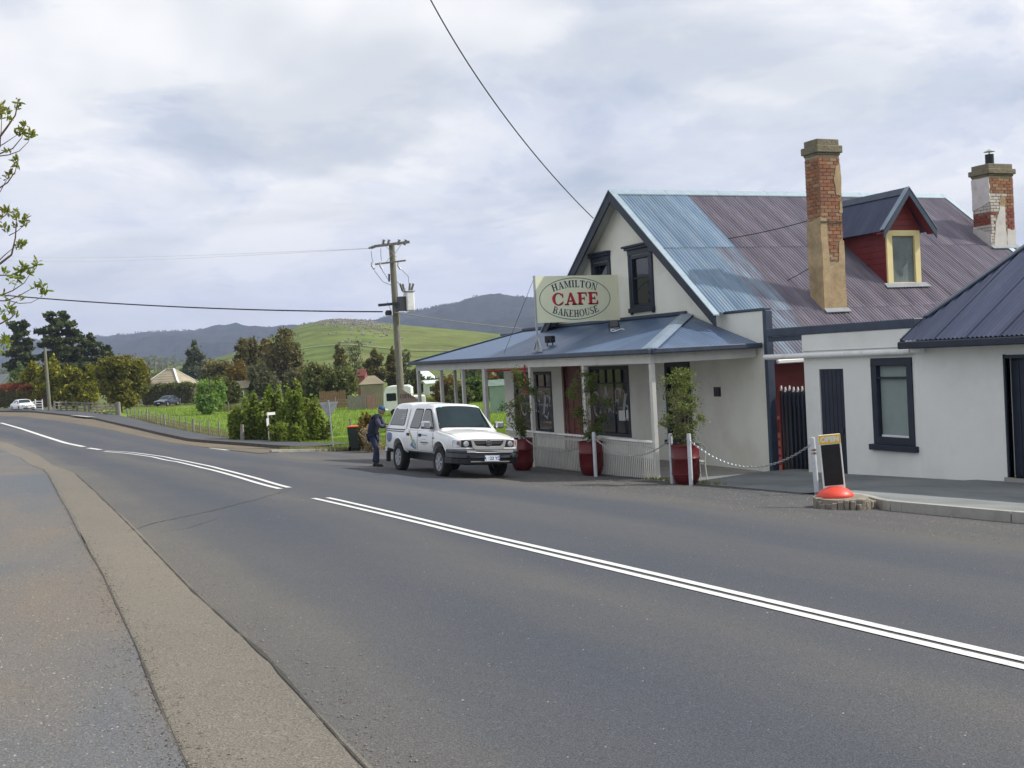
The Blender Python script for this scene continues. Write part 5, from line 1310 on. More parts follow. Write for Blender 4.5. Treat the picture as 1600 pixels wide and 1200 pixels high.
# nose: panel, lamps, grille
nz0, nz1 = .735, .925
nose = MB()
outl = [(2.405, -.60), (2.375, -.76), (2.33, -.81), (2.25, -.835)]
def lamp_block(s):
    # indicator on the corner, headlamp next to it: wraps round
    P = [(2.455, .40), (2.445, .56), (2.42, .66), (2.375, .76), (2.28, .842)]
    def seg(a, b, z0, z1, mat, nm, par, t=.035):
        q = []
        for k in range(5):
            f_ = a+(b-a)*k/4; i = min(int(f_), len(P)-2); g_ = f_-i
            q.append((P[i][0]*(1-g_)+P[i+1][0]*g_, s*(P[i][1]*(1-g_)+P[i+1][1]*g_)))
        mb = MB(); poly = [(x, y, z0) for x, y in q]+[(x-t*2.2, y*.985, z0) for x, y in q[::-1]]
        mb.prism(poly, (0, 0, z1-z0)); return mb.obj(nm, mat, par, True, bevel=.008)
    h = seg(0, 2.25, nz0+.015, nz1-.005, M['lampd'], 'headlight', truck)
    MB().lathe([(.075, 2.36), (.068, 2.452), (.0, 2.47)], 18, (0, s*.575, .832), 'x').obj('bulb_reflector', M['lamp'], h, True, smooth=60)
    seg(2.35, 4.0, nz0+.015, nz1-.005, M['lamp'], 'indicator', truck)
    seg(2.55, 3.3, nz0+.06, nz1-.03, M['amber'], 'amber_lens', h, .037)
    seg(-.0, 4.0, nz0-.03, nz0+.008, M['car_white'], 'lamp_trim', truck)
for s in (1, -1): lamp_block(s)
gr = MB().prism([(2.42, -.41, .90), (2.42, .41, .90), (2.435, .33, .765), (2.435, -.33, .765)], (.02, 0, 0)).obj('grille', M['black'], truck, True)
def frame_poly(o, i_, x0, t, nm, mat):
    mb = MB(); n = len(o)
    for k in range(n):
        a, b, c, d = o[k], o[(k+1) % n], i_[(k+1) % n], i_[k]
        q = [(x0, *a), (x0, *b), (x0, *c), (x0, *d)]; mb.prism(q, (t, 0, 0))
    return mb.obj(nm, mat, gr, True, bevel=.004)
oo = rpoly([(-.47, .945), (.47, .945), (.40, .70), (-.40, .70)], .07, 5); ii = rpoly([(-.405, .915), (.405, .915), (.33, .775), (-.33, .775)], .06, 5)
frame_poly(oo, ii, 2.425, .050, 'surround', M['chrome2'])
MB().box(2.44, 2.465, -.40, .40, .838, .858).obj('bar', M['bump'], gr, True, bevel=.005)
for k in range(4): MB().box(2.441, 2.455, -.38+.02*k, .38-.02*k, .795+k*.0+0, .80).obj('slat', M['bump'], gr, True) if k == 0 else MB().box(2.441, 2.455, -.38, .38, .80+.028*k, .806+.028*k).obj('slat', M['bump'], gr, True)
em = MB()
def ell(mb, a, b, t, x, cy=0, cz=0):
    for p in ring(0, 0, a, b, 0, 360, t, t, 28): mb.prism([(x, q[0]+cy, q[1]+cz) for q in p], (.012, 0, 0))
ell(em, .078, .054, .012, 2.475, 0, .85); ell(em, .026, .052, .010, 2.476, 0, .85); ell(em, .052, .020, .009, 2.477, 0, .872)
em.lathe([(.070, 2.460), (.070, 2.474)], 24, (0, 0, .85), 'x', 1)
em.obj('emblem', [M['chrome'], M['bump']], gr, True)
# bumper, wrap-round, with bright upper strip
BP = [(2.60, 0), (2.59, .35), (2.55, .60), (2.46, .78), (2.30, .87), (2.0, .885), (1.90, .875)]
def wrap(z0, z1, inset, mat, nm, n0=0, top=0, par=None, upto=7, bev=.012):
    L_ = [(x-inset, y) for x, y in BP[:upto]]; full = [(x, -y) for x, y in L_[::-1]]+L_[1:]
    inner = [(x-.16 if x > 2.35 else x-.0, y*.86) for x, y in full][::-1]
    return MB().prism([(x, y, z0) for x, y in full]+[(x, y, z0) for x, y in inner], (0, 0, z1-z0)).obj(nm, mat, par or truck, True, bevel=bev)
bp = wrap(.50, .615, .015, M['bump'], 'bumper'); wrap(.617, .695, .0, M['bump'], 'bumper_upper', par=bp, bev=.02); wrap(.36, .498, .05, M['black'], 'air_dam', par=bp)
MB().prism([(2.562, -.60, .628), (2.605, -.35, .628), (2.612, 0, .628), (2.605, .35, .628), (2.562, .60, .628), (2.552, .60, .684), (2.595, .35, .684), (2.602, 0, .684), (2.595, -.35, .684), (2.552, -.60, .684)], (.004, 0, 0)).obj('bright_strip', M['bump_hi'], bp, True)
MB().box(2.55, 2.575, -.50, .50, .405, .43).obj('skid_strip', M['bump_hi'], bp, True)
for s in (1, -1): MB().lathe([(.035, 2.50), (.035, 2.562)], 12, (0, s*.56, .53), 'x').obj('fog_lamp', M['lampd'], bp, True)
pl_ = MB().box(2.598, 2.612, -.155, .215, .43, .560).obj('number_plate', M['plate'], truck, True, bevel=.004)
MB().box(2.6, 2.611, -.165, .225, .42, .570).obj('plate_surround', M['galv'], pl_, True)
font_obj('A   23 YD', .105, M['plate_ink'], (2.6135, .03, .493), (0, 1, 0), (0, 0, 1), pl_, True, bold=.003)
emb = MB()
for p in ring(0, 0, .022, .03, 0, 360, .008, .008, 14): emb.poly([(2.6135, -.060+q[0], .497+q[1]) for q in p])
emb.obj('plate_emblem', M['decal_pale'], pl_, True)
# tailgate end and rear bumper (seen from a step aside)
MB().box(-2.60, -2.45, -.80, .80, .45, .60).obj('rear_bumper', M['chrome'], truck, True, bevel=.02)
MB().box(-2.512, -2.502, -.70, .70, .66, 1.04).obj('tailgate', M['car_white'], truck, True, bevel=.004)
for s in (1, -1): MB().box(-2.52, -2.44, s*.76-.05, s*.76+.05, .70, 1.02).obj('tail_light', M['red_metal'], truck, True, bevel=.006)
MB().tube([(.98, -.80, 1.12), (.93, -.79, 1.17), (.30, -.735, 2.05)], .005, 4).obj('aerial', M['black'], truck, True) if False else None
# decals on the side facing the road (the right-hand side, y < 0, is the driver side)
for s in (1, -1):
    def dec(nm, pts, mat, off=.0065): return side_patch(nm, pts, s, YL, off, mat, truck, cuts=(.66, .76, .9, 1.04))
    dec('bottle_decal', rpoly([(-.70, 1.07), (-.63, 1.09), (-.30, .84), (-.37, .80)], .01, 2), M['decal_gold'])
    dec('bottle_decal', rpoly([(-.40, .84), (-.24, .86), (-.10, .70), (-.14, .63), (-.22, .64), (-.42, .78)], .03, 3), M['decal_pale'], .0075)
    dec('bottle_decal', rpoly([(-.42, .78), (-.52, .70), (-.25, .62), (-.10, .62), (-.10, .78), (-.22, .68)], .03, 3), M['decal_blue'], .0070)
    dec('vine_decal', rpoly([(-1.92, .98), (-1.95, .80), (-2.15, .72), (-2.36, .80), (-2.30, 1.01)], .09, 4), M['decal_blue'])
    sx_ = 1 if s > 0 else 1
    for txt, z, sz in (('WINERY TOURS', .985, .055), ('- TASMANIA -', .90, .04), ('AND EVENTS', .835, .075)):
        pass
    mb = MB()
    for z, x0, x1, th_ in ((.985, .22, .62, .022), (.885, .28, .56, .010), (.80, .20, .70, .034), (.755, .3, .6, .010)):
        x = x0
        rr_ = random.Random(int(z*1000)+s)
        while x < x1:
            wd = rr_.uniform(.012, .03); yy = s*(YL(x, z)+.0065)
            mb.poly([(x, yy, z-th_/2), (x+wd, yy, z-th_/2), (x+wd, yy, z+th_/2), (x, yy, z+th_/2)]); x += wd+.009
    mb.obj('door_lettering', M['decal_ink'], truck, True)
    mb = MB()
    for z, x0, x1 in ((1.48, -1.42, -1.16), (1.43, -1.40, -1.2), (1.38, -1.42, -1.22)):
        x = x1
        rr_ = random.Random(int(z*1000))
        while x > x0:
            wd = rr_.uniform(.012, .03); yy = s*(Yk(x, z)+.0095)
            mb.poly([(x, yy, z-.010), (x-wd, yy, z-.010), (x-wd, yy+(-s*.004), z+.014), (x, yy+(-s*.004), z+.014)]); x -= wd+.009
    mb.obj('window_lettering', M['text_white'], can, True)
tg = G(660, 742)
TR_POS = (10.36, 27.35)
hd_ = math.atan2(-.9995, .03)
truck.location = (*TR_POS, float(zg(*TR_POS))-.005)
nx_ = float(zg(TR_POS[0]+.7, TR_POS[1])-zg(TR_POS[0]-.7, TR_POS[1]))/1.4; ny_ = float(zg(TR_POS[0], TR_POS[1]+1.4)-zg(TR_POS[0], TR_POS[1]-1.4))/2.8
nrm_ = Vector((-nx_, -ny_, 1)).normalized(); fwd = Vector((math.cos(hd_), math.sin(hd_), 0)); fwd = (fwd-nrm_*fwd.dot(nrm_)).normalized(); lft = nrm_.cross(fwd)
truck.rotation_euler = Matrix(((fwd.x, lft.x, nrm_.x), (fwd.y, lft.y, nrm_.y), (fwd.z, lft.z, nrm_.z))).to_euler()

# -------------------------------------------------- sedans
def sedan(name, label, mat, pos, heading, z=None, s_=1.0):
    t = thing(name, label, 'car', (pos[0], pos[1], float(zg(*pos)) if z is None else z), heading)
    TWs = [(-2.35, .74), (-2.2, .84), (-1, .88), (1.2, .88), (1.9, .86), (2.25, .78), (2.36, .62)]
    ZS = [(-2.35, .86), (-2.0, .93), (-1, .92), (.9, .90), (1.6, .82), (2.2, .70), (2.36, .60)]
    ZC = [(-2.35, .88), (-2.0, .97), (-1, .97), (.9, .97), (1.6, .88), (2.2, .74), (2.36, .62)]
    def lo(st):
        x = st['x']; w = lerp_tab(x, TWs); zs = lerp_tab(x, ZS); c = lerp_tab(x, ZC)
        return [(0, .24), (w*.9, .24), (w*.99, .30), (w, .48), (w*.99, zs-.12), (w*.94, zs-.02), (w*.84, zs+.01), (w*.4, c-.01), (0, c)]
    me = ring_loft([{'x': x} for x in (-2.35, -2.2, -1.8, -1, 0, .9, 1.3, 1.6, 1.9, 2.1, 2.25, 2.36)], lo, 'body', mat)
    me = cut(me, [MB().lathe([(.36, .55), (.36, 1.2)] if s > 0 else [(.36, -1.2), (.36, -.55)], 20, (x, 0, .33), 'y') for x in (1.35, -1.35) for s in (1, -1)], 'body')
    mesh_obj('body', me, t, True)
    B = .90
    gp = lambda st: [(0, B-.1), (.76, B-.1), (.79, B), (.66, B+.40*st['T']), (.58, B+.46*st['T']), (.3, B+.49*st['T']), (0, B+.50*st['T'])]
    me = ring_loft([{'x': 1.15, 'T': .02}, {'x': .35, 'T': .95}, {'x': .1, 'T': 1}, {'x': -.6, 'T': 1}, {'x': -.9, 'T': .94}, {'x': -1.75, 'T': .1}], gp, 'cabin', mat)
    me.polygons.foreach_set('use_smooth', [True]*len(me.polygons)); me.set_sharp_from_angle(angle=rad(30)); mesh_obj('cabin', me, t, True)
    Y = lambda x, z: .79-(z-B)*.13/.40
    for s in (1, -1):
        for nm, pts in (('front_window', [(.86, .96), (.34, 1.27), (-.20, 1.29), (-.24, .96)]), ('rear_window', [(-.30, .96), (-.27, 1.29), (-.72, 1.27), (-1.22, .98)])):
            side_patch(nm, rpoly(pts, .05, 3), s, Y, .006, M['car_glass'], t)
        for x in (1.35, -1.35): make_wheel(t, x, s*.74, .315, .20, s, 5)
        MB().cbox((.80, s*.93, 1.0), (.10, .18, .12)).obj('mirror', mat, t, True, bevel=.02)
        MB().cbox((2.24, s*.58, .66), (.16, .34, .12)).obj('headlight', M['lamp'], t, True, bevel=.02)
    for a, b, nm in ((1.02, .42, 'windscreen'), (-1.55, -.96, 'rear_screen')):
        V = []
        for i in range(7):
            f_ = i/6; x = a*(1-f_)+b*f_; T = (1.15-x)/.80*.95 if a > 0 else (x+1.75)/.85*.84+.1
            for j in range(9):
                y = (-1+j/4)*(.69*(1-f_)+.56*f_); zz = float(np.interp(abs(y), [0, .3, .58, .66, .79], [.5, .49, .46, .40, 0]))*T
                V.append((x+(.01 if a > 0 else -.01), y, B+zz+.010))
        F = [(i*9+j, i*9+j+1, (i+1)*9+j+1, (i+1)*9+j) for i in range(6) for j in range(8)]
        me = bpy.data.meshes.new(nm); me.from_pydata(V, [], F); me.materials.append(M['screen']); me.polygons.foreach_set('use_smooth', [True]*len(F)); mesh_obj(nm, me, t, True)
    MB().box(2.30, 2.40, -.62, .62, .30, .44).obj('lower_grille', M['black'], t, True, bevel=.02)
    MB().box(2.26, 2.36, -.30, .30, .58, .67).obj('grille', M['black'], t, True, bevel=.01)
    MB().box(2.40, 2.41, -.19, .19, .40, .50).obj('number_plate', M['plate'], t, True)
    return t
cp = G(37, 643)
sedan('sedan_car', 'white sedan driving towards the camera far down the road', M['car_white'], (cp.x, cp.y+1.5), math.atan2(-.97, .24))
_p = G(262, 634)
sedan('sedan_car', 'dark blue sedan parked on the grass before the hedge of the tiled house', M['car_dark'], (_p.x, _p.y), math.atan2(-.80, -.60))
# ================================================================ the man behind the pickup
M['jacket'] = paint('navy_jacket', (.012, .017, .035), .8, .25, 8, .4, 30, .01)
M['sleeve'] = paint('grey_violet_sleeve', (.06, .06, .10), .8, .2, 8, .3, 30, .01)
M['jeans'] = paint('blue_jeans', (.025, .035, .075), .85, .3, 10, .3, 60, .005)
M['skin'] = paint('skin', (.42, .24, .17), .6, .08, 12, .1)
M['shoe'] = paint('black_shoe_leather', (.012, .011, .011), .5, .1)
M['cap_blue'] = paint('blue_cap_cloth', (.03, .10, .20), .8, .1)
M['hair'] = paint('grey_hair', (.22, .20, .18), .9, .2, 40, .3)
def skin_mesh(name, verts, edges, radii, mat, sub=2, root=0):
    me = bpy.data.meshes.new(name); me.from_pydata(verts, edges, []); o = bpy.data.objects.new(name, me); COL.objects.link(o)
    o.modifiers.new('s', 'SKIN'); sv = me.skin_vertices[0].data
    for v, r in zip(sv, radii): v.radius = (r, r) if not isinstance(r, tuple) else r; v.use_root = False
    sv[root].use_root = True
    m = o.modifiers.new('d', 'SUBSURF'); m.levels = sub; m.render_levels = sub
    bpy.context.view_layer.update()
    r = bpy.data.meshes.new_from_object(o.evaluated_get(bpy.context.evaluated_depsgraph_get())); bpy.data.objects.remove(o)
    r.materials.clear(); r.materials.append(mat); r.polygons.foreach_set('use_smooth', [True]*len(r.polygons)); return r
pg = G(598, 729)
man = thing('person', 'man in navy jacket, jeans and blue white-brimmed cap leaning over behind the pickup', 'person', (pg.x-.20, pg.y+.09, pg.z), math.atan2(-.50, .86))
# body: pelvis, spine, neck, head root; legs; arms (x forward, y left)
bv = [(0, 0, .93), (.03, 0, 1.12), (.10, 0, 1.30), (.17, 0, 1.43), (.22, 0, 1.50),
      (-.01, .10, .88), (.04, .11, .50), (-.05, .11, .09), (-.01, -.10, .88), (.10, -.11, .50), (.10, -.11, .09),
      (.15, .19, 1.42), (.26, .25, 1.18), (.46, .18, 1.14), (.15, -.19, 1.42), (.27, -.24, 1.16), (.47, -.15, 1.16)]
be = [(0, 1), (1, 2), (2, 3), (3, 4), (0, 5), (5, 6), (6, 7), (0, 8), (8, 9), (9, 10), (3, 11), (11, 12), (12, 13), (3, 14), (14, 15), (15, 16)]
br = [.12, .12, .12, .07, .05, .085, .055, .04, .085, .055, .04, .045, .035, .030, .045, .035, .030]
mesh_obj('body', skin_mesh('body', bv, be, br, M['skin']), man, True)
# jacket: hunched and full at the back
jv = [(-.02, 0, .86), (-.02, 0, 1.0), (-.02, 0, 1.18), (.05, 0, 1.34), (.15, 0, 1.455), (.15, .19, 1.42), (.26, .26, 1.18), (.42, .19, 1.15), (.15, -.19, 1.42), (.27, -.25, 1.16), (.43, -.16, 1.17), (-.11, 0, 1.22)]
je = [(0, 1), (1, 2), (2, 3), (3, 4), (4, 5), (5, 6), (6, 7), (4, 8), (8, 9), (9, 10), (2, 11)]
jr = [.175, .185, .195, .175, .10, .085, .068, .052, .085, .068, .052, .13]
jk = mesh_obj('jacket', skin_mesh('jacket', jv, je, jr, M['jacket'], root=2), man, True)
for s, q in ((1, ((.15, .19, 1.42), (.26, .26, 1.18), (.40, .195, 1.155))), (-1, ((.15, -.19, 1.42), (.27, -.25, 1.16), (.41, -.165, 1.17)))):
    mesh_obj('sleeve', skin_mesh('sleeve', list(q), [(0, 1), (1, 2)], [.088, .072, .056], M['sleeve'], root=0), man, True)
tv = [(0, 0, .92), (-.01, .10, .86), (.04, .11, .50), (-.04, .11, .10), (-.01, -.10, .86), (.10, -.11, .50), (.10, -.11, .10)]
mesh_obj('trousers', skin_mesh('trousers', tv, [(0, 1), (1, 2), (2, 3), (0, 4), (4, 5), (5, 6)], [.15, .11, .080, .068, .11, .080, .068], M['jeans']), man, True)
for y, x in ((.11, -.05), (-.11, .10)):
    mesh_obj('shoe', skin_mesh('shoe', [(x-.05, y, .05), (x+.05, y, .055), (x+.17, y, .035)], [(0, 1), (1, 2)], [.05, .052, .036], M['shoe']), man, True)
# hands with five fingers
for s, hx, hy, hz in ((1, .46, .18, 1.14), (-1, .47, -.15, 1.16)):
    V = [(hx-.02, hy, hz), (hx+.04, hy, hz)]; E_ = [(0, 1)]; Rr = [.030, .034]
    for k in range(4):
        y = hy+(k-1.5)*.019; L_ = (.062, .075, .070, .055)[k]; b_ = len(V)
        V += [(hx+.07, y, hz), (hx+.07+L_*.55, y, hz-.006), (hx+.07+L_*.9, y, hz-.030)]; E_ += [(1, b_), (b_, b_+1), (b_+1, b_+2)]; Rr += [.010, .009, .008]
    b_ = len(V); V += [(hx+.03, hy-s*.035, hz-.01), (hx+.065, hy-s*.050, hz-.02)]; E_ += [(0, b_), (b_, b_+1)]; Rr += [.011, .009]
    mesh_obj('hand', skin_mesh('hand', V, E_, Rr, M['skin'], 1), man, True)
# head with face, hair and cap, looking down and forward
hc = Vector((.285, 0, 1.615))
hm = Matrix.Translation(hc) @ Matrix.Rotation(rad(14), 4, 'Y')
def ball(c, r, n=16, m=12, mat=None):
    mb = MB(); V = []
    for i in range(m+1):
        a = PI*i/m
        for k in range(n): b = 2*PI*k/n; V.append(Vector((c[0]+r[0]*math.sin(a)*math.cos(b), c[1]+r[1]*math.sin(a)*math.sin(b), c[2]+r[2]*math.cos(a))))
    mb.add([hm @ v for v in V], [(i*n+k, (i+1)*n+k, (i+1)*n+(k+1) % n, i*n+(k+1) % n) for i in range(m) for k in range(n)]); return mb
hd2 = ball((0, 0, 0), (.098, .076, .118)); 
for c, r in (((.09, 0, -.012), (.022, .014, .022)), ((.078, 0, -.062), (.018, .026, .010)), ((.060, 0, -.09), (.032, .034, .026)), ((.0, .078, -.01), (.018, .012, .030)), ((.0, -.078, -.01), (.018, .012, .030))):
    q = ball(c, r, 10, 8); hd2.add(q.v, q.f)
head = hd2.obj('head', M['skin'], man, True, smooth=80)
for s in (1, -1): ball((.084, s*.032, .012), (.010, .012, .008), 8, 6).obj('eye', M['dark'], head, True, smooth=80)
ball((-.022, 0, -.005), (.090, .082, .100)).obj('hair', M['hair'], head, True, smooth=80)
cp_ = ball((-.004, 0, .045), (.108, .088, .090)); cap = cp_.obj('cap', M['cap_blue'], man, True, smooth=80)
bm_ = MB(); arc = [(math.cos(t)*.115+.075, math.sin(t)*.075) for t in np.linspace(-1.35, 1.35, 12)]
bm_.prism([hm @ Vector((x, y, .050-.10*(x-.1))) for x, y in arc], (0, 0, .012)); bm_.obj('brim', M['white'], cap, True)
# ================================================================ street furniture near the cafe
def copy_thing(src, loc, rz, label, group=None):
    c = copy_tree(src); c.location = loc; c.rotation_euler = (0, 0, rz); c['label'] = label
    if group: c['group'] = group
    WT[c] = Vector(loc); return c
M['drum'] = paint('dark_red_planter_paint', (.115, .011, .013), .38, .15, 4, .1, dirt=(.09, .03, .03), dscale=3)
M['soil'] = paint('potting_soil', (.04, .03, .02), .95, .2)
gpl = 'red drum planters along the cafe verandah'
pl0 = thing('planter', 'rightmost of the red round planters, beside the white posts at the verandah corner', 'planter', tuple(G(1073, 757)), group=gpl)
prof = [(.17, .0), (.23, .04), (.275, .14), (.295, .24), (.30, .30), (.302, .56), (.308, .565), (.308, .585), (.302, .59), (.30, .83), (.31, .835), (.31, .86), (.295, .862), (.285, .80), (.28, .78)]
MB().lathe(prof, 28, cap=False).obj('drum', M['drum'], pl0, True, smooth=50)
MB().lathe([(.285, .775), (.0, .80)], 20, cap=False).obj('soil', M['soil'], pl0, True)
MB().lathe([(.306, .235), (.31, .245), (.306, .255)], 28, cap=False).obj('hoop', M['drum'], pl0, True)
q1 = G(925, 743); q2 = G(812, 735)
pl1 = copy_thing(pl0, (q1.x, q1.y, q1.z), 1.0, 'middle red round planter, standing against the battened balustrade', gpl)
pl2 = copy_thing(pl0, (q2.x+.1, q2.y, q2.z), 2.0, 'red round planter half hidden behind the nose of the pickup', gpl)
def potted(loc, top, w, n, seed, label, kind='shrub', thin=False):
    rng = np.random.default_rng(seed); t = thing('potted_shrub', label, 'shrub', (loc[0], loc[1], loc[2]+.79), group='tall shrubs growing in the red planters')
    H = top; L = []
    for i in range(24):
        f = (i+.5)/24; a = rng.uniform(0, 2*PI); rr = w*(math.sin(PI*min(1, f**1.25*.88+.06))**.8)*rng.uniform(.3, .95)
        L.append((math.cos(a)*rr, math.sin(a)*rr, .14+(H-.10)*f, w*.30, w*.30, H*.075))
    L.append((0, 0, H*.93, .06, .06, .16)); L.append((.02, .02, H*1.0, .03, .03, .12))
    P = clump_points(L, n, rng, 14, .30, .2)
    me = leaf_mesh('foliage', P, .024, LEAF[kind], rng, .62, .2, (LEAF['green'], .35)); c = bpy.data.objects.new('foliage', me); link(c, t, True)
    mb = MB()
    for i in range(7):
        a = rng.uniform(0, 2*PI); r = w*rng.uniform(.2, .75); z = H*rng.uniform(.55, .95)
        mb.tube([(math.cos(a)*.03, math.sin(a)*.03, -.02), (math.cos(a)*r*.35, math.sin(a)*r*.35, z*.4), (math.cos(a)*r*.8, math.sin(a)*r*.8, z)], [.014, .010, .004], 5)
    mb.obj('stem', M['twig'], t, True, smooth=60)
potted(pl0.location, 1.62, .58, 4600, 5, 'leafy variegated shrub in the rightmost red planter')
potted(pl1.location, 1.75, .55, 3800, 9, 'leafy shrub in the middle red planter, in front of a verandah post', 'gum')
potted(pl2.location, 1.85, .50, 3300, 14, 'sparse dark shrub in the planter behind the pickup nose', 'gum')
# white pipe bollards and their chains
M['pipe'] = paint('white_grey_pipe', (.52, .55, .58), .5, .08, 6, .1, dirt=(.30, .30, .30), dscale=4)
gb = 'white pipe bollards carrying the chain'
def bollard(px, py, label, bands=False, h=1.10, lean=0):
    p = G(px, py); t = thing('bollard', label, 'bollard', tuple(p), group=gb)
    MB().tube([(0, 0, -.1), (lean, 0, h-.03), (lean, 0, h)], [.045, .045, .038], 14).obj('pipe', M['pipe'], t, True, smooth=50)
    MB().lathe([(.012, h-.13), (.012, h-.10)], 6, (-.05, 0, 0)).obj('chain_eye', M['galv'], t, True)
    if bands:
        for z in (.74, .80): MB().lathe([(.047, z), (.048, z+.01), (.048, z+.035), (.047, z+.04)], 14, (lean*z/h, 0, 0), cap=False).obj('band', M['twig'], t, True)
    return Vector((p.x, p.y, p.z))
bA = bollard(815, 735, 'white bollard between the pickup nose and the half hidden planter')
bB = bollard(931, 745, 'white bollard standing in front of the middle red planter')
bC = bollard(1051, 756, 'white bollard just left of the rightmost planter')
bD = bollard(1080, 759, 'white bollard in front of the rightmost planter')
bE = bollard(1277, 773, 'white bollard with brown bands beside the open signboard', True, 1.05, -.05)
def chain(a, b, sag, label):
    n = 26; mb = MB(); L = (b-a).length; lk = L/ (int(L/.075)); pts = []
    k = int(L/.060)
    for i in range(k+1):
        f = i/k; p = a.lerp(b, f); p.z -= sag*4*f*(1-f); pts.append(p)
    for i in range(k):
        p, q = pts[i], pts[i+1]; d = (q-p).normalized(); side = d.cross(Vector((0, 0, 1))).normalized(); up = side.cross(d)
        w_ = side if i % 2 else up; e = .012; c = (p+q)/2; hl = (q-p).length*.62; loop = []
        for t in np.linspace(0, 2*PI, 9)[:-1]:
            loop.append(c+d*math.cos(t)*hl+w_*math.sin(t)*.018)
        mb.tube(loop+[loop[0]], .0075, 4, cap=False)
    return tag(mb.obj('chain', M['galv'], smooth=60), label, 'chain', group='chains slung between the bollards')
up_ = Vector((0, 0, .97))
chain(bA+up_, bB+up_, .42, 'steel chain sagging between the pickup nose and the middle planter')
chain(bB+up_, bC+up_, .40, 'steel chain sagging in front of the balustrade right of the middle planter')
chain(bD+up_, bE+up_, .52, 'bright steel chain sagging across the opening to the banded bollard')
# white plastic chair behind the corner post
cw = Vector((14.15, 21.75, float(zg(14.1, 21.7))))
ch_ = thing('garden_chair', 'white garden chair beside the verandah corner post', 'chair', tuple(cw), rad(75))
for sx in (-.2, .2):
    for sy_ in (-.2, .2):
        MB().tube([(sx*1.15, sy_*1.15, 0), (sx, sy_, .42)], [.014, .018], 8).obj('leg', M['post'], ch_, True, smooth=60)
MB().box(-.23, .23, -.23, .23, .42, .45).obj('seat', M['post'], ch_, True, bevel=.012)
bk = MB().tube([(-.22, -.2, .44), (-.27, -.21, .75), (-.29, -.13, .86), (-.295, 0, .89), (-.29, .13, .86), (-.27, .21, .75), (-.22, .2, .44)], .016, 8).obj('backrest', M['post'], ch_, True, smooth=60)
for y in (-.1, 0, .1): MB().bar((-.225, y, .45), (-.288, y, .87), .02, .012).obj('slat', M['post'], bk, True)
# OPEN blackboard on its red dome base, on the broken kerb end
kp = G(1303, 779)
ob = None
for D_ in np.arange(12, 26, .02):
    v_ = AT(1305, 776, D_)
    if v_.z < zg(v_.x, v_.y)+.17: ob = v_; break
sb = thing('open_signboard', 'blackboard on a red dome base with a yellow open panel', 'sign', tuple(ob), rad(2))
# board faces the road (-x side), leaning slightly
M['yellow'] = paint('yellow_panel', (.80, .50, .02), .5, .05); M['board_black'] = paint('blackboard', (.012, .012, .012), .7, .3, 6, 0)
M['dome'] = paint('orange_red_plastic', (.72, .075, .045), .45, .06)
MB().lathe([(.27, .0), (.28, .02), (.27, .05), (.225, .095), (.16, .135), (.09, .16), (.0, .165)], 32).obj('base', M['dome'], sb, True, smooth=50)
fr_ = Matrix.Rotation(rad(2.5), 4, 'X')
vdir = Vector((-.55, -.835, 0)).normalized()
ang = math.atan2(vdir.y, vdir.x)-rad(2)
Rb = Matrix.Rotation(ang, 4, 'Z') @ Matrix.Rotation(rad(3), 4, 'X')
MB().box(-.02, .02, -.165, .165, .12, .97, mat=Rb).obj('frame', M['white'], sb, True, bevel=.006)
MB().box(.021, .026, -.142, .142, .18, .815, mat=Rb).obj('blackboard', M['board_black'], sb, True)
MB().box(.021, .027, -.162, .162, .828, .965, mat=Rb).obj('header', M['yellow'], sb, True)
oo_ = font_obj('OPEN', .108, M['text_white'], Rb @ Vector((.029, 0, .893)), Rb.to_3x3() @ Vector((0, 1, 0)), Rb.to_3x3() @ Vector((0, 0, 1)), sb, True, bold=.006)
# concrete kerb stones of the right pavement, and the crumbled end block
kerb = bpy.data.objects.new('kerb', bpy.data.meshes.new('kerb')); link(kerb); tag(kerb, kind='structure')
kp_ = smooth_line(resample(K_IN[:5]+[Vector((12.75, 14.9, 0))], 90), 1)
def kerb_piece(i0, i1, par):
    mb = MB()
    for i in range(i0, i1):
        a, b = kp_[i], kp_[i+1]; q = []
        t_ = (b-a)/np.linalg.norm(b-a); nn = np.array([t_[1], -t_[0]])
        if nn[0] > 0: nn = -nn
        g = .012 if i == i1-1 else 0
        b = b-t_*g
        for z in (0, 1):
            for c, off in ((a, .10), (b, .10), (b, -.02), (a, -.02)):
                zz = float(zg(*c)); c2 = c+nn*(off-.0 if z == 0 else off-.012*(off > 0))
                q.append((c2[0], c2[1], zz-.05 if z == 0 else zz+.155*min(1, max(.25, (16.9-c[1])/1.3))))
        mb.add(q, [(3, 2, 1, 0), (4, 5, 6, 7), (0, 1, 5, 4), (1, 2, 6, 5), (2, 3, 7, 6), (3, 0, 4, 7)])
    return mb.obj('kerb_stone', M['concrete'], par)
for i in range(0, 88, 9): kerb_piece(i, min(i+9, 89), kerb)
M['old_concrete'] = paint('crumbled_concrete', (.24, .215, .175), .95, .3, 7, .9, 16, .03, dirt=(.10, .085, .06), dscale=6)
rngk = random.Random(8); ke = thing('kerb_end_block', 'crumbled concrete kerb end under the open signboard with upright ridges', 'concrete block', (ob.x-.08, ob.y-.22, float(zg(ob.x-.08, ob.y-.22))))
bz = ke.location
for i in range(18):
    a = rad(-205+i*11.5); r = .50+rngk.uniform(-.05, .03); x, y = bz.x+.10+r*.80*math.cos(a), bz.y+.12+r*math.sin(a)*.98; h = .165+rngk.uniform(-.07, .01)
    m_ = Matrix.Translation((x, y, bz.z)) @ Matrix.Rotation(a+rngk.uniform(-.2, .2), 4, 'Z')
    wd_ = rngk.uniform(.03, .06); MB().box(-.10, .05+rngk.uniform(-.03, .02), -wd_, wd_, -.12, h, mat=m_).obj('block', M['old_concrete'], ke, bevel=.012)
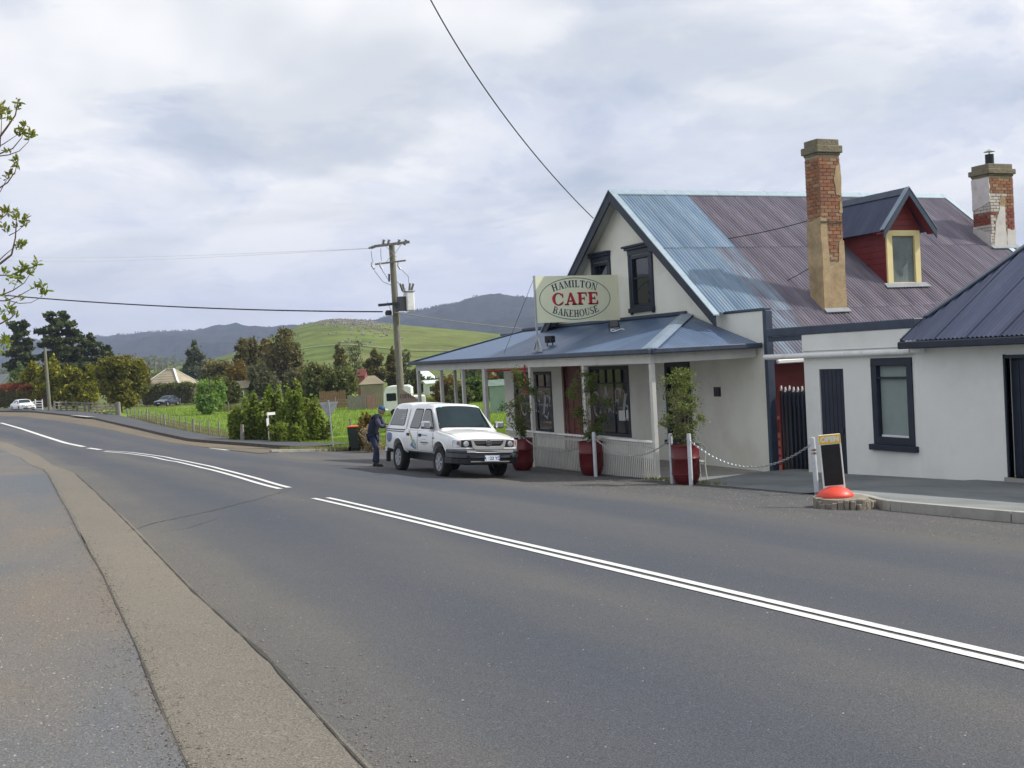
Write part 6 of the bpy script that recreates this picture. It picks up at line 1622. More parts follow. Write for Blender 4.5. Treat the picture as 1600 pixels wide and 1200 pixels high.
core = [(bz.x+.10+.38*math.cos(a), bz.y+.12+.46*math.sin(a), bz.z-.1) for a in np.linspace(0, 2*PI, 20)[:-1]]
MB().prism(core, (0, 0, .262)).obj('core', M['old_concrete'], ke)

# ================================================================ corner signs, bin, coffee board
gw = G(521, 703)
st = thing('give_way_sign', 'back of a triangular road sign on a slim pole at the corner', 'sign', tuple(gw), math.atan2(-.97, -.22))
MB().tube([(.0, .0, -.1), (0, -.10, 2.20)], .032, 8).obj('pole', M['galv'], st, True, smooth=60)
tri = rpoly([(-.43, 2.13), (.43, 2.13), (0, 1.38)], .06, 4)
tr_ = MB().prism([(-.045, y-.09, z) for y, z in tri], (.012, 0, 0)).obj('panel', M['galv'], st, True)
MB().box(-.032, -.02, -.40, .22, 2.00, 2.04).box(-.032, -.02, -.25, .08, 1.62, 1.66).obj('brace', M['galv'], st, True)
ss = G(421, 694)
st = thing('street_name_sign', 'small white street name sign on a thin post beside the green bushes', 'sign', tuple(ss), math.atan2(-.9, .42))
MB().tube([(0, 0, -.1), (0, 0, 1.62)], .030, 8).obj('pole', M['white'], st, True, smooth=60)
MB().box(-.012, .012, -.06, .46, 1.46, 1.60).obj('blade', M['white'], st, True)
MB().box(-.02, .02, -.10, .04, .92, 1.30).obj('plate', M['white'], st, True)
MB().box(-.02, .02, .05, .14, 1.26, 1.45).obj('bracket', M['navy'], st, True)
bn = AT(557, 699, 49.2); bz_ = float(zg(bn.x, bn.y))
wb = thing('wheelie_bin', 'dark wheelie bin with orange lid at the corner kerb', 'bin', (bn.x, bn.y, bz_+.04), .9)
M['bin'] = paint('dark_bin_plastic', (.02, .03, .025), .6, .1); M['lid'] = paint('orange_bin_lid', (.70, .13, .03), .5, .05)
mb = MB(); b0 = [(-.21, -.24), (.21, -.24), (.21, .24), (-.21, .24)]; b1 = [(-.27, -.29), (.27, -.29), (.27, .29), (-.27, .29)]
mb.add([(x, y, .04) for x, y in b0]+[(x, y, .98) for x, y in b1], [(3, 2, 1, 0), (4, 5, 6, 7), (0, 1, 5, 4), (1, 2, 6, 5), (2, 3, 7, 6), (3, 0, 4, 7)]); mb.obj('tub', M['bin'], wb, True, bevel=.03)
MB().box(-.29, .30, -.31, .31, .985, 1.05).obj('lid', M['lid'], wb, True, bevel=.025)
for y in (-.22, .22): MB().lathe([(.09, y-.03), (.09, y+.03)], 14, (-.27, 0, .09), 'y').obj('wheel', M['tyre'], wb, True)
cb = AT(641, 646, 41); g0 = float(zg(cb.x, cb.y))
sb2 = thing('coffee_sign', 'brown wedge shaped coffee board behind the pickup at the foot of the pole', 'sign', (cb.x, cb.y, g0))
Fc = Vector((.912, -.41, 0)); zb_ = cb.z
M['kraft'] = paint('brown_board', (.36, .28, .20), .8, .08)
def fp(px, py, D=41.0): 
    v = AT(px, py, D); return v
o_ = [fp(624, 606), fp(655, 625), fp(658, 662), fp(624, 662)]
MB().prism(o_, Vector((.41, .912, 0))*.05).obj('board', M['kraft'], sb2)
MB().bar(fp(646, 655)+Vector((.05, .1, 0)), Vector((fp(646, 655).x+.05, fp(646, 655).y+.1, g0)), .06, .06).obj('post', M['kraft'], sb2)
c_ = fp(636.5, 619.5); 
w_ = word_mb('COFFEE', lambda s, h: c_+Fc*s*1.0+Vector((0, 0, 1))*(h-.06)+Vector((-.41, -.912, 0))*.01, .155, .05, .62)
w_.obj('lettering', M['decal_ink'], sb2)

# ================================================================ utility pole with transformer
up0 = thing('utility_pole', 'weathered timber utility pole with transformer behind the pickup', 'utility pole', (16.25, 49.2, float(zg(16.25, 49.2))))
D = 51.5
top = AT(612, 383, D); bot = AT(631, 690, D)
bot = Vector((bot.x, bot.y, up0.location.z-.2))
mb = MB(); n = 8; mb.tube([bot.lerp(top, i/n) for i in range(n+1)], [.185-.055*i/n for i in range(n+1)], 16)
mb.obj('pole', M['timber'], up0, smooth=60)
ar = Vector((.93, -.36, 0))
def pp_(px, py, D=D): return AT(px, py, D)
MB().bar(pp_(584, 385, D-.25), pp_(640, 378, D-.25), .11, .11).obj('crossarm', M['greywood'], up0)
MB().bar(pp_(586, 413, D-.25), pp_(634, 407, D-.25), .09, .07).obj('crossarm', M['greywood'], up0)
MB().bar(pp_(591, 477, D-.25), pp_(633, 473, D-.25), .10, .12).obj('crossarm', M['steel_dark'], up0)
for a, b in (((602, 384), (620, 402)), ((627, 382), (616, 398)), ((612, 398), (602, 412)), ((605, 471), (612, 487))):
    MB().bar(pp_(*a, D-.2), pp_(*b, D-.2), .05, .02).obj('brace', M['galv'], up0)
M['porcelain'] = paint('brown_grey_porcelain', (.16, .15, .14), .3, .2)
def insul(px, py, h=.32, r=.07, tilt=0, D=D-.25):
    c = pp_(px, py, D); prof_ = []
    for k in range(4): prof_ += [(r*.45, h*k/4), (r, h*(k+.3)/4), (r*.95, h*(k+.45)/4), (r*.45, h*(k+.6)/4)]
    m_ = MB().lathe(prof_, 12); Mt = Matrix.Translation(c) @ Matrix.Rotation(tilt, 4, 'Y')
    m_.v = [tuple(Mt @ Vector(v)) for v in m_.v]; m_.obj('insulator', M['porcelain'], up0, smooth=40)
for px in (598, 606, 622, 632): insul(px, 383, .28, .08, .3)
for px in (576, 580): insul(px, 388, .26, .06, 1.2)
for px in (583, 596, 624):
    a = pp_(px-2, 410, D-.35); b = pp_(px+2, 421, D-.35)
    MB().tube([a, (a+b)/2+Vector((-.06, 0, 0)), b], .045, 8).obj('fuse_cutout', M['galv'], up0, smooth=40)
# transformer tank with bushings
tc_ = pp_(636, 471, D-.35); tz = .0
tk = MB().box(tc_.x-.10, tc_.x+.28, tc_.y-.26, tc_.y+.22, tc_.z-.44, tc_.z+.42).obj('transformer', M['white'], up0, bevel=.05)
MB().box(tc_.x-.13, tc_.x+.31, tc_.y-.29, tc_.y+.25, tc_.z+.423, tc_.z+.47).obj('tank_lid', M['galv'], tk, bevel=.015)
for i, (dx, dy) in enumerate(((-.30, -.2), (-.10, .1), (.12, -.12), (.32, .1))):
    MB().tube([(tc_.x+dx*.8, tc_.y+dy, tc_.z+.46), (tc_.x+dx*1.2, tc_.y+dy, tc_.z+.80)], [.06, .045], 10).obj('bushing', M['porcelain'], tk, smooth=60)
MB().box(tc_.x-.42, tc_.x-.101, tc_.y-.2, tc_.y+.18, tc_.z-.42, tc_.z+.22).obj('bracket', M['steel_dark'], tk)
MB().lathe([(.14, -.1), (.16, .02), (.10, .12)], 14, tuple(pp_(607, 489, D-.3))).obj('junction_box', M['black'], up0, smooth=60)
mb = MB()
for a, b, c in (((580, 392), (581, 403), (583, 410)), ((595, 388), (595, 398), (596, 408)), ((585, 423), (598, 440), (612, 446)), ((597, 422), (606, 436), (612, 436)), ((626, 420), (638, 432), (640, 455)), ((617, 436), (624, 444), (634, 452))):
    mb.tube([pp_(*a), pp_(*b), pp_(*c)], .012, 4)
mb.obj('drop_wire', M['steel_dark'], up0)
MB().tube([pp_(608, 428), pp_(608, 440)], .05, 8).obj('arrester', M['porcelain'], up0)
# wires
def wire(pts, r, label, mat='black', nm='power_line', cat='cable'):
    P = [Vector(p) for p in pts]; q = []
    for i in range(49):
        t = i/48*(len(P)-1); k = min(int(t), len(P)-2); f = t-k
        if len(P) == 3:
            t2 = i/48; q.append(P[0]*(1-t2)**2+P[1]*2*t2*(1-t2)+P[2]*t2*t2)
        else: q.append(P[k].lerp(P[k+1], f))
    return tag(MB().tube(q, r, 6, cap=True).obj(nm, M[mat], smooth=80), label, cat)
M['cable_pale'] = paint('pale_aluminium_cable', (.34, .32, .30), .5, .1)
wire([AT(-60, 455, 60), AT(250, 486, 56), pp_(598, 487, D-.3)], .030, 'thick black cable running from the left edge to the utility pole')
wire([pp_(616, 488, D-.2), AT(740, 508, 44), (16.7, 35.5, 3.95)], .022, 'pale cable from the transformer pole down to the cafe wing wall', 'cable_pale')
gpt = Vector((16.2, 29.95, 7.1))
wire([AT(650, -45, 22), AT(757, 175, 24), AT(927, 341, 31.6)], .013, 'thin cable from the top of the picture down to the gable peak')
wire([AT(1104, 378, 32.0), AT(1190, 366, 31.1), AT(1262, 345, 30.4)], .012, 'dark guy wire from the roof iron to the brick chimney strap')
wire([AT(1206, 449, 30.7), AT(1238, 436, 30.4), AT(1266, 418, 30.1)], .010, 'short lower guy wire between the roof iron and the chimney')
wire([AT(-40, 398, 150), AT(120, 408, 150), AT(577, 388, D)], .006, 'upper faint high-voltage line reaching the left side of the pole', 'cable_pale')
wire([AT(-40, 404, 152), AT(120, 415, 150), AT(585, 388, D+.3)], .006, 'lower faint high-voltage line reaching the pole crossarm', 'cable_pale')
# small bird on the ridge
bp_ = AT(1191, 302, 37.1); br_ = thing('bird', 'tiny dark bird perched on the ridge cap', 'bird', tuple(bp_))
q = MB()
for c, r in (((0, 0, .02), (.07, .035, .035)), ((.07, 0, .055), (.026, .022, .022))):
    V = []
    for i in range(7):
        a = PI*i/6
        for k in range(8): b = 2*PI*k/8; V.append((c[0]+r[0]*math.cos(a), c[1]+r[1]*math.sin(a)*math.cos(b), c[2]+r[2]*math.sin(a)*math.sin(b)))
    q.add(V, [(i*8+k, (i+1)*8+k, (i+1)*8+(k+1) % 8, i*8+(k+1) % 8) for i in range(6) for k in range(8)])
q.obj('body', M['black'], br_, True, smooth=80)
MB().prism([(-.05, -.015, .02), (-.05, .015, .02), (-.15, .02, .0), (-.15, -.02, .0)], (0, 0, .008)).obj('tail', M['black'], br_, True)
MB().tube([(.09, 0, .055), (.12, 0, .05)], [.008, .002], 5).obj('beak', M['black'], br_, True)
# ================================================================ hills
def hillmat(name, c, scale=.004, tracks=False, bump=6.0, fine=.03):
    t = NT(name); n = t.noise(scale, 8, .62); m = t.noise(scale*7, 7, .65); f = t.noise(fine, 5, .7)
    col = t.mix(t.ramp(n, [(.38, 0.), (.62, 1.)]), c[0], c[1]); col = t.mix(t.ramp(m, [(.50, 0.), (.68, .8)]), col, c[2])
    col = t.mix(1., col, t.ramp(f, [(.3, .6), (.7, 1.4)]), 'MULTIPLY')
    t.bump(m, .8, bump); return t.out(col, .95, 0, .05)
M['hill_green'] = hillmat('green_pasture_hill', ((.095, .135, .030), (.125, .150, .038), (.155, .150, .060)), .006, fine=.05, bump=1.5)
M['hill_forest'] = hillmat('forested_hill', ((.012, .022, .018), (.020, .030, .022), (.042, .042, .032)), .0022, fine=.045, bump=14)
M['hill_mid'] = hillmat('scrubby_hill', ((.030, .042, .024), (.060, .065, .035), (.10, .095, .055)), .003, fine=.05, bump=10)
def hill(name, ridge, D, front, back, mat, amp=6., seed=0, rows=26, step=5, foot=-4., crest=3., pw=1.25):
    rng = random.Random(seed); xs = np.arange(ridge[0][0], ridge[-1][0], step); ys = np.interp(xs, [p[0] for p in ridge], [p[1] for p in ridge])
    k = np.hanning(9); k /= k.sum(); ys = np.convolve(np.pad(ys, 4, mode='edge'), k, 'valid')
    V = []; F = []; nb = 6
    for px, py in zip(xs, ys):
        top = AT(px, py, D); g0 = AT(px, 600, D); hd = Vector((g0.x, g0.y, 0)); 
        for j in range(rows+nb):
            if j < rows: f = j/(rows-1); d = front+(1-front)*f; h = foot+(top.z-foot)*(math.sin(f*PI/2)**pw)
            else: f = (j-rows+1)/nb; d = 1+(back-1)*f; h = top.z*(1-f*f)+foot*f*f
            p = hd*d; q = Vector((p.x*.004, p.y*.004, seed)); nz = noise.fractal(q, 1., 2., 5)*amp*min(1, 3*(f if j < rows else 1))*(max(0., 1-f)**.5 if j < rows else 1)
            nz += (noise.fractal(Vector((p.x*.03, p.y*.03, seed+9)), 1., 2., 3)-.4)*crest
            V.append((p.x, p.y, h+nz))
    R_n = rows+nb
    F = [(i*R_n+j, i*R_n+j+1, (i+1)*R_n+j+1, (i+1)*R_n+j) for i in range(len(xs)-1) for j in range(R_n-1)]
    me = bpy.data.meshes.new(name); me.from_pydata(V, [], F); me.materials.append(mat); me.polygons.foreach_set('use_smooth', [True]*len(F)); me.update()
    bm = bmesh.new(); bm.from_mesh(me)
    if sum(f.normal.z for f in bm.faces) < 0: bmesh.ops.reverse_faces(bm, faces=bm.faces)
    bm.to_mesh(me); bm.free()
    o = bpy.data.objects.new(name, me); link(o); tag(o, kind='structure'); return np.array(V).reshape(len(xs), R_n, 3)
hg = hill('green_hill', [(60, 600), (200, 583), (300, 568), (345, 558), (385, 545), (430, 526), (470, 511), (505, 503), (535, 500), (570, 502), (620, 509), (700, 516), (780, 525), (840, 531), (950, 545), (1150, 560), (1500, 560)], 850, .42, 1.5, M['hill_green'], 5, 3, step=4, crest=.5)
hf = hill('forest_hill', [(-600, 560), (-250, 548), (0, 535), (130, 529), (230, 525), (310, 519), (350, 514), (440, 512), (540, 511), (700, 515), (900, 520), (1300, 520), (1900, 500)], 3400, .55, 1.3, M['hill_forest'], 45, 5, step=3, crest=5)
hb = hill('far_blue_hill', [(420, 552), (540, 512), (590, 505), (625, 497), (660, 489), (700, 479), (735, 471), (775, 467), (835, 469), (900, 474), (1000, 487), (1200, 480), (1500, 470), (1900, 480)], 2900, .6, 1.3, M['hill_forest'], 40, 7, step=3, crest=5)
hm = hill('scrub_hill', [(-500, 590), (100, 577), (190, 570), (240, 560), (290, 566), (340, 570), (420, 578)], 1500, .5, 1.4, M['hill_mid'], 14, 11, step=4, crest=3)
# trees along the far crests
def crest_trees(name, V, n, smin, smax, seed, rows=(12, 27), kind='dark'):
    rng = np.random.default_rng(seed); i = rng.integers(0, V.shape[0]-1, n); j = rng.integers(rows[0], rows[1], n)
    P = V[i, j]+(V[i+1, j]-V[i, j])*rng.random((n, 1)); s = rng.uniform(smin, smax, n)
    pts = np.repeat(P, 5, 0)+rng.normal(size=(n*5, 3))*np.repeat(s, 5)[:, None]*np.array([.35, .35, .45]); pts[:, 2] += np.repeat(s, 5)*.5
    me = leaf_mesh(name, pts, (smin+smax)*.32, LEAF[kind], rng, .8); o = bpy.data.objects.new(name, me); link(o); return tag(o, kind='stuff')
crest_trees('forest', hf, 4000, 2., 3.6, 1, (22, 26)); crest_trees('forest', hb, 4000, 2., 3.6, 2, (22, 26))
crest_trees('scrub', hm, 2500, 2, 4, 4, (6, 26), 'gum'); crest_trees('hill_scrub', hg[:60], 160, 1.5, 3, 5, (2, 12), 'gum')
# rock scatter and vehicle track on the green hill
rng_ = np.random.default_rng(3); mb = MB()
for _ in range(900):
    u = rng_.normal()*.5; i = int(np.clip(124+u*13, 0, hg.shape[0]-2)); j = int(np.clip(17+rng_.normal()*3.2+u*-2, 4, 24)); f1, f2 = rng_.random(2)
    p = hg[i, j]*(1-f2)*(1-f1)+hg[i+1, j]*f1*(1-f2)+hg[i, j+1]*(1-f1)*f2+hg[i+1, j+1]*f1*f2; s = rng_.uniform(.4, 1.1)
    m_ = Matrix.Translation(Vector(p)) @ Matrix.Rotation(rng_.uniform(0, 3), 4, 'Z') @ Matrix.Rotation(rng_.uniform(-.5, .5), 4, 'X'); mb.cbox((0, 0, 0), (s*1.5, s, s*.9), mat=m_)
mb.obj('hillside_rock', paint('grey_hill_rock', (.22, .20, .18), .95, .3), kind='stuff')
def hill_track(j0, w, i0, i1):
    V = []; 
    for i in range(i0, i1):
        jj = j0+1.1*math.sin(i*.035); k = int(jj); f = jj-k; p = hg[i, k]*(1-f)+hg[i, k+1]*f; q = hg[i, k]*(1-f-.0)+hg[i, k+1]*(f); d = (hg[i, k+1]-hg[i, k]); d = d/np.linalg.norm(d)
        V += [tuple(p+np.array([0, 0, .5])), tuple(p+d*w+np.array([0, 0, .5]))]
    n = len(V)//2; me = bpy.data.meshes.new('hill_track'); me.from_pydata(V, [], [(2*a, 2*a+1, 2*a+3, 2*a+2) for a in range(n-1)]); me.materials.append(paint('pale_dirt_track', (.22, .20, .095), .95, .3, .3)); o = bpy.data.objects.new('hill_track', me); link(o); tag(o, kind='structure')
hill_track(8, 2.2, 85, 250)

# ================================================================ trees and shrubs, far to near
G1 = 'trees behind the road bend on the left'; G2 = 'trees in the gardens beyond the field'; G3 = 'green bushes at the fence corner'
tree('pine_tree', 'tall dark spreading pine above the golden cypresses', 'tree', 97, 190, 489, 92, 'dark', 9000, .42, 'pine', group=G1, lowest=.30, seed=1, clumps=16, spread=.28)
tree('pine_tree', 'dark pine with a bare trunk near the left edge', 'tree', 36, 200, 503, 66, 'dark', 8000, .42, 'pine', group=G1, lowest=.22, seed=2, clumps=16, spread=.28)
tree('pine_tree', 'lower dark pine just right of the tall spreading pine', 'tree', 140, 196, 523, 70, 'dark', 6000, .42, 'pine', group=G1, lowest=.2, seed=3, clumps=16, spread=.28)
tree('pine_tree', 'small dark pine top behind the rounded olive conifer', 'tree', 168, 198, 541, 46, 'dark', 3500, .42, 'pine', group=G1, lowest=.2, seed=4, clumps=16, spread=.28)
tree('cypress_tree', 'golden green cypress left of the bare pole', 'tree', 50, 152, 566, 56, 'gold', 9000, .24, 'fan', group=G1, lowest=.05, seed=5)
tree('cypress_tree', 'large golden green cypress right behind the bare pole', 'tree', 86, 150, 556, 78, 'gold', 16000, .24, 'fan', group=G1, lowest=.05, seed=6)
tree('cypress_tree', 'broad golden cypress filling the middle of the left clump', 'tree', 112, 148, 574, 70, 'gold', 13000, .24, 'fan', group=G1, lowest=.05, seed=7)
tree('cypress_tree', 'narrow golden cypress just left of the rounded conifer', 'tree', 139, 146, 571, 46, 'gold', 9000, .24, 'fan', group=G1, lowest=.05, seed=8)
tree('conifer_tree', 'big rounded olive green conifer above the timber gate', 'tree', 187, 128, 554, 84, 'round', 26000, .20, 'round', group=G1, lowest=.06, seed=9, clumps=40, spread=.17)
tree('willow_tree', 'pale green weeping tree beside the hedge at the left edge', 'tree', 30, 158, 567, 54, 'pale', 9000, .20, 'cone', group=G1, lowest=.12, seed=10)
tree('tree', 'rusty gold tree top showing behind the rounded conifer', 'tree', 203, 170, 551, 34, 'rust', 3000, .25, 'round', group=G2, seed=11)
tree('tree', 'pale shrubby tree left of the tiled hip roof', 'tree', 224, 175, 563, 36, 'rust', 3500, .22, 'bush', group=G2, seed=12)
tree('tree', 'low pale green tree directly behind the tiled hip roof', 'tree', 250, 215, 572, 40, 'pale', 3000, .25, 'bush', group=G2, seed=13)
tree('gum_tree', 'blue green gum standing alone against the far hill', 'tree', 306, 205, 536, 32, 'silver', 6000, .28, 'column', group=G2, lowest=.25, seed=14)
tree('tree', 'brown twiggy tree right of the tiled roof', 'tree', 340, 185, 555, 56, 'gum_brown', 7000, .24, 'round', group=G2, seed=15)
tree('gum_tree', 'left half of the tall rounded olive brown gums', 'tree', 392, 180, 525, 48, 'gum_brown', 9000, .26, 'round', group=G2, lowest=.25, seed=16, clumps=18)
tree('gum_tree', 'tallest rounded olive brown gum before the green hill', 'tree', 443, 176, 516, 62, 'gum_brown', 14000, .26, 'round', group=G2, lowest=.22, seed=17, clumps=20)
tree('gum_tree', 'thin topped gum between the two big rounded gums', 'tree', 418, 182, 524, 28, 'rust', 3500, .26, 'round', group=G2, lowest=.3, seed=18)
tree('tree', 'rust coloured garden tree below the big gums', 'tree', 372, 160, 558, 50, 'rust', 6000, .22, 'bush', group=G2, seed=19)
tree('tree', 'grey leafless tree under the big gums', 'tree', 405, 150, 566, 60, 'grey', 6000, .18, 'bush', group=G2, seed=20)
tree('tree', 'bright spring green tree beside the dark parked car', 'tree', 324, 112, 581, 62, 'bright', 9000, .16, 'bush', group=G2, lowest=.05, seed=21)
tree('tree', 'dark garden tree behind the bright green one', 'tree', 352, 122, 578, 46, 'gum', 6000, .2, 'bush', group=G2, lowest=.05, seed=22)
tree('tree', 'grey twiggy tree left of the wide olive tree', 'tree', 462, 128, 567, 56, 'grey', 7000, .16, 'bush', group=G2, lowest=.1, seed=23)
tree('tree', 'wide olive green tree over the brown fence', 'tree', 512, 120, 559, 92, 'gum', 15000, .18, 'bush', group=G2, lowest=.18, seed=24)
tree('tree', 'olive tree overhanging the left end of the striped shed', 'tree', 480, 124, 564, 60, 'gum_brown', 8000, .18, 'bush', group=G2, lowest=.18, seed=25)
tree('gum_tree', 'small dark gum against the green hill left of the bare poplar', 'tree', 535, 165, 540, 24, 'gum_brown', 3500, .24, 'column', group=G2, lowest=.3, seed=26)
tree('poplar_tree', 'thin bare poplar left of the utility pole', 'tree', 557, 168, 535, 34, 'grey', 1800, .14, 'bare', group=G2, lowest=.1, seed=27)
tree('gum_tree', 'dark brown gum just left of the utility pole', 'tree', 590, 150, 548, 34, 'gum_brown', 7000, .22, 'column', group=G2, lowest=.12, seed=28)
tree('gum_tree', 'dark gum right behind the utility pole', 'tree', 614, 152, 547, 24, 'gum_brown', 4500, .22, 'column', group=G2, lowest=.12, seed=29)
tree('poplar_tree', 'leafless thin tree right of the utility pole', 'tree', 636, 150, 549, 24, 'grey', 1500, .14, 'bare', group=G2, lowest=.1, seed=30)
tree('tree', 'green bushy tree between the pole and the verandah end', 'tree', 652, 150, 570, 24, 'gum', 4000, .2, 'bush', group=G2, seed=31)
G5 = 'shrubs and trees seen through the verandah'
for i, (px, D, top, w, kd, n, lab) in enumerate((
    (676, 150, 586, 30, 'green', 3500, 'small green shrub behind the left corner post of the verandah'),
    (702, 105, 580, 54, 'rust', 7000, 'gold green shrub between the two left verandah posts'),
    (738, 108, 582, 60, 'green', 8000, 'green shrub seen between the third and fourth verandah posts'),
    (716, 92, 598, 44, 'gum', 6000, 'dark leafy shrub low behind the verandah posts'),
    (770, 118, 584, 40, 'rust', 5000, 'russet shrub left of the green shed'),
    (738, 230, 562, 34, 'gum', 4000, 'dark tree high on the slope seen under the verandah roof'),
    (758, 232, 565, 30, 'gum', 4000, 'second dark tree on the slope left of the green shed'),
    (782, 228, 560, 26, 'green', 3500, 'green tree above the green shed roof'))):
    tree('shrub' if D < 200 else 'tree', lab, 'shrub' if D < 200 else 'tree', px, D, top, w, kd, n, .16 if D < 200 else .3, 'bush', group=G5, lowest=.02, seed=40+i)
# foreground bushes at the fence corner
for i, (px, D, top, w, kd, n, lf, lab) in enumerate((
    (366, 60, 626, 44, 'fresh', 3800, .095, 'leftmost low green bush beside the old fence post'),
    (392, 60, 608, 52, 'fresh', 4600, .10, 'green bush just left of the street name sign'),
    (425, 60, 596, 62, 'fresh', 6500, .10, 'tallest loose green bush above the street name sign'),
    (462, 59, 594, 58, 'fresh', 6500, .10, 'tall green bush right of the street name sign'),
    (487, 58, 618, 46, 'fresh', 4500, .095, 'rounded green bush left of the triangular sign'),
    (440, 57, 655, 56, 'fresh', 3800, .085, 'dark low undergrowth bush between the two tall bushes'))):
    tree('bush', lab, 'bush', px, D, top, w, kd, n, lf, 'loose', group=G3, lowest=-.02, seed=60+i, clumps=22, spread=.34, trunkr=.05)
tree('bush', 'pale pink blossoming bush behind the wheelie bin', 'bush', 576, 47.5, 660, 50, 'pink', 3600, .045, 'bush', lowest=-.02, seed=70, trunkr=.03)
tree('bush', 'rusty green bush standing above the wheelie bin', 'bush', 566, 48.6, 640, 30, 'rust', 4000, .06, 'bush', lowest=-.02, seed=71, trunkr=.03)
tree('bush', 'spiky grey green bush by the left verandah post', 'bush', 664, 46, 632, 40, 'gum', 4000, .07, 'bush', lowest=.0, seed=72, trunkr=.03)
# hedges
def hedge(name, label, a, b, w, h0, kind, n, leaf, seed, mats2=None, z=None):
    rng = np.random.default_rng(seed); t = thing(name, label, 'hedge', (a.x, a.y, float(zg(a.x, a.y)) if z is None else z)); d = b-a; L = d.length; d = Vector((d.x, d.y, 0)); nrm = Vector((-d.y, d.x, 0)).normalized()
    f = rng.random(n); s = rng.uniform(-1, 1, n); zz = rng.random(n); k = rng.integers(0, 3, n); s = np.where(k == 0, np.sign(s), s); zz = np.where(k == 1, 1., zz)
    P = np.outer(f, np.array([d.x, d.y, 0]))+np.outer(s*w/2, np.array(nrm)); P[:, 2] = zz*h0*(1+.08*np.sin(f*25)); P += rng.normal(size=(n, 3))*.12
    me = leaf_mesh('foliage', P, leaf, LEAF[kind], rng, .6, .2, None)
    if mats2: 
        me.materials.append(LEAF[mats2]); me.polygons.foreach_set('material_index', (zz > .78).astype(np.int32))
    c = bpy.data.objects.new('foliage', me); link(c, t, True); mb = MB(); mb.bar((0, 0, h0*.4), (d.x, d.y, h0*.4), w*.75, h0*.75); mb.obj('branches', M['bark'], t, True); return t
def P2(px, D): 
    v = AT(px, 600, D); return Vector((v.x, v.y, 0))
hedge('clipped_hedge', 'clipped hedge with red new growth on top at the left edge', P2(-30, 158), P2(46, 150), 1.6, 2.75, 'hedge', 9000, .11, 1, 'red')
hedge('low_hedge', 'dark garden hedge in front of the tiled house', P2(226, 168), P2(306, 166), 2.0, 2.7, 'gum', 9000, .13, 2)
hedge('low_hedge', 'reddish shrubbery by the white gate behind the white car', P2(44, 150), P2(74, 148), 1.6, 2.0, 'rust', 3500, .11, 3)

# ================================================================ houses and sheds beyond the field
M['tile'] = paint('pale_tan_tile_roof', (.33, .285, .20), .85, .15, .8, .3, 4, .05)
M['tile_grey'] = paint('grey_iron_roof', (.27, .29, .29), .7, .1, .8, .1)
M['dull_red'] = paint('dull_red_iron', (.22, .07, .06), .8, .15)
M['white_roof'] = paint('bright_white_roof', (.75, .78, .78), .6, .05)
M['green_iron'] = paint('pale_green_iron', (.22, .30, .25), .6, .12, 3, .1)
M['slat_green'] = paint('striped_board_wall', (.26, .25, .16), .8, .15, 3, .1)
def house(name, label, cx, D, wpx, eave_py, ridge_py, depth, rz, roofm, wallm, kind='hip', ov=.5, win=2, cat='house', cap=None, base=None, courses=9):
    c = AT(cx, 600, D); w = wpx*D/FPX; ze = AT(cx, eave_py, D).z; zr = AT(cx, ridge_py, D).z; g = float(zg(c.x, c.y)) if base is None else base
    t = thing(name, label, cat, (c.x, c.y, g), rz); ze -= g; zr -= g; a, b = w/2, depth/2
    MB().box(-a+ov, a-ov, -b+ov, b-ov, -.6, ze-.0).obj('wall', wallm, t, True)
    rl = max(.3, (a-b)) if kind == 'hip' else a
    R0, R1 = Vector((-rl, 0, zr)), Vector((rl, 0, zr)); A_, B_, C_, D_ = Vector((-a, -b, ze)), Vector((a, -b, ze)), Vector((a, b, ze)), Vector((-a, b, ze))
    def slope(p, q, r, s, nm='roof'):      # strips of roofing, each lapping the one below
        mb = MB(); n = courses
        for i in range(n):
            f, g_ = i/n, (i+1)/n; l0, r0_ = p.lerp(s, f), q.lerp(r, f); l1, r1_ = p.lerp(s, g_), q.lerp(r, g_); dz = Vector((0, 0, .05))
            mb.add([l0+dz, r0_+dz, r1_, l1], [(0, 1, 2, 3)]); mb.add([l0, r0_, r0_+dz, l0+dz], [(0, 1, 2, 3)])
        return mb.obj(nm, roofm, t, True)
    rf = slope(A_, B_, R1, R0); slope(C_, D_, R0, R1)
    if kind == 'hip': slope(B_, C_, R1, R1); slope(D_, A_, R0, R0)
    else:
        MB().poly([(-a+ov, -b+ov, ze), (-a+ov, b-ov, ze), (-a+ov, 0, zr-.1)]).poly([(a-ov, -b+ov, ze), (a-ov, b-ov, ze), (a-ov, 0, zr-.1)]).obj('gable', wallm, t, True)
    if cap:
        for p, q in ((R0, R1), (R1, B_), (R0, A_), (R1, C_), (R0, D_)):
            if kind != 'hip' and q is not R1: continue
            MB().bar(p+Vector((0, 0, .08)), q+Vector((0, 0, .08)), .28, .12).obj('ridge_cap', cap, t, True)
    for i in range(win):
        x = -a+w*(i+.6)/(win+.2); wi = MB().box(x-.55, x+.55, -b+ov-.06, -b+ov-.003, ze*.30, ze*.82).obj('window', M['white'], t, True); MB().box(x-.45, x+.45, -b+ov-.075, -b+ov-.061, ze*.36, ze*.76).obj('pane', M['car_glass'], wi, True)
    return t
RZ = rad(-24)
house('tiled_house', 'house with pale tan hip roof and white ridge behind the parked dark car', 267, 195, 92, 611, 577, 8.5, RZ-.35, M['tile'], M['cream'], cap=M['white_roof'], win=3)
house('outbuilding', 'low building with a small tan roof right of the bright green tree', 378, 150, 30, 606, 595, 4, RZ, M['tile'], M['greywood'], 'gable', win=1, cat='building')
house('grey_roof_house', 'grey roofed house at the far left edge behind the pale tree', -2, 190, 60, 620, 585, 9, RZ-.5, M['tile_grey'], M['cream'], 'gable', win=1)
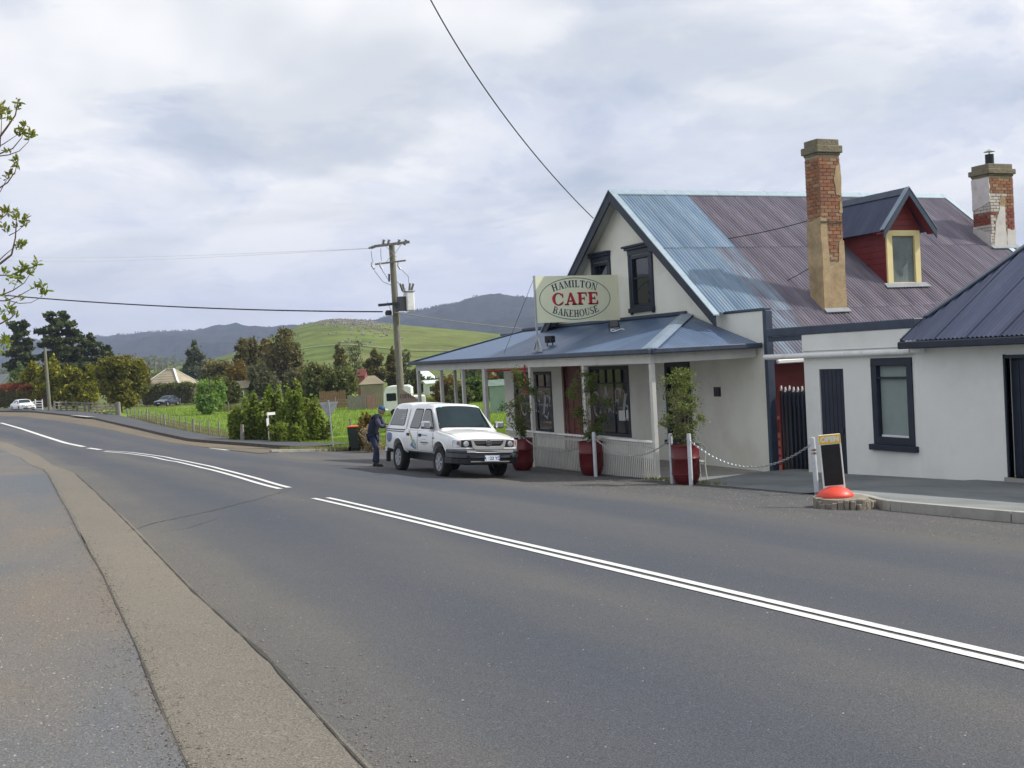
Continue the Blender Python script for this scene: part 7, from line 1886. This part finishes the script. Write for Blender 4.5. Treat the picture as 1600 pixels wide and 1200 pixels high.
sh = house('striped_shed', 'shed with grey roof and striped board wall left of the utility pole', 581, 108, 40, 600, 587, 3.0, RZ+.12, M['tile'], M['slat_green'], 'hip', ov=.15, win=0, cat='shed')
w_ = 40*108/FPX
for i in range(14):
    x = -w_/2+.18+(i+.5)*(w_-.36)/14; MB().box(x-.045, x+.03, -1.5+.15-.05, -1.5+.148, .0, AT(581, 600, 108).z-sh.location.z-.03).obj('board', M['tile'], sh, True)
house('red_shed', 'small red gabled shed behind the striped shed', 567, 135, 14, 587, 577, 3, RZ, M['dull_red'], M['dull_red'], 'gable', ov=.1, win=0, cat='shed')
house('green_shed', 'pale green iron shed seen through the verandah by the cafe wall', 783, 84, 40, 602, 593, 3.2, RZ, M['green_iron'], M['green_iron'], 'gable', ov=.08, win=0, cat='shed', courses=5)
house('white_house', 'white roofed house behind the left end of the verandah', 664, 175, 34, 592, 577, 6, RZ, M['white_roof'], M['white_render'], 'hip', win=2, cap=None)
house('white_house', 'small white building low beside the verandah corner post', 672, 140, 26, 599, 594, 4, RZ+.3, M['white_roof'], M['white_render'], 'gable', win=1)
# caravan and white panel trailer
cvp = AT(622, 600, 88); cv = thing('caravan', 'white caravan with dark windows behind the utility pole', 'caravan', (cvp.x, cvp.y, float(zg(cvp.x, cvp.y))), RZ)
prof_ = rpoly([(-1.1, .45), (1.1, .45), (1.05, 2.1), (.85, 2.35), (-.75, 2.35), (-1.05, 1.9)], .22, 5)
MB().prism([(x, -1.0, z) for x, z in prof_], (0, 2.0, 0)).obj('body', M['white'], cv, True, bevel=.03)
MB().prism([(x*1.02, -1.02, 2.2+(z-2.2)*.5) for x, z in prof_ if z > 2.0], (0, 2.04, 0)).obj('roof', M['white_roof'], cv, True)
for x0, x1 in ((-.85, -.1), (.1, .8)): MB().prism([(x, -1.012, z) for x, z in rpoly([(x0, 1.2), (x1, 1.2), (x1, 1.8), (x0, 1.8)], .08)], (0, .008, 0)).obj('window', M['car_glass'], cv, True)
for x in (-.3, .35): MB().lathe([(.0, -1.04), (.28, -1.04), (.30, -.98), (.28, -.84), (0, -.84)], 18, (x, 0, .30), 'y', cap=False).obj('wheel', M['tyre'], cv, True)
MB().bar((1.1, 0, .5), (1.8, 0, .45), .10, .08).obj('drawbar', M['steel_dark'], cv, True)
tvp = AT(642, 600, 66); tv = thing('box_trailer', 'pale grey white box trailer right of the utility pole', 'trailer', (tvp.x, tvp.y, float(zg(tvp.x, tvp.y))), RZ+.1)
MB().box(-.75, .78, -.6, 1.4, .35, 2.05).obj('box', M['white'], tv, True, bevel=.03)
for x in (-.35, .02, .40): MB().box(x-.02, x+.02, -.615, -.601, .4, 2.0).obj('rib', M['galv'], tv, True)
for x in (-.79, .82): MB().lathe([(.0, -.09), (.26, -.09), (.28, -.04), (.28, .04), (.26, .09), (0, .09)], 16, (x, .4, .28), 'x', cap=False).obj('wheel', M['tyre'], tv, True)
# paling fence and pink panel by the sheds
def paling(name, label, px0, px1, D, h, mat, w=.16, seed=1):
    a, b = P2(px0, D), P2(px1, D); L = (b-a).length; d = (b-a).normalized(); t = thing(name, label, 'fence', (a.x, a.y, float(zg(a.x, a.y))), math.atan2(d.y, d.x)); r = random.Random(seed); n = int(L/w)
    for i in range(n):
        hh = h*r.uniform(.94, 1.04); MB().box(i*w, i*w+w*.9, -.01, .012, -.1, hh).obj('paling', mat, t, True)
    for z in (.3, h*.8): MB().box(0, L, .014, .06, z, z+.08).obj('rail', mat, t, True)
    for i in range(0, n, 12): MB().box(i*w-.05, i*w+.05, .062, .16, -.2, h).obj('post', mat, t, True)
    return t
M['brownwood'] = bark('orange_brown_paling', (.20, .11, .055), (.30, .19, .11)); M['pinkwood'] = bark('pinkish_paling', (.30, .15, .13), (.38, .22, .19))
paling('paling_fence', 'orange brown paling fence beneath the wide olive tree', 498, 542, 112, 1.75, M['brownwood'], .20, 1)
paling('paling_fence', 'grey weathered paling fence in front of the striped shed', 542, 572, 104, 1.35, M['greywood'], .20, 2)
paling('paling_fence', 'pinkish paling panel at the right end of the grey fence', 572, 588, 103.8, 1.35, M['pinkwood'], .20, 3)

# ================================================================ fences, gates, posts by the road
def zgp(p): return Vector((p.x, p.y, float(zg(p.x, p.y))))
fp_ = GP([(188, 653), (215, 659), (250, 669), (300, 681), (346, 689), (380, 691)])
fl = resample([Vector((q.x+.7, q.y, 0)) for q in fp_], 21)
wf = thing('wire_fence', 'wire fence with thin uneven stakes along the footpath by the field', 'fence', (fl[0][0], fl[0][1], float(zg(*fl[0]))))
rf_ = random.Random(4); tops = []
for i, (x, y) in enumerate(fl):
    z = float(zg(x, y)); h = .98+rf_.uniform(-.10, .08); dx, dy = rf_.uniform(-.05, .05), rf_.uniform(-.05, .05); r = .045 if i % 5 else .085
    MB().tube([(x, y, z-.1), (x+dx, y+dy, z+h)], [r, r*.85], 6).obj('stake', M['greywood'], wf)
for k in range(4):
    MB().tube([(x, y, float(zg(x, y))+.22+.22*k) for x, y in fl], .007, 4).obj('wire', M['galv'], wf)
op_ = G(328, 686)
tag(MB().tube([(op_.x, op_.y, op_.z-.1), (op_.x+.03, op_.y, op_.z+1.1)], [.13, .11], 10).obj('fence_post', M['greywood'], smooth=60), 'stout old timber post at the foot of the leftmost bush', 'post') if False else None
sp = G(379, 692)
tag(MB().tube([(sp.x, sp.y, sp.z-.1), (sp.x+.02, sp.y, sp.z+.95)], [.12, .10], 10).obj('fence_post', M['greywood'], smooth=60), 'short stout timber post in front of the bushes near the street sign', 'post')
# far field fence lines of thin stakes
def stakes(label, pts, n, h, seed):
    q = resample(pts, n); t = thing('wire_fence', label, 'fence', (q[0][0], q[0][1], float(zg(*q[0])))); r = random.Random(seed)
    for x, y in q: MB().tube([(x, y, float(zg(x, y))-.1), (x+r.uniform(-.05, .05), y, float(zg(x, y))+h)], .05, 6).obj('stake', M['greywood'], t)
    for k in range(3): MB().tube([(x, y, float(zg(x, y))+.3+.3*k) for x, y in q], .008, 4).obj('wire', M['galv'], t)
stakes('thin wire fence between the triangular sign and the pink bush', [Vector((16.2, 61, 0)), Vector((19.5, 60, 0)), Vector((24, 57, 0))], 8, 1.05, 3)
stakes('wire fence crossing the field in front of the bright green tree', [Vector((21, 117, 0)), Vector((31, 106, 0))], 8, 1.2, 5)
# timber gate and post
gt = G(166, 650); gt2 = G(184, 651)
tg_ = thing('field_gate', 'weathered timber gate with leaning strut beside the rounded conifer', 'gate', tuple(gt))
a, b = zgp(gt), zgp(gt2)
for k in range(5): MB().bar(a+Vector((0, 0, .25+.24*k)), b+Vector((0, 0, .25+.24*k)), .04, .09).obj('rail', M['greywood'], tg_)
for p in (a, b.lerp(a, .12)): MB().bar(p, p+Vector((0, 0, 1.35)), .10, .10, up=(0, 1, 0)).obj('stile', M['greywood'], tg_)
MB().bar(a+Vector((0, 0, .25)), b+Vector((0, 0, 1.2)), .04, .07).obj('brace', M['greywood'], tg_)
MB().bar(a+Vector((-.9, -.2, -.05)), a+Vector((0, 0, 1.0)), .10, .10).obj('strut', M['brownwood'], tg_)
MB().tube([b+Vector((.15, 0, -.2)), b+Vector((.12, 0, 1.45))], [.22, .20], 10).obj('post', M['greywood'], tg_, smooth=60)
rl_ = GP([(80, 645), (100, 644), (125, 645), (155, 648)])
q = resample([Vector((p.x+.5, p.y+3, 0)) for p in rl_], 9); rfn = thing('rail_fence', 'grey post and rail fence beneath the golden cypresses', 'fence', (q[0][0], q[0][1], float(zg(*q[0]))))
for x, y in q: MB().box(x-.09, x+.09, y-.09, y+.09, float(zg(x, y))-.2, float(zg(x, y))+1.25).obj('post', M['greywood'], rfn)
for i in range(8):
    for k in range(3):
        c, d = q[i], q[i+1]; MB().bar((c[0], c[1]-.1, float(zg(*c))+.4+.34*k), (d[0], d[1]-.1, float(zg(*d))+.4+.34*k), .04, .12).obj('rail', M['greywood'], rfn)
wg0, wg1 = G(57, 643), G(68, 643); wg = thing('white_gate', 'small white gate right of the white car', 'gate', tuple(wg0))
for k in range(4): MB().bar(wg0+Vector((0, 2, .3+.28*k)), wg1+Vector((0, 2, .3+.28*k)), .04, .10).obj('rail', M['white'], wg)
for p in (wg0, wg1): MB().bar(p+Vector((0, 2, -.2)), p+Vector((0, 2, 1.35)), .12, .12, up=(0, 1, 0)).obj('post', M['white'], wg)
pb = G(78, 643); Dp = (np.array(pb)-CAM) @ _F
ptp = AT(70, 543, Dp)
lp = thing('timber_pole', 'plain grey green leaning pole in front of the golden cypresses', 'pole', tuple(pb))
MB().tube([pb+Vector((0, 0, -.3)), pb.lerp(ptp, .5), ptp], [.21, .18, .15], 12).obj('pole', M['timber'], lp, smooth=60)
for i, (px, py, D) in enumerate(((243, 561, 330), (262, 563, 340))):
    p = AT(px, 600, D); tp = AT(px, py, D); g = float(zg(p.x, p.y))
    t = thing('timber_pole', ('left' if i == 0 else 'right')+' of two distant thin poles above the tiled roof', 'pole', (p.x, p.y, g))
    MB().tube([(p.x, p.y, g-.2), tp], [.2, .16], 8).obj('pole', M['greywood'], t)
    MB().bar(tp+Vector((-1, .3, -.4)), tp+Vector((1, -.3, -.4)), .15, .15).obj('crossarm', M['greywood'], t)

# ================================================================ grasses
def grass(name, pts_fn, n, h, seed, kind='grass', lean=.3):
    rng = np.random.default_rng(seed); X, Y = pts_fn(rng, n); Z = zg(X, Y)+.03; hh = h*rng.uniform(.5, 1.3, n); a = rng.uniform(0, 2*PI, n); w = .012+.10*hh*rng.uniform(.2, .5, n)
    t = rng.normal(size=(n, 2))*lean*hh[:, None]; c = np.stack([np.cos(a)*w, np.sin(a)*w], 1)
    b0 = np.stack([X-c[:, 0], Y-c[:, 1], Z], 1); b1 = np.stack([X+c[:, 0], Y+c[:, 1], Z], 1); tp = np.stack([X+t[:, 0], Y+t[:, 1], Z+hh], 1)
    q = np.stack([b0, b1, tp], 1).reshape(-1, 3); me = bpy.data.meshes.new(name); me.vertices.add(3*n); me.vertices.foreach_set('co', q.astype(np.float32).ravel())
    me.loops.add(3*n); me.loops.foreach_set('vertex_index', np.arange(3*n, dtype=np.int32)); me.polygons.add(n); me.polygons.foreach_set('loop_start', np.arange(0, 3*n, 3, dtype=np.int32))
    me.materials.append(LEAF[kind]); me.update(); me.validate(); o = bpy.data.objects.new(name, me); link(o); return tag(o, kind='stuff')
def along(pts, w):
    def f(rng, n):
        p = resample(pts, 400); i = rng.integers(0, 400, n); return p[i, 0]+rng.uniform(0, w, n)+rng.normal(size=n)*.05, p[i, 1]+rng.normal(size=n)*.3
    return f
def area(x0, x1, y0, y1, bias=1.0):
    def f(rng, n): return rng.uniform(x0, x1, n), y0+(y1-y0)*rng.random(n)**bias
    return f
grass('verge_grass', along([Vector((*q, 0)) for q in fl], 1.6), 16000, .28, 1, 'grass_pale')
grass('field_grass', area(12, 45, 62, 150, 1.6), 60000, .22, 2)
grass('lawn_grass', area(13.5, 30, 50.2, 59, 1), 26000, .16, 3)
grass('long_grass', along([Vector((20, 122, 0)), Vector((34, 108, 0)), Vector((44, 98, 0))], 1.5), 12000, .7, 4, 'grass_pale')
grass('road_edge_grass', along([Vector((13.5, 20.0, 0)), Vector((13.45, 22.6, 0))], .10), 350, .07, 5, 'grass_pale')
grass('kerb_grass', along([Vector((q.x+.1, q.y, 0)) for q in GP([(430, 705), (610, 701)])], 1.0), 6000, .15, 6, 'grass_pale')

# ================================================================ roadside tree whose spring twigs reach into the picture at the left
rt = thing('roadside_tree', 'spring twigs with fresh yellow green leaf tufts at the left edge', 'tree', (-5.6, 8.4, float(zg(-5.6, 8.4))))
rng = np.random.default_rng(77); mbt = MB(); base = Vector(rt.location)
mbt.tube([base+Vector((0, 0, -.2)), base+Vector((.05, .1, 1.6)), base+Vector((.2, .25, 3.0)), base+Vector((.35, .3, 4.6))], [.20, .16, .13, .08], 12)
mbt.obj('trunk', M['bark'], rt, smooth=60)
mbb = MB(); tips = []
Dt = 10.0
def twig(path, r0, D=Dt, dD=0):
    P = [AT(x, y, D+dD*i/len(path)) for i, (x, y) in enumerate(path)]
    q = []
    for i in range(len(P)-1):
        for k in range(4): q.append(P[i].lerp(P[i+1], k/4))
    q.append(P[-1]); n = len(q)
    mbb.tube(q, [r0*(1-.75*i/(n-1)) for i in range(n)], 6); return q
limbs_ = [
 ([(-240, 420), (-120, 330), (-40, 260), (-5, 220), (10, 200), (24, 180), (28, 160)], .030),
 ([(-40, 262), (0, 240), (20, 232), (34, 215), (38, 198)], .014), ([(-20, 235), (4, 226), (22, 214), (34, 206)], .010), ([(-10, 245), (14, 242), (30, 236), (44, 222), (48, 210)], .010),
 ([(0, 230), (2, 200), (3, 172)], .010), ([(-60, 330), (-10, 300), (12, 285), (24, 268), (27, 252)], .016), ([(-30, 305), (0, 300), (8, 285), (16, 272)], .010),
 ([(-240, 460), (-120, 440), (-40, 420), (0, 412), (18, 398), (24, 372), (26, 340)], .030), ([(-10, 415), (8, 398), (20, 388), (34, 384)], .010), ([(14, 368), (26, 362), (38, 352), (40, 344)], .008),
 ([(-200, 470), (-60, 452), (-10, 430), (18, 430), (38, 420)], .020), ([(-60, 460), (0, 462), (20, 454), (38, 442), (57, 412)], .014), ([(-40, 470), (10, 470), (30, 462), (48, 452), (64, 446)], .012), ([(8, 468), (30, 474), (48, 473), (62, 466), (70, 456)], .008), ([(20, 455), (26, 440), (30, 432)], .006),
 ([(-160, 520), (-60, 510), (0, 506), (16, 498), (24, 490), (14, 482)], .018), ([(-60, 540), (-10, 545), (2, 540), (10, 530)], .012),
 ([(-160, 360), (-60, 350), (-15, 345), (2, 342), (14, 330)], .016)]
for pth, r in limbs_: tips.append(twig(pth, r*.55))
for s, e in (((-5.25, 8.7, 4.3), (-240, 420)), ((-5.3, 8.65, 4.0), (-240, 460)), ((-5.4, 8.6, 3.6), (-200, 470)), ((-5.4, 8.55, 3.3), (-160, 520)), ((-5.3, 8.65, 4.1), (-160, 360))):
    e3 = AT(*e, Dt); s3 = Vector(s); mbb.tube([s3, s3.lerp(e3, .5)+Vector((0, 0, .15)), e3], [.06, .045, .03], 8)
mbb.obj('branches', M['twig'], rt, smooth=60)
# leaf tufts: narrow leaflets fanning from the tips and nodes
def leaflets(P, L, rng, n=12):
    V = []; F = []
    for c in P:
        out_ = Vector((rng.normal()*.5, rng.normal()*.5, .6)).normalized()
        for _ in range(n):
            d = (out_+Vector(rng.normal(size=3))*.75).normalized(); s = d.cross(Vector(rng.normal(size=3))).normalized(); l = L*rng.uniform(.6, 1.25); w = l*.17; up = s.cross(d)*l*.12
            k = len(V); c2 = c+Vector(rng.normal(size=3))*.012
            V += [c2, c2+d*l*.35+s*w, c2+d*l*.75+s*w*.8-up*.3, c2+d*l-up, c2+d*l*.75-s*w*.8-up*.3, c2+d*l*.35-s*w, c2+d*l*.5+up]
            F += [(k, k+1, k+6), (k+1, k+2, k+6), (k+2, k+3, k+6), (k+3, k+4, k+6), (k+4, k+5, k+6), (k+5, k, k+6)]
    return V, F
cen = []
for q in tips:
    cen += [q[-1], q[-1], q[-3]]
    for i in range(6, len(q)-3, 4):
        if rng.random() < .12: cen.append(q[i]+Vector(rng.normal(size=3))*.03)
for px, py in ((4, 165), (10, 178), (16, 190), (2, 175), (8, 540), (3, 548), (12, 534), (0, 535), (18, 490), (26, 494), (8, 500), (2, 488), (4, 355), (10, 362), (0, 348), (12, 432), (6, 426), (18, 438), (6, 330), (2, 338), (24, 332)):
    cen.append(AT(px, py, Dt+rng.uniform(-.3, .3)))
cen = [c for c in cen if True]
V, F = leaflets(cen, .055, rng, 9)
me = bpy.data.meshes.new('leaves'); me.from_pydata([tuple(v) for v in V], [], F); me.materials.append(LEAF['spring']); mesh_obj('leaves', me, rt)

# ================================================================ air
hzb = MB(); 
hzb.box(-3200, 5600, -1600, 5200, -3.5-6.0, 330); hz_o = hzb.obj('haze', [bpy.data.materials.new('haze')]); tag(hz_o, kind='stuff')
hm_ = hz_o.data.materials[0]; hm_.use_nodes = True; nt = hm_.node_tree; nt.nodes.clear(); o_ = nt.nodes.new('ShaderNodeOutputMaterial'); v_ = nt.nodes.new('ShaderNodeVolumePrincipled')
v_.inputs['Color'].default_value = (.60, .70, 1.0, 1); v_.inputs['Density'].default_value = .00016; v_.inputs['Anisotropy'].default_value = 0.0
nt.links.new(v_.outputs[0], o_.inputs['Volume'])
